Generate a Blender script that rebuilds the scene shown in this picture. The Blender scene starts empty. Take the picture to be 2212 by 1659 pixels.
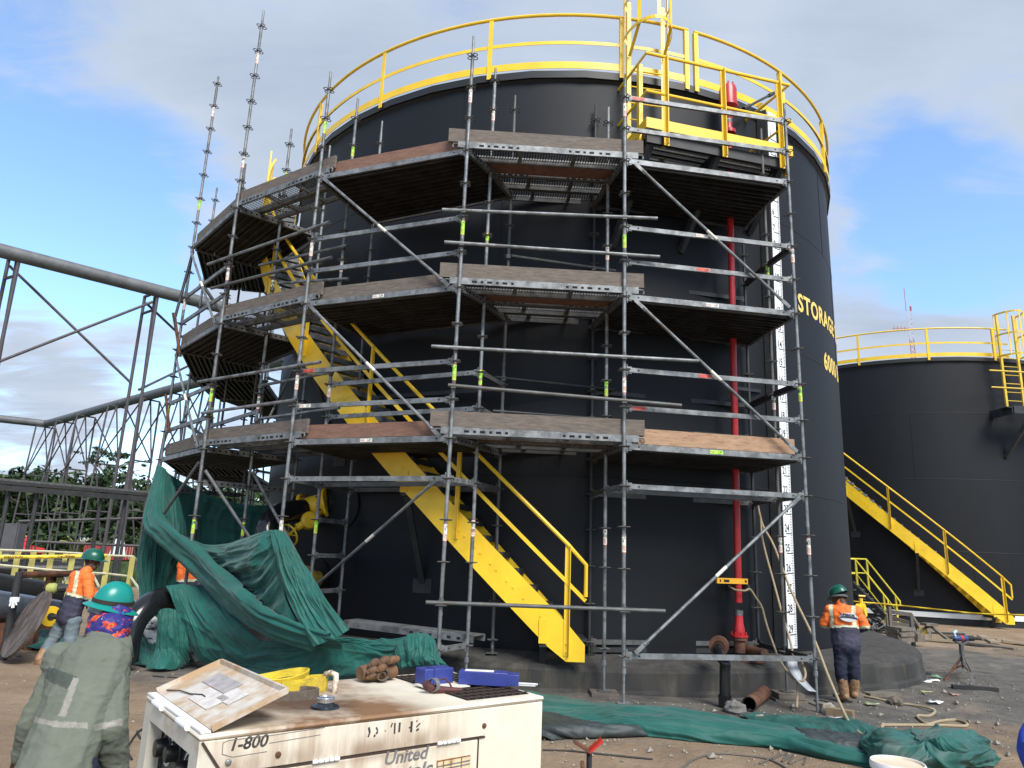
import bpy, math, random
import numpy as np
from mathutils import Vector, Matrix
R_ = math.radians
random.seed(7)
scene = bpy.context.scene
COL = scene.collection
V = Vector

# ------------------------------------------------------------------ camera
F, PITCH, ROLL, CAMZ = 1560.0, R_(13.29), R_(2.224), 1.115
_fw = V((0, math.cos(PITCH), math.sin(PITCH))); _u0 = V((0, -math.sin(PITCH), math.cos(PITCH))); _r0 = V((1, 0, 0))
_rt = _r0*math.cos(ROLL) + _u0*math.sin(ROLL); _up = _u0*math.cos(ROLL) - _r0*math.sin(ROLL)
cd = bpy.data.cameras.new('camera'); cam = bpy.data.objects.new('camera', cd); COL.objects.link(cam)
cd.sensor_fit = 'HORIZONTAL'; cd.sensor_width = 36; cd.lens = F/2212*36; cd.clip_start = .05; cd.clip_end = 3000
_b = -_fw
cam.matrix_world = Matrix(((_rt.x, _up.x, _b.x, 0), (_rt.y, _up.y, _b.y, 0), (_rt.z, _up.z, _b.z, CAMZ), (0, 0, 0, 1)))
scene.camera = cam
scene.render.engine = 'CYCLES'
scene.view_settings.view_transform = 'Standard'; scene.view_settings.look = 'None'
scene.view_settings.exposure = 0.75; scene.view_settings.gamma = 1
scene.cycles.max_bounces = 6; scene.cycles.transparent_max_bounces = 12

# survey helpers: bearing of a photographed point (2212 x 1659 sheet) met with a known height, distance or cylinder
def ray(u, v): return _fw + _rt*((u-1106)/F) - _up*((v-829.5)/F)
def at_z(u, v, z=-.6): d = ray(u, v); return d*((z-CAMZ)/d.z) + V((0, 0, CAMZ))
def at_y(u, v, y): d = ray(u, v); return d*(y/d.y) + V((0, 0, CAMZ))
def at_d(u, v, dist): d = ray(u, v); return d*(dist/math.hypot(d.x, d.y)) + V((0, 0, CAMZ))
def z_over(u, v, x, y): d = ray(u, v); return d.z*(d.x*x+d.y*y)/(d.x**2+d.y**2) + CAMZ
CX, CY, TR, TH, TB = .999, 16.567, 6.1, 8.917, -.15
def at_cyl(u, v, r=TR, cx=CX, cy=CY):
    d = ray(u, v); a = d.x**2+d.y**2; b = -2*(d.x*cx+d.y*cy); c = cx*cx+cy*cy-r*r
    q = max(b*b-4*a*c, 0); return d*((-b-math.sqrt(q))/2/a) + V((0, 0, CAMZ))

# ------------------------------------------------------------------ sky and sun
SUN_EL, SUN_AZ = R_(46), R_(152)      # azimuth from +Y (north) clockwise
w = bpy.data.worlds.new('World'); scene.world = w; w.use_nodes = True
nt = w.node_tree; nt.nodes.clear()
def N(tree, typ, **kw):
    n = tree.nodes.new(typ)
    for k, v in kw.items():
        if k.startswith('i_'): n.inputs[k[2:].replace('_', ' ')].default_value = v
        else: setattr(n, k, v)
    return n
def M_(tree, op, a, b=None, c=None):
    n = tree.nodes.new('ShaderNodeMath'); n.operation = op
    for i, x in enumerate((a, b, c)):
        if x is None: continue
        if isinstance(x, (int, float)): n.inputs[i].default_value = x
        else: tree.links.new(x, n.inputs[i])
    return n.outputs[0]
L = nt.links.new
out = N(nt, 'ShaderNodeOutputWorld'); bg = N(nt, 'ShaderNodeBackground', i_Strength=0.1)
sky = N(nt, 'ShaderNodeTexSky', sky_type='NISHITA', sun_disc=False, sun_elevation=SUN_EL, sun_rotation=SUN_AZ, altitude=50, air_density=1.0, dust_density=0.6, ozone_density=1.5)
tc = N(nt, 'ShaderNodeTexCoord')
sep = N(nt, 'ShaderNodeSeparateXYZ'); L(tc.outputs['Generated'], sep.inputs[0])
zz = M_(nt, 'ADD', M_(nt, 'MAXIMUM', sep.outputs[2], 0), .18)
cmb = N(nt, 'ShaderNodeCombineXYZ')
L(M_(nt, 'DIVIDE', sep.outputs[0], zz), cmb.inputs[0]); L(M_(nt, 'DIVIDE', sep.outputs[1], zz), cmb.inputs[1])
n1 = N(nt, 'ShaderNodeTexNoise', i_Scale=1.25, i_Detail=9, i_Roughness=.52, i_Distortion=.35); L(cmb.outputs[0], n1.inputs['Vector'])
n2 = N(nt, 'ShaderNodeTexNoise', i_Scale=3.2, i_Detail=8, i_Roughness=.55); L(cmb.outputs[0], n2.inputs['Vector'])
n3 = N(nt, 'ShaderNodeTexNoise', i_Scale=2.0, i_Detail=10, i_Roughness=.62, i_Distortion=.8); mp3 = N(nt, 'ShaderNodeMapping'); mp3.inputs['Scale'].default_value = (1.0, 2.6, 1); mp3.inputs['Rotation'].default_value = (0, 0, .7); L(cmb.outputs[0], mp3.inputs[0]); L(mp3.outputs[0], n3.inputs['Vector'])
ctr = lambda n_, k_: M_(nt, 'MULTIPLY', M_(nt, 'SUBTRACT', n_.outputs['Fac'], .5), k_)
val = M_(nt, 'ADD', .62, M_(nt, 'ADD', M_(nt, 'ADD', ctr(n1, 1.3), ctr(n2, .7)), ctr(n3, 1.1)))
def blob(u, v, width, amt):          # a clearing or a bank of cloud in one direction of the sky
    global val
    d = ray(u, v).normalized(); dp = N(nt, 'ShaderNodeVectorMath', operation='DOT_PRODUCT')
    L(tc.outputs['Generated'], dp.inputs[0]); dp.inputs[1].default_value = d
    mr = N(nt, 'ShaderNodeMapRange', interpolation_type='SMOOTHERSTEP'); mr.inputs['From Min'].default_value = math.cos(R_(width)); mr.inputs['From Max'].default_value = 1
    mr.inputs['To Min'].default_value = 0; mr.inputs['To Max'].default_value = amt
    L(dp.outputs['Value'], mr.inputs[0]); val = M_(nt, 'ADD', val, mr.outputs[0])
for bl in [(30, 330, 15, -.34), (330, 440, 9, -.22), (110, 520, 9, -.2), (285, 690, 6, -.40), (30, 900, 5, -.22), (330, 900, 6, -.34), (120, 800, 3, -.1), (1900, 330, 5, -.30), (2060, 470, 8, -.42), (1850, 270, 5, -.2), (1960, 580, 6, -.25), (2190, 560, 6, -.25),
           (700, 150, 20, .22), (1500, 60, 18, .25), (2150, 100, 16, .28), (150, 760, 8, .30), (60, 60, 13, .14), (2000, 650, 7, .22), (1880, 500, 4, .16), (200, 620, 4, .10), (80, 930, 6, .16), (1750, 230, 8, .14), (2200, 330, 5, .2), (560, 400, 10, .10)]: blob(*bl)
mask = N(nt, 'ShaderNodeMapRange', interpolation_type='SMOOTHSTEP'); L(val, mask.inputs[0]); mask.inputs['From Min'].default_value = .22; mask.inputs['From Max'].default_value = .80; mask.inputs['To Min'].default_value = .05
shade = N(nt, 'ShaderNodeTexNoise', i_Scale=1.7, i_Detail=5, i_Roughness=.5); mp = N(nt, 'ShaderNodeMapping'); mp.inputs['Location'].default_value = (3.1, 1.7, 0)
L(cmb.outputs[0], mp.inputs[0]); L(mp.outputs[0], shade.inputs['Vector'])
ccol = N(nt, 'ShaderNodeValToRGB'); L(M_(nt, 'ADD', M_(nt, 'ADD', M_(nt, 'MULTIPLY', shade.outputs['Fac'], .6), ctr(n2, .35)), M_(nt, 'MULTIPLY', M_(nt, 'SUBTRACT', 1.30, val), .3)), ccol.inputs[0])
ccol.color_ramp.elements[0].position = .30; ccol.color_ramp.elements[0].color = (2.75, 3.3, 4.15, 1)
ccol.color_ramp.elements[1].position = .60; ccol.color_ramp.elements[1].color = (4.0, 4.5, 5.35, 1)
hs = N(nt, 'ShaderNodeMix', data_type='RGBA', blend_type='MULTIPLY'); hs.inputs[0].default_value = 1; L(sky.outputs[0], hs.inputs[6]); hs.inputs[7].default_value = (1.5, 1.75, 1.95, 1)
mx = N(nt, 'ShaderNodeMix', data_type='RGBA'); L(mask.outputs[0], mx.inputs[0]); L(hs.outputs[2], mx.inputs[6]); L(ccol.outputs[0], mx.inputs[7])
L(mx.outputs[2], bg.inputs[0]); L(bg.outputs[0], out.inputs[0])
sd = bpy.data.lights.new('sun', 'SUN'); sd.energy = 3.0; sd.angle = R_(28); sd.color = (1, .965, .9)
so = bpy.data.objects.new('sun', sd); COL.objects.link(so)
_sdir = V((math.sin(SUN_AZ)*math.cos(SUN_EL), math.cos(SUN_AZ)*math.cos(SUN_EL), math.sin(SUN_EL)))
so.rotation_euler = _sdir.to_track_quat('Z', 'Y').to_euler(); so.location = (0, 0, 40)

# ------------------------------------------------------------------ materials
MATS = {}
def mat(name, col, rough=.6, metal=0, var=.0, scale=6, bump=0, bscale=40, spots=None, spec=.5, stretch=None, detail=6):
    """col varied by noise (+-var); spots=(colour, amount 0..1, scale) blends a second colour in patches"""
    m = bpy.data.materials.new(name); m.use_nodes = True; t = m.node_tree; b = t.nodes['Principled BSDF']; MATS[name] = m
    b.inputs['Roughness'].default_value = rough; b.inputs['Metallic'].default_value = metal; b.inputs['Specular IOR Level'].default_value = spec
    b.inputs['Base Color'].default_value = (*col, 1)
    tcn = N(t, 'ShaderNodeTexCoord'); src = tcn.outputs['Object']
    if stretch:
        mp = N(t, 'ShaderNodeMapping'); mp.inputs['Scale'].default_value = stretch; t.links.new(src, mp.inputs[0]); src = mp.outputs[0]
    m['_src'] = 0
    if var or spots:
        n = N(t, 'ShaderNodeTexNoise', i_Scale=scale, i_Detail=detail, i_Roughness=.6); t.links.new(src, n.inputs['Vector'])
        r = N(t, 'ShaderNodeValToRGB'); t.links.new(n.outputs['Fac'], r.inputs[0])
        r.color_ramp.elements[0].position = .3; r.color_ramp.elements[1].position = .7
        r.color_ramp.elements[0].color = (*[c*(1-var) for c in col], 1); r.color_ramp.elements[1].color = (*[min(1, c*(1+var)) for c in col], 1)
        o = r.outputs[0]
        if spots:
            n2 = N(t, 'ShaderNodeTexNoise', i_Scale=spots[2], i_Detail=8, i_Roughness=.65); t.links.new(src, n2.inputs['Vector'])
            mr = N(t, 'ShaderNodeMapRange'); th = .75-spots[1]*.5; mr.inputs['From Min'].default_value = th-.06; mr.inputs['From Max'].default_value = th+.08
            t.links.new(n2.outputs['Fac'], mr.inputs[0])
            mx = N(t, 'ShaderNodeMix', data_type='RGBA'); t.links.new(mr.outputs[0], mx.inputs[0]); t.links.new(o, mx.inputs[6]); mx.inputs[7].default_value = (*spots[0], 1); o = mx.outputs[2]
        t.links.new(o, b.inputs['Base Color'])
    if bump:
        n3 = N(t, 'ShaderNodeTexNoise', i_Scale=bscale, i_Detail=6, i_Roughness=.6); t.links.new(src, n3.inputs['Vector'])
        bp = N(t, 'ShaderNodeBump'); bp.inputs['Strength'].default_value = bump; bp.inputs['Distance'].default_value = .02
        t.links.new(n3.outputs['Fac'], bp.inputs['Height']); t.links.new(bp.outputs[0], b.inputs['Normal'])
    return m

tankpaint = mat('tank_paint', (.0050, .0062, .0088), .55, 0, .3, .7, .08, 3, spec=.30, stretch=(1, 1, .45))
rimpaint = mat('rim_paint', (.010, .011, .012), .5, 0, .2, 2)
yellow = mat('yellow_paint', (.86, .555, .026), .38, 0, .10, 3, .03, 8)
yellow2 = mat('weathered_yellow_paint', (.74, .50, .04), .45, 0, .14, 4)
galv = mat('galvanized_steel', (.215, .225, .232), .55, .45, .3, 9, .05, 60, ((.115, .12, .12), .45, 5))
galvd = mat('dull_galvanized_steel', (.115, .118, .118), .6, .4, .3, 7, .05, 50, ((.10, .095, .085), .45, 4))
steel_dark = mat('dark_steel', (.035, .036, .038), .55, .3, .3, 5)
deckm = mat('deck_steel', (.042, .042, .041), .6, .45, .3, 5, .1, 14, ((.024, .021, .019), .5, 3))
hole_shade = mat('painted_hole_shade', (.004, .004, .004), .9)  # near-black faces paint in the shade inside holes, slots and pipe mouths
wood_grey = mat('weathered_timber', (.145, .118, .096), .8, 0, .3, 5, .3, 30, ((.10, .085, .075), .4, 9), stretch=(1, 1, 7))
wood_red = mat('reddish_timber', (.20, .105, .07), .75, 0, .25, 5, .25, 30, ((.14, .075, .055), .4, 8), stretch=(1, 1, 7))
wood_ply = mat('plywood', (.36, .22, .13), .7, 0, .2, 4, .15, 20, ((.26, .14, .08), .38, 6), stretch=(1, 1, 5))
white = mat('white_paint', (.78, .79, .80), .45, 0, .05, 3)
black = mat('black_print', (.012, .012, .012), .5)
red = mat('red_paint', (.42, .018, .022), .35, 0, .2, 5, .03, 20)
rust = mat('rusty_steel', (.15, .062, .032), .8, .1, .4, 14, .3, 60, ((.06, .03, .022), .5, 7))
st_red = mat('sticker_red', (.62, .10, .07), .5); st_white = mat('sticker_white', (.72, .70, .62), .5, 0, .15, 20); st_green = mat('sticker_green', (.42, .80, .08), .5)
letter = mat('letter_yellow', (.80, .58, .14), .5, 0, .06, 10)

# perforated sheet: real holes through the sheet
perf = mat('perforated_sheet', (.055, .055, .055), .6, .4, .3, 6)
t = perf.node_tree; b = t.nodes['Principled BSDF']; tcn = N(t, 'ShaderNodeTexCoord'); mpn = N(t, 'ShaderNodeMapping'); mpn.inputs['Scale'].default_value = (26, 26, 26)
t.links.new(tcn.outputs['UV'], mpn.inputs[0]); vor = N(t, 'ShaderNodeTexVoronoi', voronoi_dimensions='2D', i_Scale=1.0, i_Randomness=0.0); t.links.new(mpn.outputs[0], vor.inputs['Vector'])
alp = M_(t, 'GREATER_THAN', vor.outputs['Distance'], .33); t.links.new(alp, b.inputs['Alpha'])

# ------------------------------------------------------------------ mesh helpers
def frame(z, up=None):
    z = z.normalized(); up = V(up) if up is not None else V((0, 0, 1))
    if abs(z.dot(up)) > .995: up = V((1, 0, 0)) if abs(z.x) < .9 else V((0, 1, 0))
    x = up.cross(z).normalized(); y = z.cross(x); return x, y, z
class MB:
    def __init__(s): s.v = []; s.f = []; s.m = []; s.mi = 0; s.uv = {}
    def add(s, vs, fs):
        o = len(s.v); s.v += [tuple(p) for p in vs]; s.f += [tuple(i+o for i in f) for f in fs]; s.m += [s.mi]*len(fs); return s
    def tube(s, p, q, r, n=10, caps=True, r2=None):
        p, q = V(p), V(q); x, y, z = frame(q-p); r2 = r if r2 is None else r2
        a = [(math.cos(2*math.pi*i/n), math.sin(2*math.pi*i/n)) for i in range(n)]
        vs = [p+x*(c*r)+y*(d*r) for c, d in a]+[q+x*(c*r2)+y*(d*r2) for c, d in a]
        fs = [(i, (i+1) % n, n+(i+1) % n, n+i) for i in range(n)]
        if caps: fs += [tuple(range(n))[::-1], tuple(range(n, 2*n))]
        return s.add(vs, fs)
    def path(s, pts, r, n=8, closed=False, caps=True):
        pts = [V(p) for p in pts]; k = len(pts); rs = r if isinstance(r, (list, tuple)) else [r]*k
        vs = []; fs = []; up = None
        for i, p in enumerate(pts):
            a = pts[(i-1) % k] if (closed or i > 0) else p; b = pts[(i+1) % k] if (closed or i < k-1) else p
            z = (b-a).normalized()
            if up is None: x, y, _ = frame(z)
            else:
                x = up - z*up.dot(z)
                x = x.normalized() if x.length > 1e-6 else frame(z)[0]
                y = z.cross(x)
            up = x
            vs += [p+x*(math.cos(2*math.pi*j/n)*rs[i])+y*(math.sin(2*math.pi*j/n)*rs[i]) for j in range(n)]
        for i in range(k if closed else k-1):
            o, o2 = i*n, ((i+1) % k)*n
            fs += [(o+j, o+(j+1) % n, o2+(j+1) % n, o2+j) for j in range(n)]
        if caps and not closed: fs += [tuple(range(n))[::-1], tuple((k-1)*n+j for j in range(n))]
        return s.add(vs, fs)
    def bar(s, p, q, w, h, up=(0, 0, 1)):
        p, q = V(p), V(q); x, y, z = frame(q-p, up)
        c = [(-1, -1), (1, -1), (1, 1), (-1, 1)]
        vs = [b+x*(i*w/2)+y*(j*h/2) for b in (p, q) for i, j in c]
        return s.add(vs, [(3, 2, 1, 0), (4, 5, 6, 7), (0, 1, 5, 4), (1, 2, 6, 5), (2, 3, 7, 6), (3, 0, 4, 7)])
    def box(s, c, sz, rot=None):
        c = V(c); vs = []
        for k in (-1, 1):
            for i, j in ((-1, -1), (1, -1), (1, 1), (-1, 1)):
                d = V((i*sz[0]/2, j*sz[1]/2, k*sz[2]/2)); vs.append(c+(rot @ d if rot else d))
        return s.add(vs, [(3, 2, 1, 0), (4, 5, 6, 7), (0, 1, 5, 4), (1, 2, 6, 5), (2, 3, 7, 6), (3, 0, 4, 7)])
    def prism(s, poly, dvec):
        poly = [V(p) for p in poly]; n = len(poly); d = V(dvec)
        return s.add(poly+[p+d for p in poly], [tuple(range(n))[::-1], tuple(range(n, 2*n))]+[(i, (i+1) % n, n+(i+1) % n, n+i) for i in range(n)])
    def lathe(s, prof, origin=(0, 0, 0), axis=(0, 0, 1), n=24, a0=0, a1=360, closed=True):
        o = V(origin); x, y, z = frame(V(axis)); k = len(prof); full = abs(a1-a0-360) < 1e-6; m = n if full else n+1
        vs = []; fs = []
        for i in range(m):
            a = R_(a0+(a1-a0)*i/n)
            for r, h in prof: vs.append(o+x*(math.cos(a)*r)+y*(math.sin(a)*r)+z*h)
        for i in range(n):
            i2 = (i+1) % m
            for j in range(k-1): fs.append((i*k+j, i2*k+j, i2*k+j+1, i*k+j+1))
        return s.add(vs, fs)
    def grid(s, P):        # P[i][j] points
        a, b = len(P), len(P[0])
        return s.add([p for row in P for p in row], [(i*b+j, (i+1)*b+j, (i+1)*b+j+1, i*b+j+1) for i in range(a-1) for j in range(b-1)])
    def ball(s, c, r, n=10, sz=(1, 1, 1), rot=None):
        c = V(c); vs = []; fs = []
        for i in range(n+1):
            a = math.pi*i/n
            for j in range(2*n):
                d = V((math.sin(a)*math.cos(math.pi*j/n)*sz[0], math.sin(a)*math.sin(math.pi*j/n)*sz[1], math.cos(a)*sz[2]))*r
                vs.append(c+(rot @ d if rot else d))
        for i in range(n):
            for j in range(2*n): fs.append((i*2*n+j, (i+1)*2*n+j, (i+1)*2*n+(j+1) % (2*n), i*2*n+(j+1) % (2*n)))
        return s.add(vs, fs)
    def mesh(s, name, mats, smooth=True, angle=35):
        me = bpy.data.meshes.new(name); me.from_pydata(s.v, [], s.f)
        for m in (mats if isinstance(mats, (list, tuple)) else [mats]): me.materials.append(m)
        me.polygons.foreach_set('material_index', s.m)
        if smooth:
            me.polygons.foreach_set('use_smooth', [True]*len(s.f)); me.update(); me.set_sharp_from_angle(angle=R_(angle))
        me.update(); return me
    def build(s, name, mats, parent=None, smooth=True, angle=35, fix=False):
        me = s.mesh(name, mats, smooth, angle)
        if fix:
            import bmesh
            bm = bmesh.new(); bm.from_mesh(me); bmesh.ops.remove_doubles(bm, verts=bm.verts, dist=1e-5); bmesh.ops.recalc_face_normals(bm, faces=bm.faces); bm.to_mesh(me); bm.free(); me.set_sharp_from_angle(angle=R_(angle))
        return put(name, me, parent)
ROOTLOC = {}
def put(name, me, parent=None, loc=None):
    o = bpy.data.objects.new(name, me); COL.objects.link(o)
    if parent is not None:
        o.parent = parent; o.matrix_parent_inverse = Matrix.Translation(-V(ROOTLOC.get(parent.name, (0, 0, 0))))
    if loc is not None: o.location = loc; ROOTLOC[o.name] = loc
    return o
def tag(o, label=None, cat=None, group=None, kind=None):
    if label and not kind: kind = 'thing'
    for k, v in (('label', label), ('category', cat), ('group', group), ('kind', kind)):
        if v: o[k] = v
    return o
def thing(name, label, cat, loc=(0, 0, 0), group=None):
    o = bpy.data.objects.new(name, None); COL.objects.link(o); o.location = loc; o.empty_display_size = .2; ROOTLOC[o.name] = tuple(loc)
    return tag(o, label, cat, group)
def text_mesh(txt, size, depth=.002, bold=0.0, shear=0.0, spacing=1.0, align='LEFT'):
    cu = bpy.data.curves.new('lettering', 'FONT'); cu.body = txt; cu.size = size; cu.extrude = depth; cu.offset = bold; cu.shear = shear; cu.space_character = spacing; cu.align_x = align; cu.resolution_u = 3
    o = bpy.data.objects.new('lettering', cu); COL.objects.link(o)
    me = bpy.data.meshes.new_from_object(o.evaluated_get(bpy.context.evaluated_depsgraph_get()))
    bpy.data.objects.remove(o); bpy.data.curves.remove(cu)
    return [V(v.co) for v in me.vertices], [tuple(p.vertices) for p in me.polygons]
def add_text(mb, txt, size, origin, ex, ey, squash=1.0, **kw):
    vs, fs = text_mesh(txt, size, **kw); ex, ey = V(ex).normalized(), V(ey).normalized(); ez = ex.cross(ey); o = V(origin)
    mb.add([o+ex*(p.x*squash)+ey*p.y+ez*p.z for p in vs], fs)
def cyl_pt(th, r, z, cx=CX, cy=CY): a = R_(th); return V((cx+r*math.cos(a), cy+r*math.sin(a), z))
def lerp(a, b, t): return V(a)*(1-t)+V(b)*t
# ------------------------------------------------------------------ storage tanks
def ring(mb, prof, cx, cy, n=160, a0=0, a1=360): mb.lathe(prof, (cx, cy, 0), (0, 0, 1), n, a0, a1)
# frame() gives x axis for z-up: make the angle convention the same as cyl_pt
def arc(th0, th1, r, z, cx, cy, step=2.5):
    n = max(2, int(abs(th1-th0)/step)+1); return [cyl_pt(th0+(th1-th0)*i/(n-1), r, z, cx, cy) for i in range(n)]
def arc_band(mb, th0, th1, r0, r1, z0, z1, cx, cy, step=2.5):
    A = arc(th0, th1, r0, z0, cx, cy, step); B = arc(th0, th1, r1, z0, cx, cy, step); n = len(A); d = V((0, 0, z1-z0))
    vs = A+B+[p+d for p in A]+[p+d for p in B]; fs = []
    for i in range(n-1):
        fs += [(i, i+1, n+i+1, n+i), (2*n+i, 3*n+i, 3*n+i+1, 2*n+i+1), (i, 2*n+i, 2*n+i+1, i+1), (n+i, n+i+1, 3*n+i+1, 3*n+i)]
    fs += [(0, n, 3*n, 2*n), (n-1, 3*n-1, 4*n-1, 2*n-1)]
    mb.add(vs, fs)
def tank(cx, cy, zb, label, seams=()):
    t = thing('storage_tank', label, 'tank', (cx, cy, zb)); zt = zb+TH-TB
    m = MB(); ring(m, [(TR, zb), (TR, zt)], cx, cy, 200)
    for k, h in enumerate((2.4, 4.8, 7.1)):
        ring(m, [(TR+.001, zb+h-.012), (TR+.005, zb+h-.005), (TR+.005, zb+h+.005), (TR+.001, zb+h+.012)], cx, cy, 200)
    for i in range(5):
        for k in range(4):
            th = seams[k % 2]+i*72+k*29; m.bar(cyl_pt(th, TR+.001, zb+(0, 2.4, 4.8, 7.1)[k], cx, cy), cyl_pt(th, TR+.001, zb+(2.4, 4.8, 7.1, 9.0)[k], cx, cy), .012, .01, (math.cos(R_(th)), math.sin(R_(th)), 0))
    m.build('shell', tankpaint, t, angle=60)
    m = MB(); ring(m, [(TR+.004, zt-.17), (TR+.05, zt-.13), (TR+.085, zt-.125), (TR+.085, zt+.005), (TR-.1, zt+.012)], cx, cy, 44); m.build('rim', rimpaint, t, angle=30)
    m = MB(); ring(m, [(TR-.09, zt+.008), (.02, zt+.5)], cx, cy, 60); m.build('roof', rimpaint, t)
    return t
tank1 = tank(CX, CY, TB, 'large black steel storage tank wrapped in scaffolding, yellow lettering on its side', (-88, -52))
T2X, T2Y, T2B = 16.457, 30.334, -.636
tank2 = tank(T2X, T2Y, T2B, 'second black steel tank further back on the right with white band at base', (-100, -160))
m = MB(); ring(m, [(TR+.06, T2B), (TR+.06, T2B+.28), (TR+.005, T2B+.30)], T2X, T2Y, 120); m.build('base_ring', rimpaint, tank2)
m = MB(); ring(m, [(TR+.10, T2B+.28), (TR+.10, T2B+.42), (TR+.005, T2B+.44)], T2X, T2Y, 120); m.build('white_band', white, tank2)
# lettering on tank 1
m = MB()
def wrap_text(txt, size, th0, z, bold=.0, squash=1.0, spacing=1.0):
    vs, fs = text_mesh(txt, size, .002, bold, 0, spacing)
    m.add([cyl_pt(th0+math.degrees(p.x*squash/TR), TR+.006+p.z, z+p.y) for p in vs], fs)
wrap_text('STORAGE TANK', .45, -49.9, 5.45, .012, .92, 1.12); m.build('lettering', letter, tank1, smooth=False); m = MB(); wrap_text('6000 B', .45, -40.6, 4.61, .012, .92, 1.1)
m.build('lettering', letter, tank1, smooth=False)

# roof guardrails
def guardrail(cx, cy, zt, spans, posts, label, group=None):
    t = thing('guardrail', label, 'railing', (cx, cy, zt)); r = TR+.09
    for a0, a1 in spans:
        m = MB(); m.path(arc(a0, a1, r, zt+1.06, cx, cy), .028, 8); m.build('top_rail', yellow, t)
        m = MB(); arc_band(m, a0, a1, r-.055, r+.005, zt+.545, zt+.553, cx, cy); arc_band(m, a0, a1, r-.003, r+.005, zt+.49, zt+.545, cx, cy); m.build('mid_rail', yellow, t, angle=30)
        m = MB(); arc_band(m, a0, a1, r-.008, r, zt+.035, zt+.165, cx, cy); m.build('toe_board', yellow, t, angle=30)
    for th in posts:
        m = MB(); d = V((math.cos(R_(th)), math.sin(R_(th)), 0)); tg = V((-d.y, d.x, 0)); b = V((cx, cy, 0))+d*(r+.012)
        m.bar(b+V((0, 0, zt-.1)), b+V((0, 0, zt+1.05)), .075, .01, d); m.bar(b-d*.03-tg*.034+V((0, 0, zt-.09)), b-d*.03-tg*.034+V((0, 0, zt+1.05)), .01, .065, d)
        m.build('post', yellow, t, smooth=False)
    return t
guardrail(CX, CY, TH, [(-171, -84.1), (-83.2, -73.3), (-72.2, 150)], [-166, -145.8, -125, -104.8, -84.3, -73.6, -71.9, -53, -34, -14, 6, 26, 46, 66, 86, 106, 126, 146], 'yellow curved guardrail round the roof edge of the scaffolded tank')
# tank 2 railing angles from the photograph
def th2(u, v, r=TR+.09): p = at_cyl(u, v, r, T2X, T2Y); return math.degrees(math.atan2(p.y-T2Y, p.x-T2X))
pa = [th2(1852, 730), th2(2001, 715), th2(2143, 715)]
guardrail(T2X, T2Y, T2B+9.067, [(-230, pa[2]+5)], [pa[0]-20*k for k in range(5, 0, -1)]+pa, 'yellow guardrail along the roof of the far right tank')
m = MB(); vp = at_y(1937, 772, 31.5); z0 = T2B+9.1; m.lathe([(.3, z0), (.3, z0+.55), (.42, z0+.55), (.42, z0+.72), (.3, z0+.85), (.01, z0+.9)], (vp.x, vp.y, 0), n=20)
tag(m.build('roof_vent', white, None), 'squat white vent cap on the far tank roof behind the guardrail', 'vent')

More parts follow.
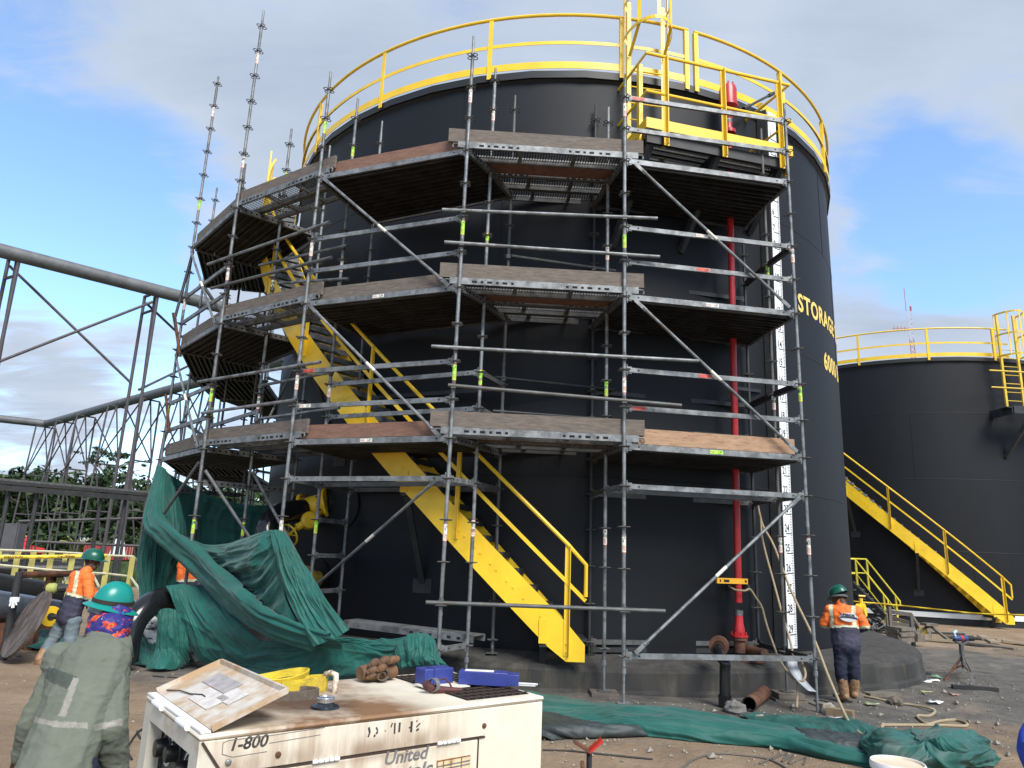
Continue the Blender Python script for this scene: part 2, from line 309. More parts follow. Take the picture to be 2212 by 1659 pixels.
# spiral staircases
def spiral_stair(cx, cy, zb, th0, slope, thend, label, r0, r1, lean=0, sgn=-1):
    t = thing('spiral_staircase', label, 'staircase', cyl_pt(th0, (r0+r1)/2, zb, cx, cy))
    zup = lambda th: zb+.22+(th0-th)*slope; zlo = lambda th: zup(th)-.52
    n = int((th0-thend)/2)
    for r in (r0, r1):
        m = MB(); vs = []; fs = []
        for i in range(n+1):
            th = th0+(thend-th0)*i/n
            lo, hi = zlo(th), zup(th)
            if i == 0: hi = zb+.22-.04; lo = zb-.03
            lo = max(lo, zb-.03)
            for rr in (r-.006, r+.006): vs += [cyl_pt(th, rr, lo, cx, cy), cyl_pt(th, rr, hi, cx, cy)]
        for i in range(n):
            o = i*4; q = o+4
            fs += [(o, o+1, q+1, q), (o+2, q+2, q+3, o+3), (o+1, o+3, q+3, q+1), (o, q, q+2, o+2)]
        fs += [(0, 2, 3, 1), (n*4, n*4+1, n*4+3, n*4+2)]
        m.add(vs, fs)
        d = th0-6; k = 0
        while d > thend:                       # bolt heads at each tread
            for dd in (0, 1.2):
                c = cyl_pt(d+dd, r, (zup(d+dd)+zlo(d+dd))/2+.02, cx, cy); a = V((math.cos(R_(d)), math.sin(R_(d)), 0)); m.tube(c-a*.014, c+a*.016, .014, 6)
            d -= .21/slope
        m.build('stringer', yellow, t, angle=40)
    z = zb+.02; k = 0
    tops = zup(thend)
    while True:
        th = th0-(z-zb-.22+.075)/slope
        if th > th0-.4: z += .21; continue
        if th < thend: break
        m = MB(); a = V((math.cos(R_(th)), math.sin(R_(th)), 0)); tg = V((-a.y, a.x, 0)); p = V((cx, cy, z))+a*(r0+.01); q = V((cx, cy, z))+a*(r1-.01)
        m.bar(p, q, .25, .035); m.bar(p+tg*.12-V((0, 0, .03)), q+tg*.12-V((0, 0, .03)), .008, .07)
        if k == 0: tm = m
        m.build('tread', galv if th < -112 else steel_dark, t, smooth=False); z += .21; k += 1
    # handrail on the outer side
    rr = r1+.02
    m = MB(); pts = [cyl_pt(th0+.0, rr, zup(th0)+.55, cx, cy), cyl_pt(th0, rr, zup(th0)+.95, cx, cy)]
    pts += [cyl_pt(th0+(thend-th0)*i/n, rr, zup(th0+(thend-th0)*i/n)+.98, cx, cy) for i in range(1, n+1)]
    m.path(pts, .027, 8); m.build('handrail', yellow, t)
    m = MB(); pts = [cyl_pt(th0+(thend-th0)*i/n, rr, zup(th0+(thend-th0)*i/n)+.5, cx, cy) for i in range(n+1)]
    for a, b in zip(pts[:-1], pts[1:]): m.bar(a, b, .006, .05)
    for a, b in zip(pts[:-1], pts[1:]):
        rad = (V((cx, cy, a.z))-a).normalized(); m.bar(a+V((0, 0, .022))+rad*.02, b+V((0, 0, .022))+rad*.02, .04, .006)
    m.build('mid_rail', yellow, t, smooth=False)
    th = th0-2.0
    while th > thend:
        a = V((math.cos(R_(th)), math.sin(R_(th)), 0)); tg = V((-a.y, a.x, 0)); b = V((cx, cy, 0))+a*(r1+.012); m = MB()
        z0, z1 = zlo(th)+.12, zup(th)+.97
        m.bar(b+V((0, 0, z0)), b+V((0, 0, z1)), .07, .008, a); m.bar(b+a*.03+tg*.032+V((0, 0, z0)), b+a*.03+tg*.032+V((0, 0, z1)), .008, .06, a)
        for dz in (.05, .15): c = b+V((0, 0, z0+dz)); m.tube(c, c+a*.02, .013, 6)
        m.build('post', yellow, t, smooth=False); th -= 12.7
    if thend == -170:
        for th, zz in ((-157, 9.25), (-163, 9.2)):
            m = MB(); a = V((math.cos(R_(th)), math.sin(R_(th)), 0)); b = V((cx, cy, 0))+a*(r1+.02); m.bar(b+V((0, 0, zz-1.5)), b+V((0, 0, zz)), .16, .03, a); m.build('landing_post', yellow, t, smooth=False)
    # brackets back to the shell
    th = th0-4.5
    while th > thend:
        m = MB(); zc = zlo(th)
        p = cyl_pt(th, r1, zc-.03, cx, cy); q = cyl_pt(th, TR+.0, zc-.03, cx, cy); m.bar(p, q, .09, .07)
        m.bar(cyl_pt(th, r1-.1, zc-.06, cx, cy), cyl_pt(th, TR+.01, zc-1.25, cx, cy), .09, .04); m.bar(cyl_pt(th, TR, zc-1.3, cx, cy)+V((0, 0, -.1)), cyl_pt(th, TR, zc-1.3, cx, cy)+V((0, 0, .1)), .3, .02, (math.cos(R_(th)), math.sin(R_(th)), 0))
        m.build('bracket', steel_dark, t, smooth=False)
        m = MB(); p = cyl_pt(th, r1+.012, zc-.02, cx, cy); m.bar(p, p+V((0, 0, .3)), .11, .012, (math.cos(R_(th)), math.sin(R_(th)), 0)); m.build('lug', yellow, t, smooth=False)
        th -= 17
    return t
spiral_stair(CX, CY, .05-.2, -89.5, .1105, -170, 'yellow spiral staircase climbing the scaffolded tank behind the poles', TR+.10, TR+.74)
th_s = th2(2195, 1370, TR+.8)
spiral_stair(T2X, T2Y, T2B+.25, th_s, .1105, th_s-85, 'yellow spiral staircase on the far right tank with open treads', TR+.10, TR+.80)
# ------------------------------------------------------------------ scaffolding
S = {'O0': (-6.09, 12.67), 'O1': (-4.653, 10.98), 'O2': (-3.009, 9.86), 'O3': (-.741, 8.95), 'O4': (1.446, 9.05), 'O5': (3.886, 9.47),
     'M2': (-2.737, 10.6), 'M3': (-.43, 9.48), 'M4': (1.3, 9.69), 'M5': (3.779, 10.16), 'I2': (-2.46, 11.33), 'I3': (-.127, 10.2), 'I4': (1.186, 10.38), 'I5': (3.698, 10.96)}
_p = V((.761, .647))
for r_, d_ in (('M', .75), ('I', 1.5)):
    for k in '01': S[r_+k] = (S['O'+k][0]+_p.x*d_, S['O'+k][1]+_p.y*d_)
def rotc(p, deg):
    a = R_(deg); x, y = p[0]-CX, p[1]-CY; return (CX+x*math.cos(a)-y*math.sin(a), CY+x*math.sin(a)+y*math.cos(a))
for r_ in 'OMI':
    for g, (da, db) in enumerate((('A', 'B'), ('C', 'D'))):
        S[r_+da] = rotc(S[r_+'0'], -31*(g+1)); S[r_+db] = rotc(S[r_+'1'], -31*(g+1))
ORDER = ['C', 'D', 'A', 'B', '0', '1', '2', '3', '4', '5']      # from behind the tank round to the right
TOP = {'O0': (10, 10.17), 'O1': (10, 10.33), 'O2': (8, 8.33), 'O3': (8, 8.33), 'O4': (7.5, 7.8), 'O5': (7.5, 7.8)}
for k, uv in {'M2': (771, 212), 'M3': (1078, 148), 'M4': (1313, 232), 'M5': (1648, 278), 'I2': (826, 262), 'I3': (1119, 207), 'I4': (1283, 228), 'M1': (620, 276), 'M0': (435, 330), 'I5': (1605, 525)}.items():
    z = z_over(*uv, *S[k]); TOP[k] = (math.floor((z-.15)*2)/2, z)
for k in S:
    if k not in TOP: TOP[k] = (8, 8.3) if k[0] != 'O' else (8.5, 8.8)
FOOT = {'O4': -.52, 'O5': -.64, 'M4': -.5, 'M5': -.5, 'I3': -.17, 'I4': -.17, 'I5': -.16, 'M3': -.5}
scaf = thing('scaffolding', 'tall galvanized tube scaffolding with three decks wrapped round the black tank', 'scaffold', (-.7, 9.3, -.55))
# rosette shared mesh: four loops round the tube
m = MB()
for k in range(4):
    a = R_(45+90*k); c = V((math.cos(a)*.056, math.sin(a)*.056, 0))
    m.path([c+V((math.cos(b)*.031, math.sin(b)*.031, 0)) for b in [2*math.pi*i/9 for i in range(9)]], .0075, 4, closed=True)
m.tube((0, 0, -.012), (0, 0, .012), .029, 8)
ros_me = m.mesh('rosette', galvd, True)
# sticker shared meshes
def sticker_mesh(kind):
    m = MB(); mats = [st_white, st_red, st_green, black]
    m.mi = 2 if kind else 0; m.tube((0, 0, 0), (0, 0, .2), .0256, 12, False)
    m.mi = 1; m.tube((0, 0, -.008), (0, 0, 0), .0257, 12, False); m.tube((0, 0, .2), (0, 0, .208), .0257, 12, False)
    vs, fs = text_mesh('UP', .048, 0, .001); 
    def wr(p, z0): a = -math.pi/2+(p.y-.017)/.0263; return (math.cos(a)*.0263, math.sin(a)*.0263, z0+p.x)
    m.mi = 3; m.add([wr(p, .118) for p in vs], fs)
    vs, fs = text_mesh('PERI', .044, 0, .001); m.mi = 1; m.add([wr(p, .008) for p in vs], fs)
    return m.mesh('sticker', mats, True)
stk = [sticker_mesh(0), sticker_mesh(1)]
rng = random.Random(3)
for k, (x, y) in S.items():
    m = MB(); zt, tip = TOP[k]; z0 = FOOT.get(k, -.55)
    m.tube((x, y, -.12), (x, y, tip-.26), .0242, 12); m.tube((x, y, tip-.26), (x, y, tip), .019, 10); m.tube((x, y, z0), (x, y, -.1), .017, 10)
    z = .0+rng.choice((.4, .9, 1.4))
    while z < tip-1: m.tube((x, y, z-.02), (x, y, z+.02), .0262, 10); z += 2
    m.box((x, y, z0+.004), (.15, .15, .008)); m.tube((x, y, -.2), (x, y, -.14), .03, 8)
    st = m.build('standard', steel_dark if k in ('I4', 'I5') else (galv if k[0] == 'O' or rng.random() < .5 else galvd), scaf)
    z = 0.0
    while z <= zt+.01: put('rosette', ros_me, st, (x, y, z)); z += .5
    if k[0] != 'I' and k[1] in '012345':
        z = rng.uniform(.15, .35)+1.0
        j = rng.randrange(2)
        while z < tip-.6:
            put('sticker', stk[1 if rng.random() < .4 else 0], st, (x, y, z)).rotation_euler = (0, 0, math.atan2(y, x)-math.pi/2+rng.uniform(-.5, .5)); z += 2
def sp(k, z): return V((S[k][0], S[k][1], z))
def member(name, a, za, b, zb, wdt=.035, h=.062, mt=galv, mark=True):
    p, q = sp(a, za), sp(b, zb); d = (q-p).normalized(); p = p+d*.05; q = q-d*.05; m = MB()
    m.bar(p, q, wdt, h)
    for e, s in ((p, 1), (q, -1)):
        m.bar(e-d*s*.022, e+d*s*.05, .02, h+.03); m.tube(e-d*s*.012+V((0, 0, -h*.5-.04)), e-d*s*.012+V((0, 0, h*.5+.045)), .010, 6)
    if mark:
        m.mi = 1; nrm = V((d.y, -d.x, 0))
        for e, s in ((p, 1), (q, -1)):
            c = e+d*s*.14; m.tube(c-nrm*(wdt/2+.0015), c+nrm*(wdt/2+.0015), .012, 8)
    o = m.build(name, [mt, hole_shade, st_red, st_white], scaf)
    return o
def label_on(o, a, z, b, f, kind):
    p, q = sp(a, z), sp(b, z); d = (q-p).normalized(); nrm = V((d.y, -d.x, 0)); c = lerp(p, q, f)+nrm*.0195; m = MB()
    m.mi = kind; m.bar(c-d*.09, c+d*.09, .004, .045); m.mi = 3; add_text(m, 'UP', .045, c+nrm*.004+d*.02-V((0, 0, .016)), d, (0, 0, 1), depth=0); m.mi = 1; add_text(m, 'PERI', .036, c+nrm*.004-d*.085-V((0, 0, .013)), d, (0, 0, 1), depth=0)
    m.build('sticker', [st_white, st_red, st_green, black], o)
def ledge(a, b, z, **k): return member('ledger', a, z, b, z, **k)
def transom(a, b, z, mt=galvd):
    p, q = sp(a, z), sp(b, z); d = (q-p).normalized(); p = p+d*.05; q = q-d*.05; nrm = V((d.y, -d.x, 0)); m = MB()
    m.bar(p, q, .05, .085); m.mi = 1; n = int((q-p).length/.085)
    for i in range(1, n):
        c = lerp(p, q, i/n); m.tube(c-nrm*.0265, c+nrm*.0265, .019, 8)
    return m.build('transom', [mt, hole_shade], scaf)
LV = (2.5, 4.5, 6.5)
rects = [('C', 'D'), ('A', 'B'), ('0', '1'), ('2', '3'), ('4', '5')]; wedges = [('D', 'A'), ('B', '0'), ('1', '2'), ('3', '4')]
rails = {('4', '5'): [3.0, 3.5, 5.0, 5.5, 7.0, 7.5], ('2', '3'): [3.0, 3.5, 5.0, 5.5], ('0', '1'): [3.0, 3.5, 5.0, 5.5], ('A', 'B'): [3.0, 3.5, 5.0, 5.5], ('C', 'D'): [3.0, 3.5, 5, 5.5]}
for a, b in rects:
    for z in LV:
        o = ledge('O'+a, 'O'+b, z, h=.075)
        if a in '24' and rng.random() < .8: label_on(o, 'O'+a, z, 'O'+b, .5, rng.choice((0, 2)))
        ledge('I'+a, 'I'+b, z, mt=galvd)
    for z in rails[(a, b)]:
        o = ledge('O'+a, 'O'+b, z)
        if a in '24' and rng.random() < .7: label_on(o, 'O'+a, z, 'O'+b, rng.choice((.08, .45, .92)), rng.choice((0, 1, 2)))
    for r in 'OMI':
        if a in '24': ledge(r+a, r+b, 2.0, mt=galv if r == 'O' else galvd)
for z in (3.0, 3.5): ledge('M2', 'M3', z)
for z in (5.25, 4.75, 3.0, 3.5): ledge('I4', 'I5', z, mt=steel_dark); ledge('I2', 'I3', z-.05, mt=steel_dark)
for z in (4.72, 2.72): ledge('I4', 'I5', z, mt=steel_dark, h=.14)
ledge('M0', 'M1', 5.2); ledge('M0', 'M1', 3.2)
ledge('O4', 'O5', 0.0); ledge('I4', 'I5', 0.0, mt=galvd); ledge('I4', 'I5', -.1, mt=steel_dark)
for k in ORDER:
    for z in LV: transom('O'+k, 'M'+k, z); transom('M'+k, 'I'+k, z)
for k in '01234 5'.replace(' ', ''):
    if k in '0125': transom('O'+k, 'M'+k, 2.0) if k in '01' else ledge('O'+k, 'M'+k, 2.0)
    ledge('M'+k, 'I'+k, 2.0, mt=galvd) if k in '2345' else transom('M'+k, 'I'+k, 2.0)
    ledge('O3', 'M3', 2.0) if k == '3' else None; ledge('O4', 'M4', 2.0) if k == '4' else None
for z in (.5, 1.0, 1.5): ledge('M2', 'I2', z)
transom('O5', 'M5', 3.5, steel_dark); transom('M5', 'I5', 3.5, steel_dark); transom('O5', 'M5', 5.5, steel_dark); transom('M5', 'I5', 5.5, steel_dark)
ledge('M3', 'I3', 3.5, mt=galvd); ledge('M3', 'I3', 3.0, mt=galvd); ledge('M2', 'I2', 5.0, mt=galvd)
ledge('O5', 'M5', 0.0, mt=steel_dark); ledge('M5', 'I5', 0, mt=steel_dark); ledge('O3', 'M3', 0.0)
# diagonal braces
def brace(p, q, mt=galv, r=.0205):
    p, q = V(p), V(q); d = (q-p).normalized(); m = MB(); m.tube(p+d*.18, q-d*.18, r, 10); m.mi = 0
    for e, s in ((p, 1), (q, -1)): m.bar(e+d*s*.03, e+d*s*.24, .014, .05)
    m.mi = 1; c = lerp(p, q, .5); m.tube(c-d*.09, c+d*.09, r+.0012, 10)
    return m.build('diagonal_brace', [mt, st_white], scaf)
def br(a, za, b, zb, off=.06):
    p, q = sp(a, za), sp(b, zb); d = (q-p); nrm = V((d.y, -d.x, 0)).normalized(); d = d.normalized(); h = V((d.x, d.y, 0)).normalized()
    brace(p+nrm*off+h*.1, q+nrm*off-h*.1)
br('O4', 6.47, 'O5', 4.55); br('O4', 4.47, 'O5', 2.55); br('O4', 0.02, 'O5', 2.0); br('O2', 6.47, 'O3', 4.5); br('O2', 4.47, 'O3', 2.5)
br('O0', 6.4, 'O1', 4.5); br('O0', 4.4, 'O1', 2.5); br('A' and 'OA', 6.4, 'OB', 4.5); br('OA', 4.4, 'OB', 2.5); br('IA', 2.0, 'IB', 4.5); br('I0', 2.5, 'I1', 4.4)
brace(sp('M2', .52)+V((.02, -.06, 0)), sp('O3', 2.0)+V((-.12, .0, 0)))
# loose guard tubes clamped across the wedge bays
def gtube(p, q, r=.0242, mt=galv, clamps=()):
    m = MB(); m.tube(p, q, r, 10); m.mi = 1; d = (V(q)-V(p)).normalized(); m.tube(V(q)-d*.001, V(q)+d*.001, r*.8, 8); m.tube(V(p)-d*.001, V(p)+d*.001, r*.8, 8); m.mi = 0
    o = m.build('guard_tube', [mt, hole_shade], scaf)
    for k, z in clamps:
        c = sp(k, z); m2 = MB(); m2.tube(c+V((0, 0, -.035)), c+V((0, 0, .035)), .034, 8); dd = V((c.x, c.y, 0)).normalized(); m2.box(c-dd*.04, (.06, .06, .06)); m2.tube(c-dd*.05+V((0, 0, .02)), c-dd*.05+V((0, 0, .07)), .012, 6); m2.build('clamp', galvd, o)
    return o
def gt(a, b, uv0, uv1, **k):
    # tube in the vertical plane just outside standards a and b
    pa, pb = V((*S[a], 0)), V((*S[b], 0)); d = (pb-pa).normalized(); nrm = V((d.y, -d.x, 0)); o = pa+nrm*.052
    P = []
    for uv in (uv0, uv1):
        rr = ray(*uv); den = rr.dot(nrm); t = (o-V((0, 0, CAMZ))).dot(nrm)/den; P.append(rr*t+V((0, 0, CAMZ)))
    za, zb = [lerp(P[0], P[1], (pp-P[0]).dot((P[1]-P[0]))/(P[1]-P[0]).length_squared).z for pp in (pa, pb)]
    return gtube(P[0], P[1], clamps=((a, za), (b, zb)), **k)
gt('O3', 'O4', (955, 453), (1420, 472)); gt('O3', 'O4', (960, 523), (1425, 555)); gt('O3', 'O4', (932, 748), (1509, 780)); gt('O3', 'O4', (968, 832), (1472, 876), mt=galvd); gt('O3', 'O4', (920, 1301), (1437, 1320), mt=galvd)
gt('O1', 'O2', (449, 571), (711, 480)); gt('O1', 'O2', (456, 623), (716, 556), mt=galvd); gt('O1', 'O2', (428, 825), (692, 782)); gt('O1', 'O2', (436, 892), (640, 864))
gt('M1', 'M2', (568, 832), (720, 803)); gt('M1', 'M2', (560, 905), (733, 881)); gt('M1', 'M2', (560, 573), (750, 530)); gt('M1', 'M2', (600, 612), (752, 602))
gt('I3', 'I4', (1105, 553), (1330, 585), mt=galvd); gt('I3', 'I4', (1070, 815), (1327, 842), mt=steel_dark); gt('I3', 'I4', (1065, 888), (1340, 908), mt=steel_dark)
def rawtube(uv0, y0, uv1, y1, mt=galv, r=.0242): return gtube(at_d(*uv0, y0), at_d(*uv1, y1), r, mt)
dM1 = math.hypot(*S['M1']); dO1 = math.hypot(*S['O1'])
rawtube((546, 1020), dM1-.2, (688, 1284), math.hypot(*S['M2'])-.1); rawtube((443, 1016), dO1-.05, (540, 1162), dM1-.2); rawtube((430, 999), dO1-.1, (352, 1112), 12.6, mt=galvd)
rawtube((417, 543), 14.0, (377, 690), 13.95, r=.025, mt=steel_dark); rawtube((374, 676), 13.9, (390, 770), 13.8, mt=steel_dark)
# upright stubs on the far left corner carrying rusty swivel clamps
for u, v, u2, v2 in ((377, 677, 388, 770), (358, 852, 366, 935)): rawtube((u, v), 13.7, (u2, v2), 13.65, mt=rust)
# decks
def deck_rect(a, b, z, n=4):
    A, B, Ci, D = sp('O'+a, z), sp('O'+b, z), sp('I'+b, z), sp('I'+a, z); e = (B-A).normalized(); 
    for i in range(n):
        f0, f1 = .035+i*.93/n, .035+(i+1)*.93/n-.01; m = MB()
        p = [lerp(A, D, f0)+e*.03, lerp(B, Ci, f0)-e*.03, lerp(B, Ci, f1)-e*.03, lerp(A, D, f1)+e*.03]
        m.prism([q+V((0, 0, .008)) for q in p], (0, 0, .045)); m.mi = 0
        for k in (0.12, .5, .88):
            s0, s1 = lerp(p[0], p[3], k), lerp(p[1], p[2], k); m.bar(s0+V((0, 0, -.018)), s1+V((0, 0, -.018)), .03, .052)
        m.build('deck_plank', deckm, scaf, smooth=False)
def deck_wedge(a, b, z, ext=.22, depth=1.42):
    A, B, Ci, D = sp('O'+a, z+.06), sp('O'+b, z+.06), sp('I'+b, z+.06), sp('I'+a, z+.06); e = (B-A).normalized(); inn = V((-e.y, e.x, 0))
    if inn.dot(V((CX, CY, 0))-V((A.x, A.y, 0))) < 0: inn = -inn
    Lb = (B-A).length; x = .03; i = 0
    while x < depth-.1:
        wd = .33 if i != 1 else .30
        t = (x+wd/2)/1.5; p0 = lerp(A, D, t); p1 = lerp(B, Ci, t); c0 = (p0-A).dot(e); c1 = (p1-A).dot(e)
        q0, q1 = A+e*(c0-ext)+inn*x, A+e*(c1+ext)+inn*x
        if i == 1 and b == '4':
            m = MB(); m.prism([q0+V((0, 0, .03)), q1+V((0, 0, .03)), q1+inn*wd+V((0, 0, .03)), q0+inn*wd+V((0, 0, .03))], (0, 0, .04)); m.build('timber_plank', wood_red, scaf, smooth=False)
        else:
            m = MB(); m.bar(q0+V((0, 0, .045)), q1+V((0, 0, .045)), .035, .09); m.bar(q0+inn*wd+V((0, 0, .045)), q1+inn*wd+V((0, 0, .045)), .035, .09)
            for f in [.02, .35, .65, .98]: c = lerp(q0, q1, f); m.bar(c+V((0, 0, .05)), c+inn*wd+V((0, 0, .05)), .05, .05)
            m.mi = 1
            for f, r in [(.13, 1.8), (.17, 1), (.21, 1.8), (.25, 1), (.29, 1.8), (.33, 1), (.62, 1), (.66, 1.8), (.70, 1), (.74, 1.8), (.79, 1), (.83, 1.8)]:
                c = lerp(q0, q1, f)+V((0, 0, .04))-inn*.0172; m.bar(c-e*.018*r, c+e*.018*r, .004, .03)
            for q, s in ((q0, -1), (q1, 1)):
                m.mi = 0; m.path([q+V((0, 0, .06)), q+e*s*.06+V((0, 0, .06)), q+e*s*.075+V((0, 0, .02)), q+e*s*.06], .012, 6)
            o = m.build('deck_frame', [galv if i == 0 else galvd, hole_shade], scaf, smooth=False)
            me = bpy.data.meshes.new('perforated_deck'); c = [q0+V((0, 0, .085)), q1+V((0, 0, .085)), q1+inn*wd+V((0, 0, .085)), q0+inn*wd+V((0, 0, .085))]
            me.from_pydata([tuple(v) for v in c], [], [(0, 1, 2, 3)]); me.materials.append(perf); uv = me.uv_layers.new(); ll = (q1-q0).length
            for li, co in enumerate(((0, 0), (ll, 0), (ll, wd), (0, wd))): uv.data[li].uv = co
            put('perforated_deck', me, o)
        x += wd+.045; i += 1
for a, b in rects:
    for z in LV:
        if not (a in 'AC' and z > 6): deck_rect(a, b, z)
for a, b in wedges:
    for z in LV:
        if b in 'A0':
            if not (b == 'A' and z > 6): deck_rect(a, b, z, 5)
        else: deck_wedge(a, b, z, .22, .82 if b == '2' and z > 4 else 1.42)
# low bench deck behind the fallen sheet
m = MB(); p0, p1 = at_y(742, 1347, 10.35), at_y(1022, 1382, 9.5); dd = (p1-p0).normalized(); nn = V((-dd.y, dd.x, 0))
m.bar(p0, p1, .03, .08); m.bar(p0+nn*.32, p1+nn*.32, .03, .08); m.prism([p0+V((0, 0, .035)), p1+V((0, 0, .035)), p1+nn*.32+V((0, 0, .035)), p0+nn*.32+V((0, 0, .035))], (0, 0, .012)); m.mi = 1
for f in (.55, .62, .69, .83, .9): c = lerp(p0, p1, f); m.bar(c-dd*.025-nn*.016, c+dd*.025-nn*.016, .006, .03)
m.build('bench_deck', [galv, hole_shade], scaf, smooth=False)
# timber toe boards lying against the standards
def toe(k0, k1, z0, e0, e1, h, mt, label, dz1=0, thick=.04):
    A, B = sp(k0, z0), sp(k1, z0+dz1); e = (B-A).normalized(); inn = V((-e.y, e.x, 0)); inn = inn if inn.dot(V((CX, CY, 0))-V((A.x, A.y, 0))) > 0 else -inn
    A = A-e*e0+inn*.05; B = B+e*e1+inn*.05; m = MB(); m.bar(A+V((0, 0, h/2)), B+V((0, 0, h/2)), thick, h)
    o = m.build('toe_board', mt, None, smooth=False)
    return tag(o, label, 'plank', 'timber toe boards along the scaffold decks')
HB = [('lowest', 2.5), ('middle', 4.5), ('top', 6.5)]
for nm, z in HB:
    toe('O3', 'O4', z+.155, .27, .27, .2, wood_grey, 'long grey timber board above the perforated front deck of the %s scaffold level' % nm)
    toe('O1', 'O2', z+.12, .12, .27, .2, wood_grey, 'grey timber board left of centre on the %s deck, end jutting past a pole' % nm)
    toe('O0', 'O1', z+.07, -.05, .05, .2, wood_grey, 'steeply slanted grey timber board at the far left corner of the %s deck' % nm)
toe('O2', 'O3', 2.55, -.05, -.1, .19, wood_red, 'reddish brown timber board on the lowest deck crossing the yellow staircase')
toe('O2', 'O3', 4.55, -.05, -.1, .19, wood_grey, 'brownish grey timber board on the middle deck just above the yellow staircase')
toe('O2', 'O3', 6.55, -.05, -.1, .19, wood_red, 'reddish brown timber board on the top deck left of the tallest central pole')
toe('O4', 'O5', 2.55, -.2, -.1, .2, wood_ply, 'light brown plywood board with wavy grain on the lowest deck at the right', thick=.03)
# sole boards under the front feet
for k, lab in (('M4', 'square timber block under the scaffold foot right of the yellow stair'), ('M5', 'timber block under the scaffold foot beside the hanging grey strip')):
    x, y = S[k]; z = FOOT[k]; m = MB(); m.box((x, y, z-.04), (.34, .34, .07)); m.box((x, y+.02, z-.115), (.42, .36, .075))
    tag(m.build('timber_block', wood_grey, None, smooth=False), lab, 'timber block', 'timber pads under scaffold feet')
# ------------------------------------------------------------------ ground
from mathutils import noise as mnoise
def gz(x, y):
    z = -.565-.02*max(0, min(4, x-1.5))*(1 if y < 14 else max(0, 1-(y-14)/6))
    if y > 30 and x < 5: z -= .010*(y-30)*min(1, (5-x)/10)
    if y > 30 and x >= 5: z -= .0
    d = math.hypot(x, y)
    if d < 40: z += .035*mnoise.noise(V((x*.5, y*.5, 0)))+.016*mnoise.noise(V((x*1.9, y*1.9, 5)))
    if x > 4.5 and 8 < y < 22: z += .10*mnoise.noise(V((x*.8, y*.8, 9)))*min(1, (x-4.5)/2)
    return z
def G(u, v, dz=0):
    p = at_z(u, v, -.6)
    for _ in range(6): p = at_z(u, v, gz(p.x, p.y)+dz)
    return p
ga = mat('dirt_ground', (.12, .088, .06), .92, 0)
t = ga.node_tree; b = t.nodes['Principled BSDF']; b.inputs['Specular IOR Level'].default_value = .25
tcn = N(t, 'ShaderNodeTexCoord'); OB = tcn.outputs['Object']; LK = t.links.new
def noi(sc, det=8, ro=.6, src=None):
    n = N(t, 'ShaderNodeTexNoise', i_Scale=sc, i_Detail=det, i_Roughness=ro); LK(src or OB, n.inputs['Vector']); return n.outputs['Fac']
def ramp(src, stops):
    r = N(t, 'ShaderNodeValToRGB'); LK(src, r.inputs[0])
    while len(r.color_ramp.elements) < len(stops): r.color_ramp.elements.new(.5)
    for e, (p, c) in zip(r.color_ramp.elements, stops): e.position = p; e.color = (*c, 1)
    return r.outputs[0]
def mixc(f, a, b_):
    m = N(t, 'ShaderNodeMix', data_type='RGBA'); LK(f, m.inputs[0]); LK(a, m.inputs[6]); LK(b_, m.inputs[7]); return m.outputs[2]
sepn = N(t, 'ShaderNodeSeparateXYZ'); LK(OB, sepn.inputs[0]); X_, Y_ = sepn.outputs[0], sepn.outputs[1]
brown = ramp(noi(1.3), [(.3, (.25, .172, .112)), (.55, (.345, .248, .162)), (.75, (.43, .33, .225))])
grey = ramp(noi(2.6), [(.3, (.095, .089, .08)), (.55, (.165, .152, .134)), (.75, (.24, .22, .19))])
dt = N(t, 'ShaderNodeVectorMath', operation='DISTANCE'); LK(OB, dt.inputs[0]); dt.inputs[1].default_value = (CX, CY, -.6)
nearpad = M_(t, 'SUBTRACT', 1.55, M_(t, 'MULTIPLY', M_(t, 'SUBTRACT', dt.outputs['Value'], 7.0), .62))
rightg = M_(t, 'MULTIPLY', M_(t, 'SUBTRACT', X_, 4.6), .5)
rightg = M_(t, 'MINIMUM', rightg, M_(t, 'MULTIPLY', M_(t, 'SUBTRACT', 19.0, Y_), .3))
gm = M_(t, 'MAXIMUM', nearpad, rightg); gm = M_(t, 'ADD', gm, M_(t, 'MULTIPLY', M_(t, 'SUBTRACT', noi(.9, 9, .68), .5), 3.2))
gmr = N(t, 'ShaderNodeMapRange'); LK(gm, gmr.inputs[0]); gmr.inputs['From Min'].default_value = .1; gmr.inputs['From Max'].default_value = .9
c = mixc(gmr.outputs[0], brown, grey)
grass = ramp(noi(3, 9, .7), [(.3, (.030, .048, .014)), (.6, (.055, .085, .024)), (.8, (.10, .11, .045))])
gr = M_(t, 'MINIMUM', M_(t, 'MULTIPLY', M_(t, 'SUBTRACT', Y_, 25.0), .3), M_(t, 'MULTIPLY', M_(t, 'SUBTRACT', 6.0, X_), .4)); gr = M_(t, 'ADD', gr, M_(t, 'MULTIPLY', M_(t, 'SUBTRACT', noi(.5), .5), 3))
grr = N(t, 'ShaderNodeMapRange'); LK(gr, grr.inputs[0]); c = mixc(grr.outputs[0], c, grass)
vo = N(t, 'ShaderNodeTexVoronoi', i_Scale=34.0); LK(OB, vo.inputs['Vector'])
sp_ = M_(t, 'MULTIPLY', M_(t, 'LESS_THAN', vo.outputs['Distance'], .26), M_(t, 'GREATER_THAN', noi(16, 2), .58))
def N_mr(s_, a_, c_):
    r = N(t, 'ShaderNodeMapRange', interpolation_type='SMOOTHSTEP'); LK(s_, r.inputs[0]); r.inputs['From Min'].default_value = a_; r.inputs['From Max'].default_value = c_; return r.outputs[0]
dark_rgb = N(t, 'ShaderNodeRGB'); dark_rgb.outputs[0].default_value = (.075, .060, .047, 1)
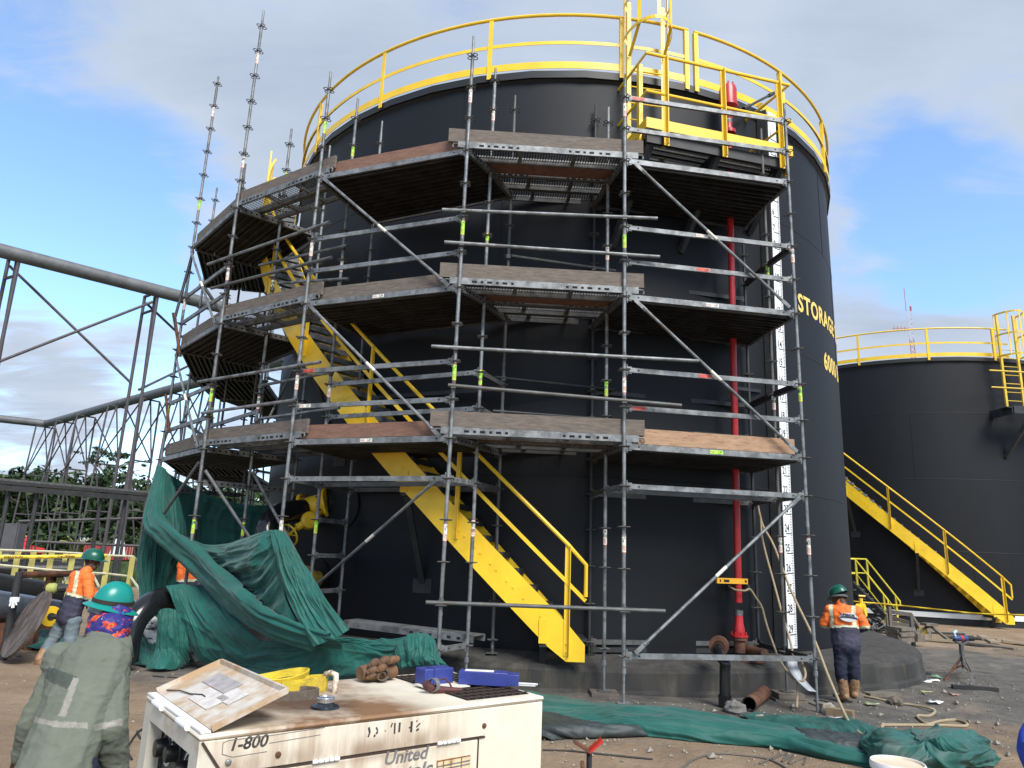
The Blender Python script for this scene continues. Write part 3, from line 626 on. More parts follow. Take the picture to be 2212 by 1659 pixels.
peb = N(t, 'ShaderNodeRGB'); peb.outputs[0].default_value = (.30, .27, .23, 1); c = mixc(M_(t, 'MULTIPLY', sp_, .75), c, peb.outputs[0]); LK(c, b.inputs['Base Color'])
c = mixc(M_(t, 'MULTIPLY', N_mr(noi(4.5, 9, .72), .55, .75), .38), c, dark_rgb.outputs[0]); LK(c, b.inputs['Base Color'])
bp = N(t, 'ShaderNodeBump', i_Strength=1.0, i_Distance=.07); LK(M_(t, 'ADD', M_(t, 'ADD', noi(7, 10, .7), M_(t, 'MULTIPLY', noi(55, 6, .7), .35)), M_(t, 'MULTIPLY', sp_, .15)), bp.inputs['Height']); LK(bp.outputs[0], b.inputs['Normal'])
def graded(lo, hi, c0, n, k=5.0):
    r = []
    for i in range(n+1):
        s = -1+2*i/n; e = math.sinh(k*s)/math.sinh(k); r.append(c0+(hi-c0)*e if e > 0 else c0+(c0-lo)*e)
    return r
xs = graded(-400, 400, 0, 230, 5.4); ys = graded(-60, 700, 8, 240, 5.4)
m = MB(); m.grid([[(x, y, gz(x, y)) for y in ys] for x in xs]); tag(m.build('ground', ga, None, angle=180), kind='structure')
# loose stones
peb_m = mat('stones', (.24, .215, .18), .9, 0, .35, 40, .3, 60)
m = MB(); rg = random.Random(11)
for i in range(2600):
    if i < 1500: x, y = rg.uniform(.3, 8.5), rg.uniform(6, 15)
    elif i < 2100: x, y = rg.uniform(-3.5, 5), rg.uniform(5, 9.5)
    else: x, y = rg.uniform(-9, -1), rg.uniform(4, 12)
    if math.hypot(x-CX, y-CY) < 7.15: continue
    s = rg.uniform(.006, .02) if rg.random() < .93 else rg.uniform(.02, .05); z = gz(x, y)
    p = [V((rg.uniform(-1, 1), rg.uniform(-1, 1), rg.uniform(-.4, .8)))*s for _ in range(4)]; o_ = V((x, y, z+s*.3))
    pts = [V((1, 0, 0)), V((-.4, .9, 0)), V((-.6, -.8, 0)), V((.1, .1, .75)), V((0, 0, -.5))]; q = [o_+pp*s*1.1+dd*.35 for pp, dd in zip(pts, p+[V((0, 0, 0))])]
    m.add(q, [(0, 1, 3), (1, 2, 3), (2, 0, 3), (1, 0, 4), (2, 1, 4), (0, 2, 4)])
tag(m.build('loose_stones', peb_m, None, smooth=False), kind='stuff')
# foundation pad of tank 1
conc = mat('stained_concrete', (.034, .033, .031), .9, 0, .4, 3, .5, 22, ((.075, .066, .05), .34, 2.2), stretch=(1, 1, .25))
conctop = mat('oily_crushed_stone', (.050, .047, .043), .95, 0, .4, 8, .8, 45)
m = MB(); a0 = 0; prof = []; nseg = 260; P = []
for i in range(nseg+1):
    a = 360*i/nseg; nz = mnoise.noise(V((math.cos(R_(a))*6, math.sin(R_(a))*6, 1))); n2_ = mnoise.noise(V((math.cos(R_(a))*25, math.sin(R_(a))*25, 3)))
    aa = (a+180) % 360-180; q_ = max(0, min(1, (aa+64)/26)); q_ = q_*q_*(3-2*q_); w_ = .63+.40*q_ if aa < 100 else 1.03
    P.append([cyl_pt(a, TR-.02, TB-.005), cyl_pt(a, TR+.2, TB-.02+.02*n2_), cyl_pt(a, TR+w_-.25+.06*nz, TB-.04+.02*nz), cyl_pt(a, TR+w_-.04+.03*nz+.02*n2_, TB-.10+.02*n2_), cyl_pt(a, TR+w_+.01*nz, TB-.16), cyl_pt(a, TR+w_+.005, -.52+.02*n2_), cyl_pt(a, TR+w_+.03+.03*n2_, -.56), cyl_pt(a, TR+w_+.05+.03*nz, -.95)])
m.grid(P); fi = len(P[0])-1
m.m = [1 if (k % fi) < 3 else 0 for k in range(len(m.f))]
tag(m.build('concrete_foundation', [conc, conctop], None, angle=25), 'low round dark concrete foundation carrying the scaffolded tank', 'foundation')

# ------------------------------------------------------------------ service platform and ladder on tank 1
ZP = 7.36
FL, FR = at_z(1396, 287, ZP), at_z(1701, 347, ZP); pe = (FR-FL).normalized(); pin = V((-pe.y, pe.x, 0))
plat = thing('service_platform', 'yellow railed service platform with black underframe high on the scaffolded tank', 'platform', lerp(FL, FR, .5))
m = MB(); m.bar(FL+V((0, 0, -.08)), FR+V((0, 0, -.08)), .06, .17); m.bar(FL+pe*.03, FL+pe*.03+pin*.9, .06, .13); m.bar(FR-pe*.03, FR-pe*.03+pin*1.0, .06, .13); m.bar(FL+pin*.45, FR+pin*.45, .05, .08)
for q, uvs in ((FL+pe*.1, ((1322, 533),)), (lerp(FL, FR, .5), ((1470, 546),)), (FR-pe*.1, ((1618, 505),))):
    e = at_cyl(*uvs[0]); m.bar(q+pin*.02+V((0, 0, -.1)), e, .09, .09); m.bar(q+V((0, 0, -.1)), q+pin*1.1+V((0, 0, -.1)), .08, .1)
m.build('underframe', steel_dark, plat, smooth=False)
for k in range(3):
    me = bpy.data.meshes.new('grating'); a = FL+pe*.06+pin*(.05+k*.3)+V((0, 0, .01)); c = FR-pe*.06+pin*(.05+k*.3)+V((0, 0, .01)); wd = .27; me.from_pydata([tuple(a), tuple(c), tuple(c+pin*wd), tuple(a+pin*wd)], [], [(0, 1, 2, 3)]); me.materials.append(perf)
    uv = me.uv_layers.new(); ll = (c-a).length
    for li, co in enumerate(((0, 0), (ll, 0), (ll, wd), (0, wd))): uv.data[li].uv = co
    o = put('grating', me, plat); m = MB(); m.bar(a+V((0, 0, -.02)), c+V((0, 0, -.02)), .02, .05); m.bar(a+pin*wd+V((0, 0, -.02)), c+pin*wd+V((0, 0, -.02)), .02, .05); m.build('grating_edge', galvd, o, smooth=False)
ZR = 8.66; RA, RB, RC, RD = at_z(1316, 222, ZR), at_z(1396, 114, ZR), at_z(1704, 184, ZR), at_z(1593, 275, ZR)
m = MB(); m.path([RA, RB, RC, RD], .027, 8); m.build('top_rail', yellow, plat)
dz = V((0, 0, -.66)); m = MB(); m.path([RA+dz, RB+dz, RC+dz, RD+dz], .024, 8); m.build('mid_rail', yellow, plat)
m = MB(); dz = V((0, 0, ZP+.11-ZR))
for a, c in ((RA, RB), (RB, RC), (RC, RD)): m.bar(a+dz, c+dz, .01, .17)
m.build('kick_plate', yellow, plat, smooth=False)
for q, d_ in ((lerp(RA, RB, .8), pe), (lerp(RB, RC, .13), -pin), (lerp(RB, RC, .52), -pin), (lerp(RB, RC, .92), -pin), (lerp(RC, RD, .15), pe), (lerp(RC, RD, .93), pe), (lerp(RA, RB, .08), -pe)):
    m = MB(); b0 = V((q.x, q.y, ZP-.22)); m.bar(b0, V((q.x, q.y, ZR)), .085, .012, d_); m.bar(b0-pin*.0+d_*.04, V((q.x, q.y, ZR))+d_*.04, .012, .07, d_); m.build('post', yellow, plat, smooth=False)
lad = thing('caged_ladder', 'yellow caged ladder rising from the service platform past the roof rail', 'ladder', cyl_pt(-81, TR+.25, ZP))
def LP(dx, dr, z): a = R_(-81); return V((CX+(TR+.25+dr)*math.cos(a)-dx*math.sin(a), CY+(TR+.25+dr)*math.sin(a)+dx*math.cos(a), z))
for s in (-1, 1):
    m = MB(); m.bar(LP(s*.29, 0, ZP), LP(s*.29, 0, 10.15), .065, .012, LP(0, 1, 0)-LP(0, 0, 0)); m.bar(LP(s*.29+s*.03, -.03, ZP), LP(s*.29+s*.03, -.03, 10.15), .012, .06, LP(0, 1, 0)-LP(0, 0, 0)); m.build('stile', yellow, lad, smooth=False)
z = ZP+.3
while z < 9.0:
    m = MB(); m.tube(LP(-.28, 0, z), LP(.28, 0, z), .012, 8); m.build('rung', yellow, lad); z += .3
hoops = [(9.15, .30, .40), (9.42, .38, .62), (10.05, .38, .62), (10.75, .38, .62), (11.5, .38, .62)]
def hp(a, rx, ry, z): return LP(math.sin(R_(a))*rx, .02+(1-math.cos(R_(a)))*ry*.5 if False else .02+ry*(.5-.5*math.cos(R_(a)))*1.0, z)
def hoop_pts(rx, ry, z): return [LP(rx*math.cos(R_(a)), ry*math.sin(R_(a)), z) for a in range(0, 181, 10)]
for z, rx, ry in hoops[1:]:
    m = MB(); pts = hoop_pts(rx, ry, z)
    for a, c in zip(pts[:-1], pts[1:]): m.bar(a, c, .007, .06)
    m.bar(LP(-rx, 0, z), LP(-.29, 0, z-.1), .007, .06); m.bar(LP(rx, 0, z), LP(.29, 0, z-.1), .007, .06); m.build('hoop', yellow, lad, smooth=False)
for a in (0, 45, 90, 135, 180):
    m = MB(); p = [LP(rx*math.cos(R_(a))*.98, ry*math.sin(R_(a))*.98, z) for z, rx, ry in hoops[1:]]
    for q, r in zip(p[:-1], p[1:]): m.bar(q, r, .055, .008, (r-LP(0, 0, r.z)))
    if a in (45, 135): m.bar(p[0], LP(.29 if a < 90 else -.29, .02, 9.1), .05, .008, LP(0, 1, 0)-LP(0, 0, 0))
    m.build('cage_strip', yellow, lad, smooth=False)
# red foam riser
b0, b1 = at_cyl(1597, 1378, TR+.3), at_cyl(1574, 290, TR+.3)
ris = thing('fire_riser', 'slender red foam pipe running up the tank wall to a red canister', 'pipe', b0)
def rp(f): return lerp(b0, b1, f)
axd = (b1-b0).normalized()
m = MB(); m.tube(rp(.06), b1, .05, 16); m.build('pipe', red, ris)
m = MB(); o_ = at_cyl(1597, 1376, TR+.3); m.lathe([(.0, 0), (.12, 0), (.12, .03), (.075, .035), (.075, .12), (.06, .17), (.055, .30)], o_, axd, 20); 
for k in range(8): c = o_+V((math.cos(k*.785)*.1, math.sin(k*.785)*.1, 0)); m.tube(c-V((0, 0, .03)), c+V((0, 0, .07)), .009, 6)
m.build('base_flange', red, ris)
m = MB(); m.lathe([(.055, .29), (.058, .29), (.058, .36), (.055, .36)], o_, axd, 16); m.build('bare_joint', galv, ris)
m = MB(); m.lathe([(.11, -.035), (.11, 0), (.08, 0), (.08, -.2), (.0, -.2)], o_+V((0, 0, -.005)), axd, 20); m.build('stub', rust, ris)
m = MB(); m.lathe([(.055, 0), (.115, 0), (.115, .06), (.075, .07), (.06, .12), (.06, .2)], b1, axd, 20); m.build('flange', red, ris)
m = MB(); m.lathe([(.06, .2), (.06, .27)], b1, axd, 16); m.build('bare_joint', galv, ris)
m = MB(); m.lathe([(.06, .27), (.07, .30), (.07, .42), (.16, .5), (.16, .54), (.145, .55), (.145, .82), (.13, .88), (.05, .91), (0, .91)], b1, axd, 24); m.build('canister', red, ris)
m = MB()
for k in range(7): a = k*.9; c = b1+axd*.89+V((math.cos(a)*.1, math.sin(a)*.1, 0)); m.tube(c, c+axd*.05, .012, 6)
m.build('cap_bolts', red, ris)
m = MB(); m.bar(at_cyl(1640, 845, TR), at_cyl(1578, 838, TR+.3), .05, .05); m.build('bracket', steel_dark, ris, smooth=False)
m = MB(); a, c = at_cyl(1612, 232, TR+.25), at_cyl(1666, 204, TR+.15); m.tube(a, c, .022, 8); m.tube(a-(c-a)*.1, a+(c-a)*.12, .035, 8); m.tube(c-(c-a)*.1, c+(c-a)*.1, .035, 8); tag(m.build('stay_rod', steel_dark, None), 'short black stay rod by the red canister under the platform rail', 'rod')
# spirit level resting on a bracket of the riser
a, c = at_cyl(1548, 1254, TR+.34), at_cyl(1614, 1256, TR+.34); m = MB(); m.bar(a, c, .03, .075); m.mi = 1; d_ = (c-a).normalized(); nn = V((d_.y, -d_.x, 0))*.016
for f, w_ in ((.1, .02), (.3, .09), (.93, .03)): q = lerp(a, c, f)+nn; m.bar(q-d_*w_*.5, q+d_*w_*.5, .004, .035)
tag(m.build('spirit_level', [mat('level_yellow', (.85, .42, .03), .45), black], None, smooth=False), 'yellow spirit level tied behind the red riser near its foot', 'spirit level')
m = MB(); m.bar(at_cyl(1572, 1268, TR), at_cyl(1618, 1270, TR+.36), .06, .09); m.build('bracket', steel_dark, ris, smooth=False)
# level gauge board
gth = -55.6
gau = thing('level_gauge', 'tall white gauge board with black foot numbers on the black tank wall', 'gauge', cyl_pt(-56, TR+.1, TB))
ga_, gb_ = at_cyl(1703, 1399, TR+.2), at_cyl(1727, 1399, TR+.2); gdir = V((gb_.x-ga_.x, gb_.y-ga_.y, 0)).normalized(); gw = .205; gn = V((gdir.y, -gdir.x, 0))
gtop = at_cyl(1667, 262, TR+.2); tilt = V((gtop.x-ga_.x, gtop.y-ga_.y, 0))*.55
def gp(s, z, off=0): f = (z+.07)/(8.85+.07); return V((ga_.x, ga_.y, z))+gdir*s+gn*off+tilt*f
m = MB(); m.prism([gp(0, -.07), gp(gw, -.07), gp(gw, 8.86), gp(0, 8.86)], -gn*.012); m.build('board', white, gau, smooth=False)
m = MB(); m.prism([gp(-.012, -.07, -.02), gp(-.012, 8.9, -.02), gp(-.012, 8.9, -.02)-gn*.16-gdir*.05, gp(-.012, -.07, -.02)-gn*.16-gdir*.05], -gdir*.01)
m.prism([gp(gw*.2, -.07, -.02), gp(gw*.8, -.07, -.02), gp(gw*.8, 8.8, -.02), gp(gw*.2, 8.8, -.02)], -gn*.1); m.build('backing_channel', steel_dark, gau, smooth=False)
m = MB(); FT = .293; z29 = .145
for k in range(1, 31):
    z = z29+FT*(29-k)
    if not (-.05 < z < 8.75): continue
    for j in range(12):
        zz_ = z-.03-FT*j/12
        if zz_ < -.05: break
        w_ = .145 if j == 0 else (.055 if j == 6 else .038)
        m.prism([gp(gw-.012-w_, zz_, .001), gp(gw-.012, zz_, .001), gp(gw-.012, zz_+(.014 if j == 0 else .007), .001), gp(gw-.012-w_, zz_+(.014 if j == 0 else .007), .001)], gn*.002)
    add_text(m, str(k), .16, gp(.02, z+.005, .003), gdir, (0, 0, 1), squash=.68, depth=.001, bold=.001)
m.build('scale_marks', black, gau, smooth=False)
# caged ladder on the far tank
lad2 = thing('caged_ladder', 'yellow caged ladder on the far tank at the right picture edge', 'ladder', at_cyl(2185, 880, TR+.35, T2X, T2Y))
def L2(u, v): return at_cyl(u, v, TR+.4, T2X, T2Y)
s0, s1 = L2(2176, 884), L2(2200, 884); zb2, zt2 = s0.z, T2B+10.55; d2 = V((s1.x-s0.x, s1.y-s0.y, 0)).normalized(); o2 = V((d2.y, -d2.x, 0))
w2 = .62
for q in (s0, s0+d2*w2):
    m = MB(); m.bar(V((q.x, q.y, zb2)), V((q.x, q.y, zt2)), .07, .07); m.build('stile', yellow2, lad2, smooth=False)
z = zb2+.3
while z < zt2-1: m = MB(); m.tube(V((s0.x, s0.y, z)), V((s0.x, s0.y, z))+d2*w2, .014, 6); m.build('rung', yellow2, lad2); z += .3
c2 = V((s0.x, s0.y, 0))+d2*w2/2
for z in (zt2-1.55, zt2-.8, zt2-.05):
    m = MB(); pts = [c2+d2*(.42*math.cos(R_(a)))+o2*(.65*math.sin(R_(a)))+V((0, 0, z)) for a in range(0, 181, 12)]
    for a, c in zip(pts[:-1], pts[1:]): m.bar(a, c, .01, .06)
    m.build('hoop', yellow2, lad2, smooth=False)
for a in (0, 45, 90, 135, 180):
    q = c2+d2*(.42*math.cos(R_(a)))+o2*(.65*math.sin(R_(a))); m = MB(); m.bar(q+V((0, 0, zt2-1.6)), q+V((0, 0, zt2)), .05, .01, o2); m.build('cage_strip', yellow2, lad2, smooth=False)
pz = zb2
plat2 = thing('service_platform', 'black bracketed platform with yellow rails below the far tank ladder', 'platform', V((c2.x, c2.y, pz)))
pa_ = V((s0.x, s0.y, pz))-d2*.25+o2*.55; pb_ = pa_+d2*3.6
m = MB(); m.bar(pa_+V((0, 0, -.13)), pb_+V((0, 0, -.13)), .08, .26); m.bar(pa_+V((0, 0, -.13)), pa_-o2*1.0+V((0, 0, -.13)), .08, .26); m.bar(pa_+d2*1.5-o2*.4+V((0, 0, -.05)), pa_+d2*1.5+V((0, 0, -.05)), 3.4, .03)
q = L2(2168, 990); m.bar(pa_+d2*.7+V((0, 0, -.2)), at_cyl(2172, 988, TR, T2X, T2Y), .12, .12); m.build('underframe', steel_dark, plat2, smooth=False)
m = MB()
for h in (.62, 1.2): m.tube(pa_+V((0, 0, h))-d2*.6-o2*.1, pb_+V((0, 0, h)), .025, 8)
m.build('rails', yellow2, plat2)
# ------------------------------------------------------------------ green tarpaulins
tarp_m = mat('green_tarpaulin', (.005, .083, .067), .62, 0, .2, 2.2, .08, 26, spec=.35)
tb = tarp_m.node_tree.nodes['Principled BSDF']; tb.inputs['Sheen Weight'].default_value = .15; tb.inputs['Transmission Weight'].default_value = 0.0
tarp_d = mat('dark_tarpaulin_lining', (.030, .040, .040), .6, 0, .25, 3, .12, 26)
tarp_l = mat('dusty_tarpaulin', (.014, .090, .076), .6, 0, .35, 3.0, .15, 22, ((.045, .075, .062), .4, 3))
def cr(p, t):
    n = len(p)-1; i = min(int(t*n), n-1); f = t*n-i; a, b, c, d = p[max(i-1, 0)], p[i], p[i+1], p[min(i+2, n)]
    return .5*((2*b)+(c-a)*f+(2*a-5*b+4*c-d)*f*f+(3*b-a-3*c+d)*f*f*f)
def ridge(p): return 1-2*abs(mnoise.noise(p))
def crest(p): return max(0, 1-2.4*abs(mnoise.noise(p)))**1.4
def cloth(name, rows, parent, nu=70, nv=60, folds=(), fine=.010, seed=0, m=tarp_m, thick=.004, floor=True, warp=1.0):
    """rows: control rows of points; folds: (height, cycles along u, cycles along v) stretched ridges"""
    nu = int(nu*1.7); nv = int(nv*1.7); W = [[V(p) for p in r] for r in rows]; ctr = []
    for i in range(nu+1):
        col = [cr(r, i/nu) for r in W]; ctr.append([cr(col, j/nv) for j in range(nv+1)])
    P = [[None]*(nv+1) for _ in range(nu+1)]
    for i in range(nu+1):
        for j in range(nv+1):
            du = ctr[min(i+1, nu)][j]-ctr[max(i-1, 0)][j]; dv = ctr[i][min(j+1, nv)]-ctr[i][max(j-1, 0)]
            nn = du.cross(dv); nn = nn.normalized() if nn.length > 1e-9 else V((0, -1, 0))
            if nn.dot(V((0, 0, CAMZ))-ctr[i][j]) < 0: nn = -nn
            s, t_ = i/nu, j/nv; h = 0; ed = .35+.65*min(1, 7*min(s, 1-s, t_, 1-t_))
            for k, (amp, fu, fv) in enumerate(folds):
                q = V((s*fu+.35*warp*mnoise.noise(V((s*3, t_*3, seed+k*7.7))), t_*fv+.35*warp*mnoise.noise(V((s*3+9, t_*3, seed+k*5.1))), seed*3.3+k*11.3))
                h += amp*(.6*ridge(q)+.7*crest(V((q.x*1.3+3, q.y*1.1+1, q.z+2)))+.42*crest(V((q.x*2.6+5, q.y*1.6, q.z+3)))+.2*crest(V((q.x*4.6, q.y*2.0+7, q.z+9)))+.07*crest(V((q.x*8, q.y*2.4+2, q.z+1))))*.58*ed
            p0 = ctr[i][j]; h += fine*.3*mnoise.noise(p0*6+V((seed, 0, 0)))+fine*.8*crest(p0*2.3+V((0, seed, 0)))+fine*.35*crest(p0*5+V((0, seed, 3)))
            p = p0+nn*h
            if floor and math.hypot(p.x, p.y) < 40: p.z = max(p.z, gz(p.x, p.y)+.008+.004*(seed % 3))
            P[i][j] = p
    mb = MB(); mb.grid(P); o = mb.build(name, m, parent, angle=180)
    md = o.modifiers.new('thickness', 'SOLIDIFY'); md.thickness = thick; md.offset = 0
    return o
def ss(a, b, x): t_ = max(0, min(1, (x-a)/(b-a))); return t_*t_*(3-2*t_)
def rowp(*a): return [G(u, v, .02) if d == 0 else at_d(u, v, d) for u, v, d in a]
def row(*a): return [at_d(u, v, d-(.75*ss(430, 560, u)*(1-ss(740, 900, u)) if d < 13 else 0)) for u, v, d in a]
def Z3(x, y): return 230.4+x*.2083, 1123.3+y*.2083
T = thing('tarpaulin', 'big crumpled green tarpaulin sagging off the scaffold over the black pipe bend', 'tarpaulin', at_z(520, 1440, -.6))
# panel hung behind the poles
cloth('back_panel', [row((352, 1015, 14.3), (430, 1060, 14.2), (520, 1088, 14.0), (600, 1092, 13.9), (640, 1100, 13.8)), row((345, 1100, 14.3), (430, 1120, 14.3), (520, 1140, 14.1), (600, 1150, 14), (640, 1160, 13.9)), row((300, 1260, 14.4), (400, 1280, 14.3), (500, 1290, 14.2), (600, 1290, 14.0), (640, 1290, 13.9))], T, 60, 40, ((.05, 9, 1.2), (.03, 3, 5)), seed=1)
# left fall from the deck corner to the ground
cloth('left_fall', [row((340, 1008, 13.6), (350, 1012, 13.55), (362, 1030, 13.5), (372, 1060, 13.5)), row((318, 1120, 13.1), (345, 1130, 13.0), (378, 1150, 13.0), (400, 1160, 13.1)), row((296, 1210, 13.0), (325, 1205, 13.0), (350, 1212, 13.1), (372, 1222, 13.3)), row((300, 1290, 12.9), (320, 1295, 12.95), (335, 1300, 13.1), (345, 1300, 13.3)), row((304, 1385, 12.7), (322, 1380, 12.8), (338, 1370, 13.0), (352, 1360, 13.2))], T, 50, 70, ((.07, 6, 1.0), (.05, 2, 3)), seed=2)
cloth('inner_fall', [row((330, 1165, 13.5), (360, 1180, 13.5), (390, 1210, 13.5), (430, 1230, 13.4)), row((325, 1230, 13.5), (358, 1235, 13.5), (390, 1245, 13.5), (425, 1260, 13.4)), row((325, 1330, 13.3), (355, 1330, 13.4), (385, 1330, 13.4), (420, 1330, 13.3))], T, 50, 40, ((.05, 4, 1.5), (.05, 3, 3)), seed=3)
# gathered diagonal swath
cloth('gathered_fold', [row((341, 1006, 13.5), (349, 1010, 13.4), (357, 1018, 13.4), (364, 1030, 13.5)),
      row((314, 1128, 12.8), (334, 1112, 12.6), (352, 1118, 12.6), (366, 1135, 12.8)), row((336, 1165, 12.4), (364, 1145, 12.1), (380, 1160, 12.1), (392, 1180, 12.3)), row((392, 1214, 11.9), (415, 1188, 11.6), (432, 1200, 11.6), (440, 1220, 11.8)),
      row((440, 1262, 11.4), (468, 1240, 11.1), (486, 1252, 11.1), (494, 1270, 11.3)), row((500, 1322, 11.0), (530, 1295, 10.7), (552, 1310, 10.7), (556, 1335, 10.9)), row((580, 1372, 10.6), (608, 1340, 10.3), (630, 1358, 10.3), (632, 1385, 10.5)), row((680, 1404, 10.1), (700, 1372, 9.9), (730, 1378, 9.8), (745, 1400, 9.9))], T, 36, 150, ((.075, 5, 3), (.03, 11, 3)), seed=4)
# main sag between the peak and the gathered swath
cloth('main_sag', [row((398, 1163, 12.3), (440, 1176, 12.0), (490, 1176, 11.6), (540, 1160, 11.2), (592, 1146, 10.75)), row((410, 1190, 12.0), (455, 1205, 11.75), (505, 1208, 11.4), (550, 1195, 11.0), (598, 1165, 10.6)),
      row((430, 1215, 11.8), (478, 1232, 11.75), (522, 1245, 11.45), (562, 1240, 11.0), (604, 1195, 10.55)), row((460, 1250, 11.5), (502, 1268, 11.5), (540, 1290, 11.3), (578, 1290, 10.9), (612, 1240, 10.5)), row((500, 1300, 11.1), (532, 1312, 11.1), (566, 1335, 10.9), (600, 1345, 10.6), (625, 1300, 10.35)), row((570, 1350, 10.7), (592, 1358, 10.65), (615, 1372, 10.5), (638, 1375, 10.35), (650, 1345, 10.2))], T, 80, 90, ((.085, 1.6, 7), (.05, 3, 3), (.02, 3, 22)), seed=5)
# right slope from the peak
cloth('right_slope', [row((590, 1146, 10.75), (596, 1147, 10.7), (604, 1150, 10.7), (610, 1156, 10.75)), row((598, 1200, 10.55), (612, 1198, 10.5), (624, 1196, 10.5), (634, 1198, 10.55)), row((612, 1262, 10.4), (634, 1255, 10.35), (654, 1248, 10.35), (672, 1248, 10.4)), row((640, 1330, 10.2), (668, 1322, 10.15), (692, 1312, 10.1), (712, 1308, 10.1)), row((680, 1398, 9.95), (706, 1388, 9.9), (736, 1375, 9.85), (756, 1362, 9.85))], T, 50, 90, ((.06, 5, 1.3), (.035, 2.5, 4), (.012, 9, 4)), seed=6)
# cover over the pipe bend, running down to the ground
cloth('bend_cover', [rowp((356, 1268, 11.55), (382, 1266, 11.6), (412, 1267, 11.75), (446, 1268, 11.75)), rowp((368, 1286, 11.5), (398, 1287, 11.5), (434, 1288, 11.45), (476, 1291, 11.25)), rowp((382, 1318, 11.45), (416, 1320, 11.35), (458, 1325, 11.05), (510, 1330, 10.7)), rowp((398, 1356, 11.4), (440, 1362, 11.15), (492, 1368, 10.75), (550, 1372, 10.35)), rowp((416, 1396, 11.35), (468, 1404, 11.0), (530, 1405, 10.6), (600, 1400, 10.1)), rowp((436, 1428, 11.3), (500, 1440, 10.9), (570, 1444, 10.4), (640, 1428, 9.95))], T, 80, 110, ((.06, 3.5, 1.0), (.04, 2.0, 3)), seed=7)
cloth('front_fall', [rowp((343, 1318, 11.55), (362, 1314, 11.5), (384, 1320, 11.45), (404, 1338, 11.4)), rowp((341, 1360, 11.5), (364, 1362, 11.42), (388, 1366, 11.38), (408, 1374, 11.35)), rowp((337, 1405, 11.5), (362, 1410, 11.42), (390, 1412, 11.38), (412, 1408, 11.4)), rowp((316, 1446, 0), (350, 1449, 0), (384, 1444, 0), (418, 1428, 0))], T, 60, 70, ((.06, 4, .8), (.03, 2, 2)), seed=8)
cloth('ground_bunch', [rowp((256, 1360, 12.9), (290, 1362, 12.8), (318, 1372, 12.7), (346, 1388, 12.4)), rowp((262, 1382, 12.5), (292, 1384, 12.4), (320, 1390, 12.3), (346, 1398, 12.1)), rowp((270, 1406, 12.2), (296, 1404, 12.1), (320, 1408, 12.0), (345, 1416, 11.9)), rowp((274, 1432, 0), (298, 1436, 0), (322, 1441, 0), (346, 1446, 0))], T, 70, 60, ((.07, 3, 3), (.04, 5, 2.5)), seed=9)
# trailing part towards the centre pole
cloth('trailing_part', [rowp((420, 1392, 11.3), (520, 1388, 10.75), (600, 1382, 10.1), (680, 1382, 9.8), (745, 1378, 9.6), (830, 1390, 9.35), (900, 1380, 9.1), (944, 1394, 8.95)), rowp((436, 1412, 11.3), (520, 1408, 10.75), (600, 1402, 10.1), (680, 1400, 9.75), (750, 1394, 9.55), (830, 1404, 9.25), (900, 1396, 9.0), (948, 1410, 8.88)), rowp((455, 1430, 11.4), (530, 1436, 10.8), (605, 1440, 10.1), (690, 1432, 9.65), (760, 1420, 9.4), (840, 1422, 9.15), (905, 1414, 8.95), (958, 1428, 8.82)), rowp((480, 1442, 0), (540, 1460, 0), (610, 1478, 0), (690, 1482, 9.8), (770, 1464, 9.35), (845, 1450, 9.05), (915, 1444, 8.88), (985, 1454, 8.72))], T, 170, 60, ((.08, 2.0, 4), (.05, 5, 2)), seed=10)
cloth('knotted_end', [row((862, 1392, 9.15), (890, 1372, 9.0), (920, 1372, 8.95), (940, 1386, 8.9)), row((856, 1420, 9.0), (886, 1405, 8.85), (918, 1402, 8.8), (942, 1412, 8.8)), row((866, 1446, 8.95), (892, 1440, 8.8), (920, 1438, 8.75), (950, 1440, 8.75))], T, 40, 40, ((.07, 6, 1.2), (.03, 3, 3)), seed=11)
# second tarpaulin, flat on the ground at the right
T2 = thing('tarpaulin', 'long dusty green tarpaulin lying twisted on the dirt at the lower right', 'tarpaulin', at_z(1650, 1600, -.6))
def grow(*a): return [G(u, v, dz) for u, v, dz in a]
cloth('main_strip', [grow((1120, 1495, .02), (1200, 1508, .03), (1290, 1524, .03), (1380, 1528, .05), (1480, 1536, .08), (1580, 1554, .08), (1700, 1574, .07), (1800, 1602, .05), (1900, 1626, .05)), grow((1120, 1522, .05), (1200, 1530, .08), (1290, 1538, .08), (1380, 1546, .09), (1480, 1556, .11), (1580, 1572, .10), (1700, 1592, .09), (1800, 1616, .08), (1900, 1638, .07)), grow((1120, 1560, .03), (1200, 1560, .05), (1290, 1562, .05), (1380, 1568, .07), (1480, 1580, .07), (1580, 1591, .07), (1700, 1606, .07), (1800, 1629, .06), (1900, 1649, .05)), grow((1120, 1592, 0), (1200, 1590, .01), (1290, 1584, .01), (1380, 1584, .01), (1480, 1594, .015), (1580, 1602, .015), (1700, 1618, .01), (1800, 1640, .01), (1900, 1660, .01))], T2, 210, 70, ((.055, 1.6, 5), (.03, 4, 2.5)), seed=21, m=tarp_m)
cloth('dark_lining', [grow((1110, 1535, .06), (1200, 1550, .08), (1300, 1568, .07), (1400, 1580, .03)), grow((1110, 1570, .05), (1200, 1574, .08), (1300, 1582, .05), (1400, 1586, .02)), grow((1110, 1600, .0), (1200, 1596, .0), (1300, 1590, .0), (1400, 1588, 0))], T2, 60, 30, ((.05, 1.5, 4), (.03, 3, 2)), seed=22, m=tarp_d)
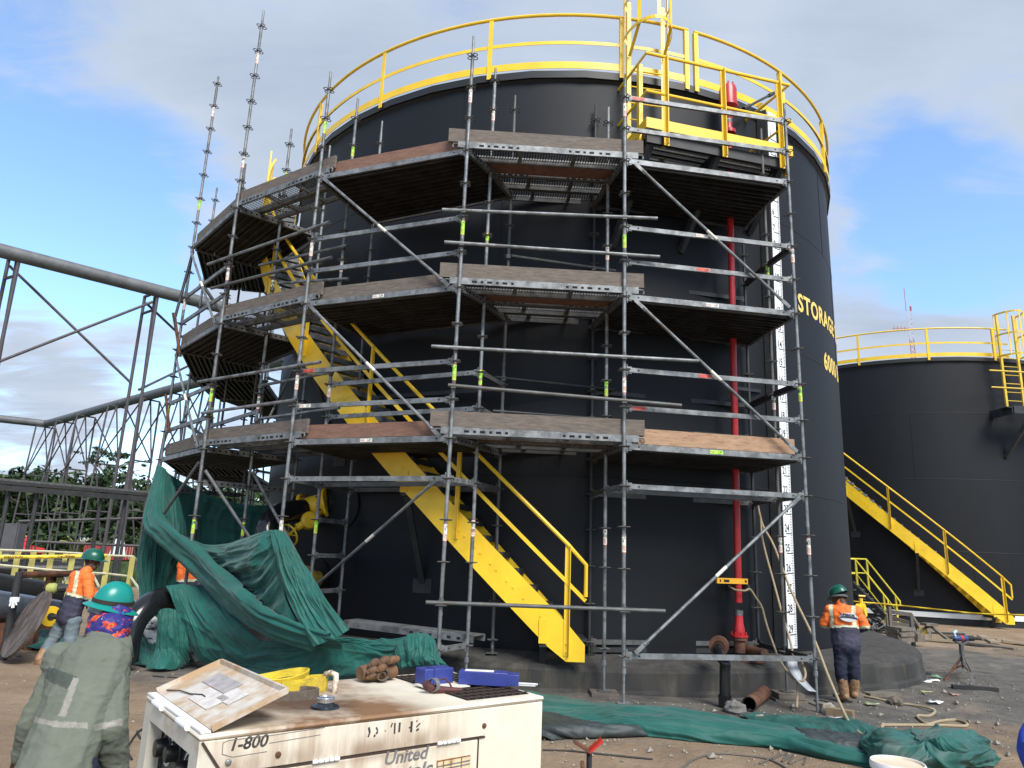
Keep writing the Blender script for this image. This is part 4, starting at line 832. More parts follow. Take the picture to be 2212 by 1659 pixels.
cloth('rear_strip', [grow((1600, 1546, .01), (1690, 1552, .02), (1770, 1556, .04), (1840, 1562, .06), (1900, 1578, .06), (1960, 1590, .05)), grow((1620, 1560, .03), (1700, 1566, .05), (1780, 1572, .07), (1850, 1580, .08), (1910, 1596, .08), (1970, 1608, .07)), grow((1650, 1577, .02), (1730, 1590, .04), (1800, 1602, .04), (1860, 1613, .04), (1920, 1624, .03), (1980, 1634, .03))], T2, 110, 50, ((.05, 3, 2.5), (.03, 5, 3)), seed=23, m=tarp_l)
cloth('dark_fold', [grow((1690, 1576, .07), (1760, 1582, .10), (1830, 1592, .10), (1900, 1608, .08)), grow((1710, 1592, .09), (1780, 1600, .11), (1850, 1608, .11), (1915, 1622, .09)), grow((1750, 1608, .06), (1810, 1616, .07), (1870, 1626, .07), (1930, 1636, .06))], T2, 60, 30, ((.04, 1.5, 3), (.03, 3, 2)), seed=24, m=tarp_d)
cloth('heap', [grow((1850, 1604, .03), (1920, 1584, .12), (1990, 1590, .10), (2050, 1594, .14), (2110, 1596, .12), (2128, 1602, .03)), grow((1860, 1618, .09), (1925, 1606, .2), (1990, 1612, .16), (2050, 1612, .2), (2105, 1612, .16), (2136, 1616, .03)), grow((1880, 1634, .10), (1930, 1628, .18), (1990, 1632, .15), (2050, 1630, .18), (2105, 1630, .12), (2150, 1637, .02)), grow((1900, 1654, .03), (1950, 1660, .06), (2000, 1664, .06), (2050, 1658, .06), (2100, 1648, .04), (2160, 1645, .005))], T2, 130, 80, ((.085, 2.6, 1.4), (.06, 1.3, 3.2)), seed=25, m=tarp_l, warp=2.2)
cloth('heap_fold', [grow((1960, 1588, .12), (2010, 1582, .2), (2060, 1586, .22), (2110, 1590, .14)), grow((1975, 1606, .2), (2020, 1602, .27), (2065, 1602, .27), (2115, 1606, .16)), grow((1985, 1628, .16), (2030, 1625, .2), (2075, 1622, .2), (2135, 1626, .06))], T2, 60, 50, ((.06, 2.2, 1.2), (.03, 2, 3)), seed=26, m=tarp_m, warp=1.8)
# dark sheet bundle on the ground behind the leaning disc
T3 = tag(cloth('tarpaulin', [rowp((6, 1368, 14.6), (60, 1362, 14.6), (110, 1345, 14.6), (150, 1348, 14.6)), rowp((4, 1382, 14.3), (60, 1378, 14.3), (110, 1370, 14.3), (150, 1374, 14.3)), rowp((8, 1396, 0), (60, 1402, 0), (105, 1408, 0), (150, 1408, 0))], None, 60, 40, ((.06, 3, 2), (.04, 4, 3)), seed=31, m=tarp_m), 'small heap of dark green sheet on the dirt behind the leaning steel disc', 'tarpaulin')
# ------------------------------------------------------------------ welding generator in the foreground
GA, GB = at_z(433, 1587, .53), at_z(1173.6, 1503, .53); ge = (GB-GA).normalized(); gi = V((-ge.y, ge.x, 0)); gl = (GB-GA).length; gwid = .72
def gpnt(x, y, z): return GA+ge*x+gi*y+V((0, 0, z))     # z measured from the top
gen = thing('welding_generator', 'dirty cream welding generator with rust streaks and open control panel lid in the foreground', 'generator', gpnt(gl/2, gwid/2, -1.08))
def paint(name, top):
    m_ = bpy.data.materials.new(name); m_.use_nodes = True; t = m_.node_tree; b = t.nodes['Principled BSDF']; LK = t.links.new
    tcn = N(t, 'ShaderNodeTexCoord'); mp = N(t, 'ShaderNodeMapping'); LK(tcn.outputs['Object'], mp.inputs[0]); mp.inputs['Location'].default_value = -GA
    mp2 = N(t, 'ShaderNodeMapping', vector_type='POINT'); LK(mp.outputs[0], mp2.inputs[0]); mp2.inputs['Rotation'].default_value = (0, 0, -math.atan2(ge.y, ge.x))
    def noi(sc, det=8, ro=.6, st=(1, 1, 1), loc=(0, 0, 0)):
        mm = N(t, 'ShaderNodeMapping'); mm.inputs['Scale'].default_value = st; mm.inputs['Location'].default_value = loc; LK(mp2.outputs[0], mm.inputs[0]); n = N(t, 'ShaderNodeTexNoise', i_Scale=sc, i_Detail=det, i_Roughness=ro); LK(mm.outputs[0], n.inputs['Vector']); return n.outputs['Fac']
    def mr(s, a, c, lo=0., hi=1.):
        r = N(t, 'ShaderNodeMapRange', interpolation_type='SMOOTHSTEP'); LK(s, r.inputs[0]); r.inputs['From Min'].default_value = a; r.inputs['From Max'].default_value = c; r.inputs['To Min'].default_value = lo; r.inputs['To Max'].default_value = hi; return r.outputs[0]
    def mix(f, a, col):
        x = N(t, 'ShaderNodeMix', data_type='RGBA'); LK(f, x.inputs[0])
        if isinstance(a, tuple): x.inputs[6].default_value = (*a, 1)
        else: LK(a, x.inputs[6])
        x.inputs[7].default_value = (*col, 1); return x.outputs[2]
    sx = N(t, 'ShaderNodeSeparateXYZ'); LK(mp2.outputs[0], sx.inputs[0]); X, Y, Z = sx.outputs
    c = mix(mr(noi(2.5), .3, .7), (.66, .59, .46), (.74, .69, .58))
    if top:
        zone = M_(t, 'MULTIPLY', mr(X, .02, .25), mr(X, 1.02, .62)); zone = M_(t, 'MULTIPLY', zone, M_(t, 'ADD', .35, mr(noi(2.2, 8, .65), .35, .62)))
        c = mix(M_(t, 'MULTIPLY', zone, .97), c, (.22, .12, .06))
        dx = M_(t, 'SUBTRACT', X, .48); dy = M_(t, 'SUBTRACT', Y, .30); rr = M_(t, 'SQRT', M_(t, 'ADD', M_(t, 'MULTIPLY', dx, dx), M_(t, 'MULTIPLY', dy, dy)))
        rr = M_(t, 'ADD', rr, M_(t, 'MULTIPLY', M_(t, 'SUBTRACT', noi(4, 8), .5), .3)); c = mix(mr(rr, .26, .06, 0, .85), c, (.075, .045, .03))
        c = mix(M_(t, 'MULTIPLY', mr(noi(30, 8, .7, (1, 3, 1)), .60, .72), .5), c, (.30, .17, .09)); c = mix(M_(t, 'MULTIPLY', mr(noi(7, 9, .7, (1, 1, 1), (4, 0, 0)), .58, .70), .5), c, (.44, .40, .36))
    else:
        lim = M_(t, 'MULTIPLY', mr(X, 1.10, .82), mr(X, -.3, .1)); st = noi(1, 7, .65, (15, 15, 1.1)); st2 = noi(1, 6, .6, (60, 60, 1.2), (3, 0, 0))
        band = M_(t, 'ADD', .55, mr(noi(1, 5, .5, (5, 5, 1.0)), .35, .65, 0, .5))
        c = mix(M_(t, 'MULTIPLY', M_(t, 'MULTIPLY', mr(st, .34, .70), band), M_(t, 'MULTIPLY', lim, .66)), c, (.30, .185, .11))
        c = mix(M_(t, 'MULTIPLY', mr(st2, .6, .7), M_(t, 'MULTIPLY', lim, .75)), c, (.72, .66, .55))
        c = mix(M_(t, 'MULTIPLY', mr(noi(14, 8, .7), .64, .74), .45), c, (.28, .15, .08))
        c = mix(mr(noi(40, 4, .6), .72, .76, 0, .8), c, (.06, .045, .035))
        # grime running along the bottom of the top flange
        g = M_(t, 'MULTIPLY', mr(Z, -.05, -.11), mr(Z, -.17, -.12)); c = mix(M_(t, 'MULTIPLY', M_(t, 'MULTIPLY', g, mr(noi(1, 6, .6, (9, 9, 3)), .3, .7)), M_(t, 'MULTIPLY', lim, .7)), c, (.20, .11, .06))
    LK(c, b.inputs['Base Color']); b.inputs['Roughness'].default_value = .48; b.inputs['Specular IOR Level'].default_value = .4
    bp = N(t, 'ShaderNodeBump', i_Strength=.15, i_Distance=.01); LK(noi(9, 8), bp.inputs['Height']); LK(bp.outputs[0], b.inputs['Normal'])
    return m_
gtop, gside = paint('stained_top_paint', True), paint('streaked_side_paint', False)
gline = mat('grimy_seam', (.05, .03, .02), .8)
def gbox(m, x0, x1, y0, y1, z0, z1): 
    vs = [gpnt(x, y, z) for z in (z0, z1) for x, y in ((x0, y0), (x1, y0), (x1, y1), (x0, y1))]
    m.add(vs, [(3, 2, 1, 0), (4, 5, 6, 7), (0, 1, 5, 4), (1, 2, 6, 5), (2, 3, 7, 6), (3, 0, 4, 7)])
def bev(o, w_=.008, seg=3):
    md = o.modifiers.new('bevel', 'BEVEL'); md.width = w_; md.segments = seg; md.limit_method = 'ANGLE'; return o
# body: right solid block, side panels, recess at the left end
m = MB(); gbox(m, .26, gl, .0, gwid, -1.0, -.02); bev(m.build('body', gside, gen))
m = MB(); gbox(m, -.003, gl+.003, -.006, gwid+.006, -.02, 0); 
o = bev(m.build('top_cover', gtop, gen), .012)
# left end frame with the control panel recess
m = MB(); gbox(m, 0, .262, .0, .03, -1.0, -.021); gbox(m, 0, .262, gwid-.03, gwid, -1.0, -.021); gbox(m, 0, .03, .031, gwid-.031, -.075, -.021); gbox(m, 0, .262, .031, gwid-.031, -.58, -.53); gbox(m, .0, .05, .031, .09, -.53, -.076); gbox(m, .0, .05, gwid-.09, gwid-.031, -.53, -.076)
gbox(m, 0.0, .262, .031, gwid-.031, -1.0, -.582); m.build('end_frame', mat('end_frame_cream', (.60, .56, .47), .5, 0, .08, 3, .1, 12, ((.34, .24, .15), .30, 3.2)), gen, smooth=False)
m = MB(); m.prism([gpnt(.040, .095, -.53), gpnt(.068, .095, -.08), gpnt(.068, gwid-.095, -.08), gpnt(.040, gwid-.095, -.53)], ge*.01); cp = m.build('control_panel', mat('panel_black', (.018, .02, .024), .45, 0, .3, 20), gen, smooth=False)
knob_m = mat('knob_black', (.012, .012, .014), .4)
def cpp(y, z): return gpnt(.040+.028*(z+.53)/.45, y, z)
for y, z, r in ((.56, -.16, .035), (.56, -.30, .035), (.42, -.15, .03), (.42, -.28, .04), (.28, -.17, .03), (.30, -.36, .045), (.44, -.42, .04), (.57, -.43, .03), (.18, -.30, .03)):
    m = MB(); m.lathe([(r*1.2, 0), (r*1.2, .006), (r, .01), (r*.85, .05), (0, .052)], cpp(y, z), -ge, 16); m.build('knob', knob_m, cp)
m = MB()
for y, z, r in ((.56, -.16, .06), (.42, -.28, .065), (.30, -.36, .07), (.28, -.17, .05)):
    for a in range(20, 300, 14): c = cpp(y, z)-ge*.004+gi*(math.cos(R_(a))*r)+V((0, 0, math.sin(R_(a))*r)); m.bar(c, c-ge*.002, .01, .008)
for y, z in ((.5, -.09), (.36, -.1), (.2, -.12), (.2, -.2), (.5, -.37), (.36, -.48), (.18, -.42)): c = cpp(y, z)-ge*.004; m.bar(c-gi*.03, c+gi*.03, .004, .014); 
m.build('panel_print', st_white, cp, smooth=False)
m = MB()
for y, z in ((.25, -.45), (.36, -.44), (.5, -.48)): m.box(cpp(y, z)-ge*.02, (.05, .05, .06))
m.build('socket', knob_m, cp, smooth=False)
# upper side strip, doors and seams on the long side facing the camera
def gf(u, v):
    r = ray(u, v); o_ = V((0, 0, CAMZ)); p = o_+r*((GA-o_).dot(gi)/r.dot(gi)); return (p-GA).dot(ge), (p-GA).z
ZS = -.122
xa, za = gf(483, 1657); xr = gf(1048, 1560)[0]; xd0 = gf(608, 1640)[0]; xd1 = gf(1031, 1585)[0]
m = MB(); m.prism([gpnt(.012, -.001, -.024), gpnt(xa, -.001, ZS), gpnt(xr-.012, -.001, ZS), gpnt(xr, -.001, ZS+.012), gpnt(xr, -.001, -.021), gpnt(.012, -.001, -.021)], -gi*.007); bev(m.build('upper_strip', gside, gen), .003, 2)
m = MB(); gbox(m, xd0, xd1, -.006, .0, -.95, ZS-.012); d1 = bev(m.build('door', gside, gen), .003, 2)
m = MB(); gbox(m, .0, xd0-.006, -.0045, .0, -.95, ZS-.012); m.build('corner_panel', gside, gen, smooth=False)
m = MB()
for (x0, z0, x1, z1) in ((xa, ZS-.006, xr, ZS-.006), (xd0-.003, ZS-.01, xd0-.003, -.95), (xd1+.004, ZS-.01, xd1+.004, -.95), (.008, -.024, xa-.003, ZS-.003)): m.bar(gpnt(x0, -.0018, z0), gpnt(x1, -.0018, z1), .006, .007, gi)
m.build('seam', gline, gen, smooth=False)
for (u0, v0), (u1, v1) in (((674, 1632), (731, 1624)), ((943, 1591), (991, 1585))):
    x = gf(u0, v0)[0]; wd = gf(u1, v1)[0]-x; zh = ZS-.004; m = MB(); m.tube(gpnt(x, -.011, zh), gpnt(x+wd, -.011, zh), .0065, 10); m.mi = 1
    for k in (.2, .4, .6, .8): m.tube(gpnt(x+wd*k-.0012, -.011, zh), gpnt(x+wd*k+.0012, -.011, zh), .0069, 10)
    m.build('hinge', [white, gline], gen)
for u, v in ((491, 1645), (598.6, 1628.6), (1043, 1566.5)):
    x, z = gf(u, v); m = MB(); m.lathe([(.010, 0), (.0095, .005), (.005, .008), (0, .008)], gpnt(x, -.008, z), -gi, 10); m.build('bolt', rust if u > 500 else galv, gen)
bpr = mat('faded_black_print', (.045, .042, .04), .6, 0, .5, 30); gpr = mat('faded_grey_print', (.16, .155, .15), .6, 0, .45, 25)
def gtext(m, txt, uv0, uv1, cap, **k):
    x0, z0 = gf(*uv0); x1, z1 = gf(*uv1); vs, fs = text_mesh(txt, cap/.7, .0004, k.get('bold', .001), k.get('shear', .2)); wd = max(p.x for p in vs)-min(p.x for p in vs); s_ = (x1-x0)/wd
    m.add([gpnt(x0+p.x*s_, k.get('y', -.0085)-p.z, z0+p.y) for p in vs], fs)
m = MB(); gtext(m, '1-800', (491, 1621), (571, 1607), .036, bold=.0012); m.build('phone_print', bpr, gen, smooth=False)
m = MB()
for pts in (((480, 1604), (492, 1598), (575, 1588)), ((480, 1604), (478, 1628), (500, 1634), (575, 1622)), ((578, 1588), (700, 1570)), ((580, 1604), (690, 1586))):
    q = [gf(*p) for p in pts]
    for a_, c_ in zip(q[:-1], q[1:]): m.bar(gpnt(a_[0], -.0085, a_[1]), gpnt(c_[0], -.0085, c_[1]), .0012, .002)
m.build('decal_edge', gpr, gen, smooth=False)
# stencilled number, worn: strokes only
m = MB()
def zt7(x, y): return gf(748.8+x*.2344, 1382.5+y*.2344)
for x0, y0, x1, y1, w_ in ((195, 800, 203, 850, .008), (203, 850, 188, 890, .006), (262, 800, 276, 830, .006), (278, 835, 262, 862, .007), (240, 876, 255, 880, .008), (412, 760, 398, 800, .005), (435, 760, 430, 860, .007), (480, 755, 473, 845, .008), (590, 745, 583, 845, .009), (562, 806, 575, 800, .005), (640, 745, 632, 740, .006), (668, 762, 630, 800, .005), (630, 830, 655, 815, .007), (345, 830, 348, 838, .005)):
    a_, c_ = zt7(x0, y0), zt7(x1, y1); m.bar(gpnt(a_[0], -.0085, a_[1]), gpnt(c_[0], -.0085, c_[1]), w_, .0008, gi)
m.build('stencil_number', bpr, gen, smooth=False)
m = MB(); gtext(m, 'United', (826, 1652), (921, 1637), .044, y=-.0064, bold=.0016); gtext(m, 'Rentals', (800, 1692), (931, 1672), .044, y=-.0064, bold=.0016); m.build('company_print', gpr, gen, smooth=False)
# rusty decal
x0, z0 = gf(941, 1641); x1, z1 = gf(1015, 1630); m = MB(); m.prism([gpnt(x0, -.0062, z1-.12), gpnt(x1, -.0062, z1-.12), gpnt(x1, -.0062, z1), gpnt(x0, -.0062, z0)], -gi*.0012); dcl = m.build('decal', mat('old_decal', (.62, .52, .33), .5, 0, .15, 20, 0, 40, ((.30, .11, .03), .30, 16)), gen, smooth=False)
m = MB()
for dz in (.022, .034): m.bar(gpnt(x0+.005, -.0078, z1-dz), gpnt(x1-.004, -.0078, z1-dz+.003), .0008, .005)
m.build('decal_print', gpr, dcl, smooth=False)
m = MB()
for f0, d0, f1, d1_ in ((.02, .0, .02, .1), (.02, .003, .98, .001), (.2, .0, .2, .07), (.72, 0, .72, .09), (.42, .01, .42, .06)): m.bar(gpnt(x0+(x1-x0)*f0, -.0081, z1-d0), gpnt(x0+(x1-x0)*f1, -.0081, z1-d1_), .004, .0008, gi)
m.build('rust_edge', mat('rust_stain', (.22, .075, .02), .8, 0, .3, 60), dcl, smooth=False)
# louvred grille set in the top, at the right end
m = MB(); gbox(m, 1.06, 1.385, .06, gwid-.04, .0005, .002); o = m.build('grille', hole_shade, gen, smooth=False)
m = MB()
for k in range(9): x = 1.065+k*.0385; gbox(m, x, x+.006, .06, gwid-.04, .002, .006)
for k in range(11): y = .07+k*.058; gbox(m, 1.06, 1.385, y, y+.006, .0062, .009)
m.build('grille_bars', gline, o, smooth=False)
m = MB(); gbox(m, 1.02, 1.22, .27, .42, .009, .013); m.build('grille_plate', gtop, gen, smooth=False)
# control lid: hinge strip and raised lid
hx = gf(459, 1571)[0]; m = MB(); gbox(m, .0, hx-.003, .0, gwid, .002, .008); m.build('hinge_strip', white, gen, smooth=False)
def on_plane(uv, p0, n): r = ray(*uv); o_ = V((0, 0, CAMZ)); return o_+r*((p0-o_).dot(n)/r.dot(n))
h1 = gpnt(hx, .0, .008); far = on_plane((621, 1495), h1, gi); lv = far-h1; h0 = h1+gi*gwid
lid_m = mat('lid_inner', (.54, .50, .44), .6, 0, .16, 6, .1, 20, ((.42, .29, .17), .52, 5))
nrm = gi.cross(lv).normalized(); nrm = nrm if nrm.z > 0 else -nrm
m = MB(); m.prism([h1, h1+lv, h0+lv, h0], -nrm*.006)
for a, c in ((h1, h1+lv), (h1+lv, h0+lv), (h0+lv, h0)): m.bar(a+nrm*.006, c+nrm*.006, .012, .018)
lid = m.build('lid', lid_m, gen, smooth=False)
m = MB(); dk = mat('worn_label', (.33, .30, .29), .7, 0, .25, 25, .1, 40)
def lp(a, b, off=.002): return h1+lv*a+gi*(gwid*b)+nrm*off
for a0, a1, b0, b1 in ((.52, .80, .42, .80), (.18, .5, .30, .62), (.40, .70, .22, .41)):
    m.mi = 0 if a0 == .52 else 1; m.prism([lp(a0, b0), lp(a1, b0), lp(a1, b1), lp(a0, b1)], nrm*.0012)
m.build('worn_label', [dk, mat('paper_residue', (.54, .50, .46), .8, 0, .2, 30, .2, 50)], lid, smooth=False)
m = MB(); m.path([lp(.1, .93, .004), lp(.2, .8, .006), lp(.25, .66, .004), lp(.33, .55, .006), lp(.33, .5, .004)], .0025, 5); m.build('wire', gline, lid)
for y0 in (.12, .46):
    m = MB(); m.tube(gpnt(-.006, y0, -.002), gpnt(-.006, y0+.12, -.002), .011, 10); m.build('lid_hinge', white, gen)
# filler cap with funnel neck
m = MB(); c = on_plane((702, 1529), gpnt(0, 0, .0), V((0, 0, 1))); CS = .58; m.lathe([(.092*CS, .001), (.088*CS, .008), (.06*CS, .026*CS), (.052*CS, .036*CS)], c, (0, 0, 1), 28); nk = m.build('filler_neck', mat('oily_black', (.015, .017, .022), .18), gen)
m = MB(); 
for i in range(28): pass
m.lathe([(r_*CS, z_*CS) for r_, z_ in [(.050, .034), (.056, .037), (.056, .062), (.052, .067), (.046, .067), (.043, .062), (.02, .060), (0, .060)]], c, (0, 0, 1), 28)
for i in range(22): a = i*2*math.pi/22; q = c+V((math.cos(a)*.0555*CS, math.sin(a)*.0555*CS, .038*CS)); m.tube(q, q+V((0, 0, .024*CS)), .0016, 5)
m.build('filler_cap', mat('chrome_cap', (.62, .64, .66), .22, .95), gen)
# lifting eye
m = MB(); pts = [gpnt(.655, .44, 0), gpnt(.655, .44, .05), gpnt(.66, .45, .068), gpnt(.648, .475, .074), gpnt(.638, .50, .068), gpnt(.634, .51, .04)]; m.path(pts, .012, 10); m.build('lifting_eye', mat('chipped_cream', (.66, .58, .45), .5, 0, .1, 8, 0, 40, ((.16, .08, .05), .42, 18)), gen)
# chassis under the body
m = MB(); gbox(m, .1, gl-.1, .08, gwid-.08, -1.075, -1.001); gbox(m, .05, .15, -.02, gwid+.02, -1.12, -1.076); gbox(m, gl-.15, gl-.05, -.02, gwid+.02, -1.12, -1.076); m.build('skid', steel_dark, gen, smooth=False)
# ---- things lying on the generator
strap_y = mat('webbing_yellow', (.62, .46, .03), .7, 0, .2, 12, .35, 120, ((.30, .20, .05), .36, 5)); strap_e = mat('webbing_edge', (.12, .095, .075), .85, 0, .3, 30, .3, 90)
stp = thing('lifting_strap', 'yellow webbing lifting strap looped on the generator behind the raised lid', 'strap', gpnt(.36, .45, 0))
def topp(u, v): return on_plane((u, v), gpnt(0, 0, 0), V((0, 0, 1)))
def band(name, pts, w_, mt, up=None, th=.007):
    sc_ = GA+ge*.38+gi*.48; pts = [sc_+(V(p)-sc_)*.78+ge*.135+V((0, 0, -.35*max(0, (V(p)-GA).z))) for p in pts]; w_ *= .62; K = 40; P = [cr(pts, i/K) for i in range(K+1)]; m = MB(); vs = []; fs = []
    for i, p in enumerate(P):
        u_ = V(up[0]).lerp(V(up[1]), i/K).normalized() if up else V((0, 0, 1)); tg = (P[min(i+1, K)]-P[max(i-1, 0)]).normalized(); nn = tg.cross(u_).normalized()
        vs += [p-nn*th/2, p+nn*th/2, p+u_*w_+nn*th/2, p+u_*w_-nn*th/2]
    for i in range(K):
        o_ = i*4
        for j in range(4): fs.append((o_+j, o_+(j+1) % 4, o_+4+(j+1) % 4, o_+4+j))
    fs += [(3, 2, 1, 0), (K*4, K*4+1, K*4+2, K*4+3)]; m.add(vs, fs); return m.build(name, mt, stp)
band('lower_loop', [gpnt(.20, .37, .0), gpnt(.30, .33, .0), gpnt(.39, .33, .0), gpnt(.435, .37, .0), gpnt(.42, .43, .0), gpnt(.33, .47, .002), gpnt(.2, .50, .004)], .055, strap_e, th=.012)
band('long_run', [gpnt(.26, .42, .003), gpnt(.36, .45, .003), gpnt(.45, .475, .003), gpnt(.53, .50, .003), gpnt(.555, .53, .003), gpnt(.52, .56, .003), gpnt(.38, .55, .003)], .095, strap_y)
band('upper_loop', [gpnt(.12, .60, .075), gpnt(.24, .52, .075), gpnt(.33, .50, .085), gpnt(.42, .54, .10), gpnt(.475, .60, .115), gpnt(.46, .66, .115), gpnt(.38, .67, .105), gpnt(.26, .64, .09), gpnt(.16, .63, .08)], .05, strap_y, up=((.2, -.5, .85), (.0, .35, .93)))
band('flat_tongue', [gpnt(.20, .44, .062), gpnt(.28, .44, .070), gpnt(.36, .47, .08), gpnt(.43, .52, .09)], .10, strap_y, up=((.1, .95, .15), (.1, .95, .25)))
# gloves
glv_m = mat('leather', (.17, .085, .035), .75, 0, .3, 14, .3, 60, ((.09, .05, .028), .4, 9))
glv = thing('work_gloves', 'folded pair of tan leather work gloves on the generator top', 'gloves', topp(822, 1474))
g0 = topp(822, 1474)+gi*.04
def gv(a, b_, z): return g0+ge*a*.88+gi*b_*.88+V((0, 0, z*.88))
m = MB(); P = []
for i in range(25):
    a = -.10+.20*i/24; prof = []
    for j in range(24):
        th = 2*math.pi*j/24; ry, rz = .055*(1-.25*(abs(a)/.11)**3), .042*(1-.3*(abs(a)/.11)**3); k_ = 1+.10*mnoise.noise(V((a*30, math.cos(th)*2, math.sin(th)*2)))
        prof.append(gv(a, math.cos(th)*ry*k_, .044+math.sin(th)*rz*k_))
    P.append(prof+[prof[0]])
m.grid(P); m.add(P[0][:-1], [tuple(range(24))]); m.add(P[-1][:-1], [tuple(range(24))[::-1]]); m.build('palm', glv_m, glv, angle=80)
rg2 = random.Random(5)
for k, (a, b_, z, l_, r_) in enumerate([(-.075, -.055, .088, .075, .0165), (-.02, -.06, .098, .07, .017), (.03, -.055, .096, .07, .0165), (-.085, -.062, .055, .07, .0155), (-.035, -.068, .064, .065, .017), (-.08, -.055, .030, .06, .015), (.065, -.03, .092, .06, .015)]):
    m = MB(); p = gv(a, b_, z); q = gv(a+l_*.75, b_+l_*.18-.003, z+.012); mid = lerp(p, q, .5)+V((0, 0, .007))-gi*.006; m.path([p, lerp(p, mid, .35), mid, lerp(mid, q, .6), q], [r_*.55, r_*.95, r_*1.08, r_, r_*.7], 12); m.ball(p, r_*.62, 6); m.build('finger', glv_m, glv, angle=80)
m = MB(); P = []
for i in range(31):
    th = 2.6*math.pi*i/30; r = .012+.022*i/30; c_ = gv(-.005+r*math.cos(th)*1.15, -.074, .036+r*math.sin(th)*.85); P.append([c_, c_+gi*.05])
m.grid(P); o = m.build('cuff', mat('cuff_lining', (.10, .07, .05), .85, 0, .3, 20), glv); md = o.modifiers.new('t', 'SOLIDIFY'); md.thickness = .005
# blue electrode boxes
blue = mat('blue_plastic', (.030, .045, .22), .42, 0, .15, 12, .05, 40)
def gbx(root, name, c, dx, l_, w_, h_, mt, hollow=False):
    ex = (ge*math.cos(dx)+gi*math.sin(dx)); ey = V((-ex.y, ex.x, 0)); m = MB()
    rot = Matrix((ex, ey, V((0, 0, 1)))).transposed()
    if not hollow: m.box(c+V((0, 0, h_/2)), (l_, w_, h_), rot)
    else:
        t_ = .005
        for s in (-1, 1): m.box(c+ey*s*(w_/2-t_/2)+V((0, 0, h_/2)), (l_, t_, h_), rot); m.box(c+V((0, 0, t_/2 if s < 0 else h_-t_/2)), (l_, w_-2*t_-.0006, t_), rot)
        m.box(c-ex*(l_/2-t_)+V((0, 0, h_/2)), (t_, w_-.012, h_-.012), rot)
    o = m.build(name, mt, root); bev(o, .004, 2); return ex, ey, rot
bx1 = thing('electrode_box', 'closed blue plastic box with white label end beside the gloves', 'box', topp(937, 1481), 'blue electrode boxes on the generator'); c1 = topp(937, 1481)
ex, ey, rot = gbx(bx1, 'case', c1, .0, .15, .085, .078, blue); m = MB(); m.box(c1-ex*.028+V((0, 0, .039)), (.006, .0885, .0815), rot); m.build('lid_seam', mat('blue_dark', (.02, .03, .14), .5), bx1, smooth=False)
m = MB(); m.box(c1+ex*.0762+V((0, 0, .040)), (.001, .07, .06), rot); lbo = m.build('label_panel', white, bx1, smooth=False); m = MB()
for k in range(5): m.box(c1+ex*.0772+ey*(-.02+.008*(k % 2))+V((0, 0, .02+.009*k)), (.0006, .035-.008*(k % 3), .003), rot)
m.build('label_print', black, lbo, smooth=False)
bx2 = thing('electrode_box', 'open blue plastic box lying with welding rods sliding out', 'box', topp(1044, 1484), 'blue electrode boxes on the generator'); c2_ = topp(1044, 1484)+V((0, 0, .012))
ex, ey, rot = gbx(bx2, 'case', c2_, -.72, .22, .085, .056, blue, True); e2, y2, r2_ = ex, ey, rot; gbx(bx2, 'collar', c2_+ex*.13+V((0, 0, .003)), -.72, .06, .076, .047, blue, True)
m = MB(); m.box(c2_-ex*.02+V((0, 0, .0567)), (.13, .05, .001), rot); m.build('label_panel', st_white, bx2, smooth=False)
rods = thing('welding_rods', 'bundle of white coated welding rods poking out of the open blue box', 'welding rods', c2_+ex*.2)
wr = mat('flux_coating', (.52, .52, .53), .7, 0, .1, 30)
for k in range(14):
    off = ey*(-.028+.006*(k % 10))+V((0, 0, .009+.0065*(k//10))); a_ = c2_+ex*.0+off; c_ = c2_+ex*(.235+.012*math.sin(k*2.1))+off+V((0, 0, -.002)); m = MB(); m.mi = 0; m.tube(a_, c_, .0029, 7); m.mi = 1; m.tube(c_, c_+ex*.012, .0018, 6); m.build('rod', [wr, steel_dark], rods)
# electrode holder / earth clamp
ehm = mat('oxide_brown', (.085, .028, .025), .7, .2, .3, 30, .2, 60)
ec = thing('earth_clamp', 'small dark red welding clamp with silver ring lying before the blue boxes', 'clamp', topp(962, 1499))
ecc = topp(962, 1499)
def q_(x, y, z): return ecc+ge*x*.85+gi*y*.85+V((0, 0, z*.85))
m = MB(); m.path([q_(-.09, .05, .05), q_(-.075, .05, .032), q_(-.04, .035, .018), q_(.01, .02, .014), q_(.05, -.005, .013), q_(.085, -.02, .014)], [.017, .019, .017, .015, .013, .010], 8); m.build('jaw', ehm, ec)
m = MB(); m.path([q_(-.045, .03, .022), q_(-.035, .028, .06), q_(.005, .02, .07), q_(.03, .01, .045), q_(.04, .0, .02)], .004, 6); m.build('spring_arm', ehm, ec)
m = MB(); m.lathe([(.026, -.012), (.028, -.012), (.028, .012), (.026, .012)], q_(-.05, .036, .04), ge*.85+gi*.3, 16); m.build('ring', galv, ec)
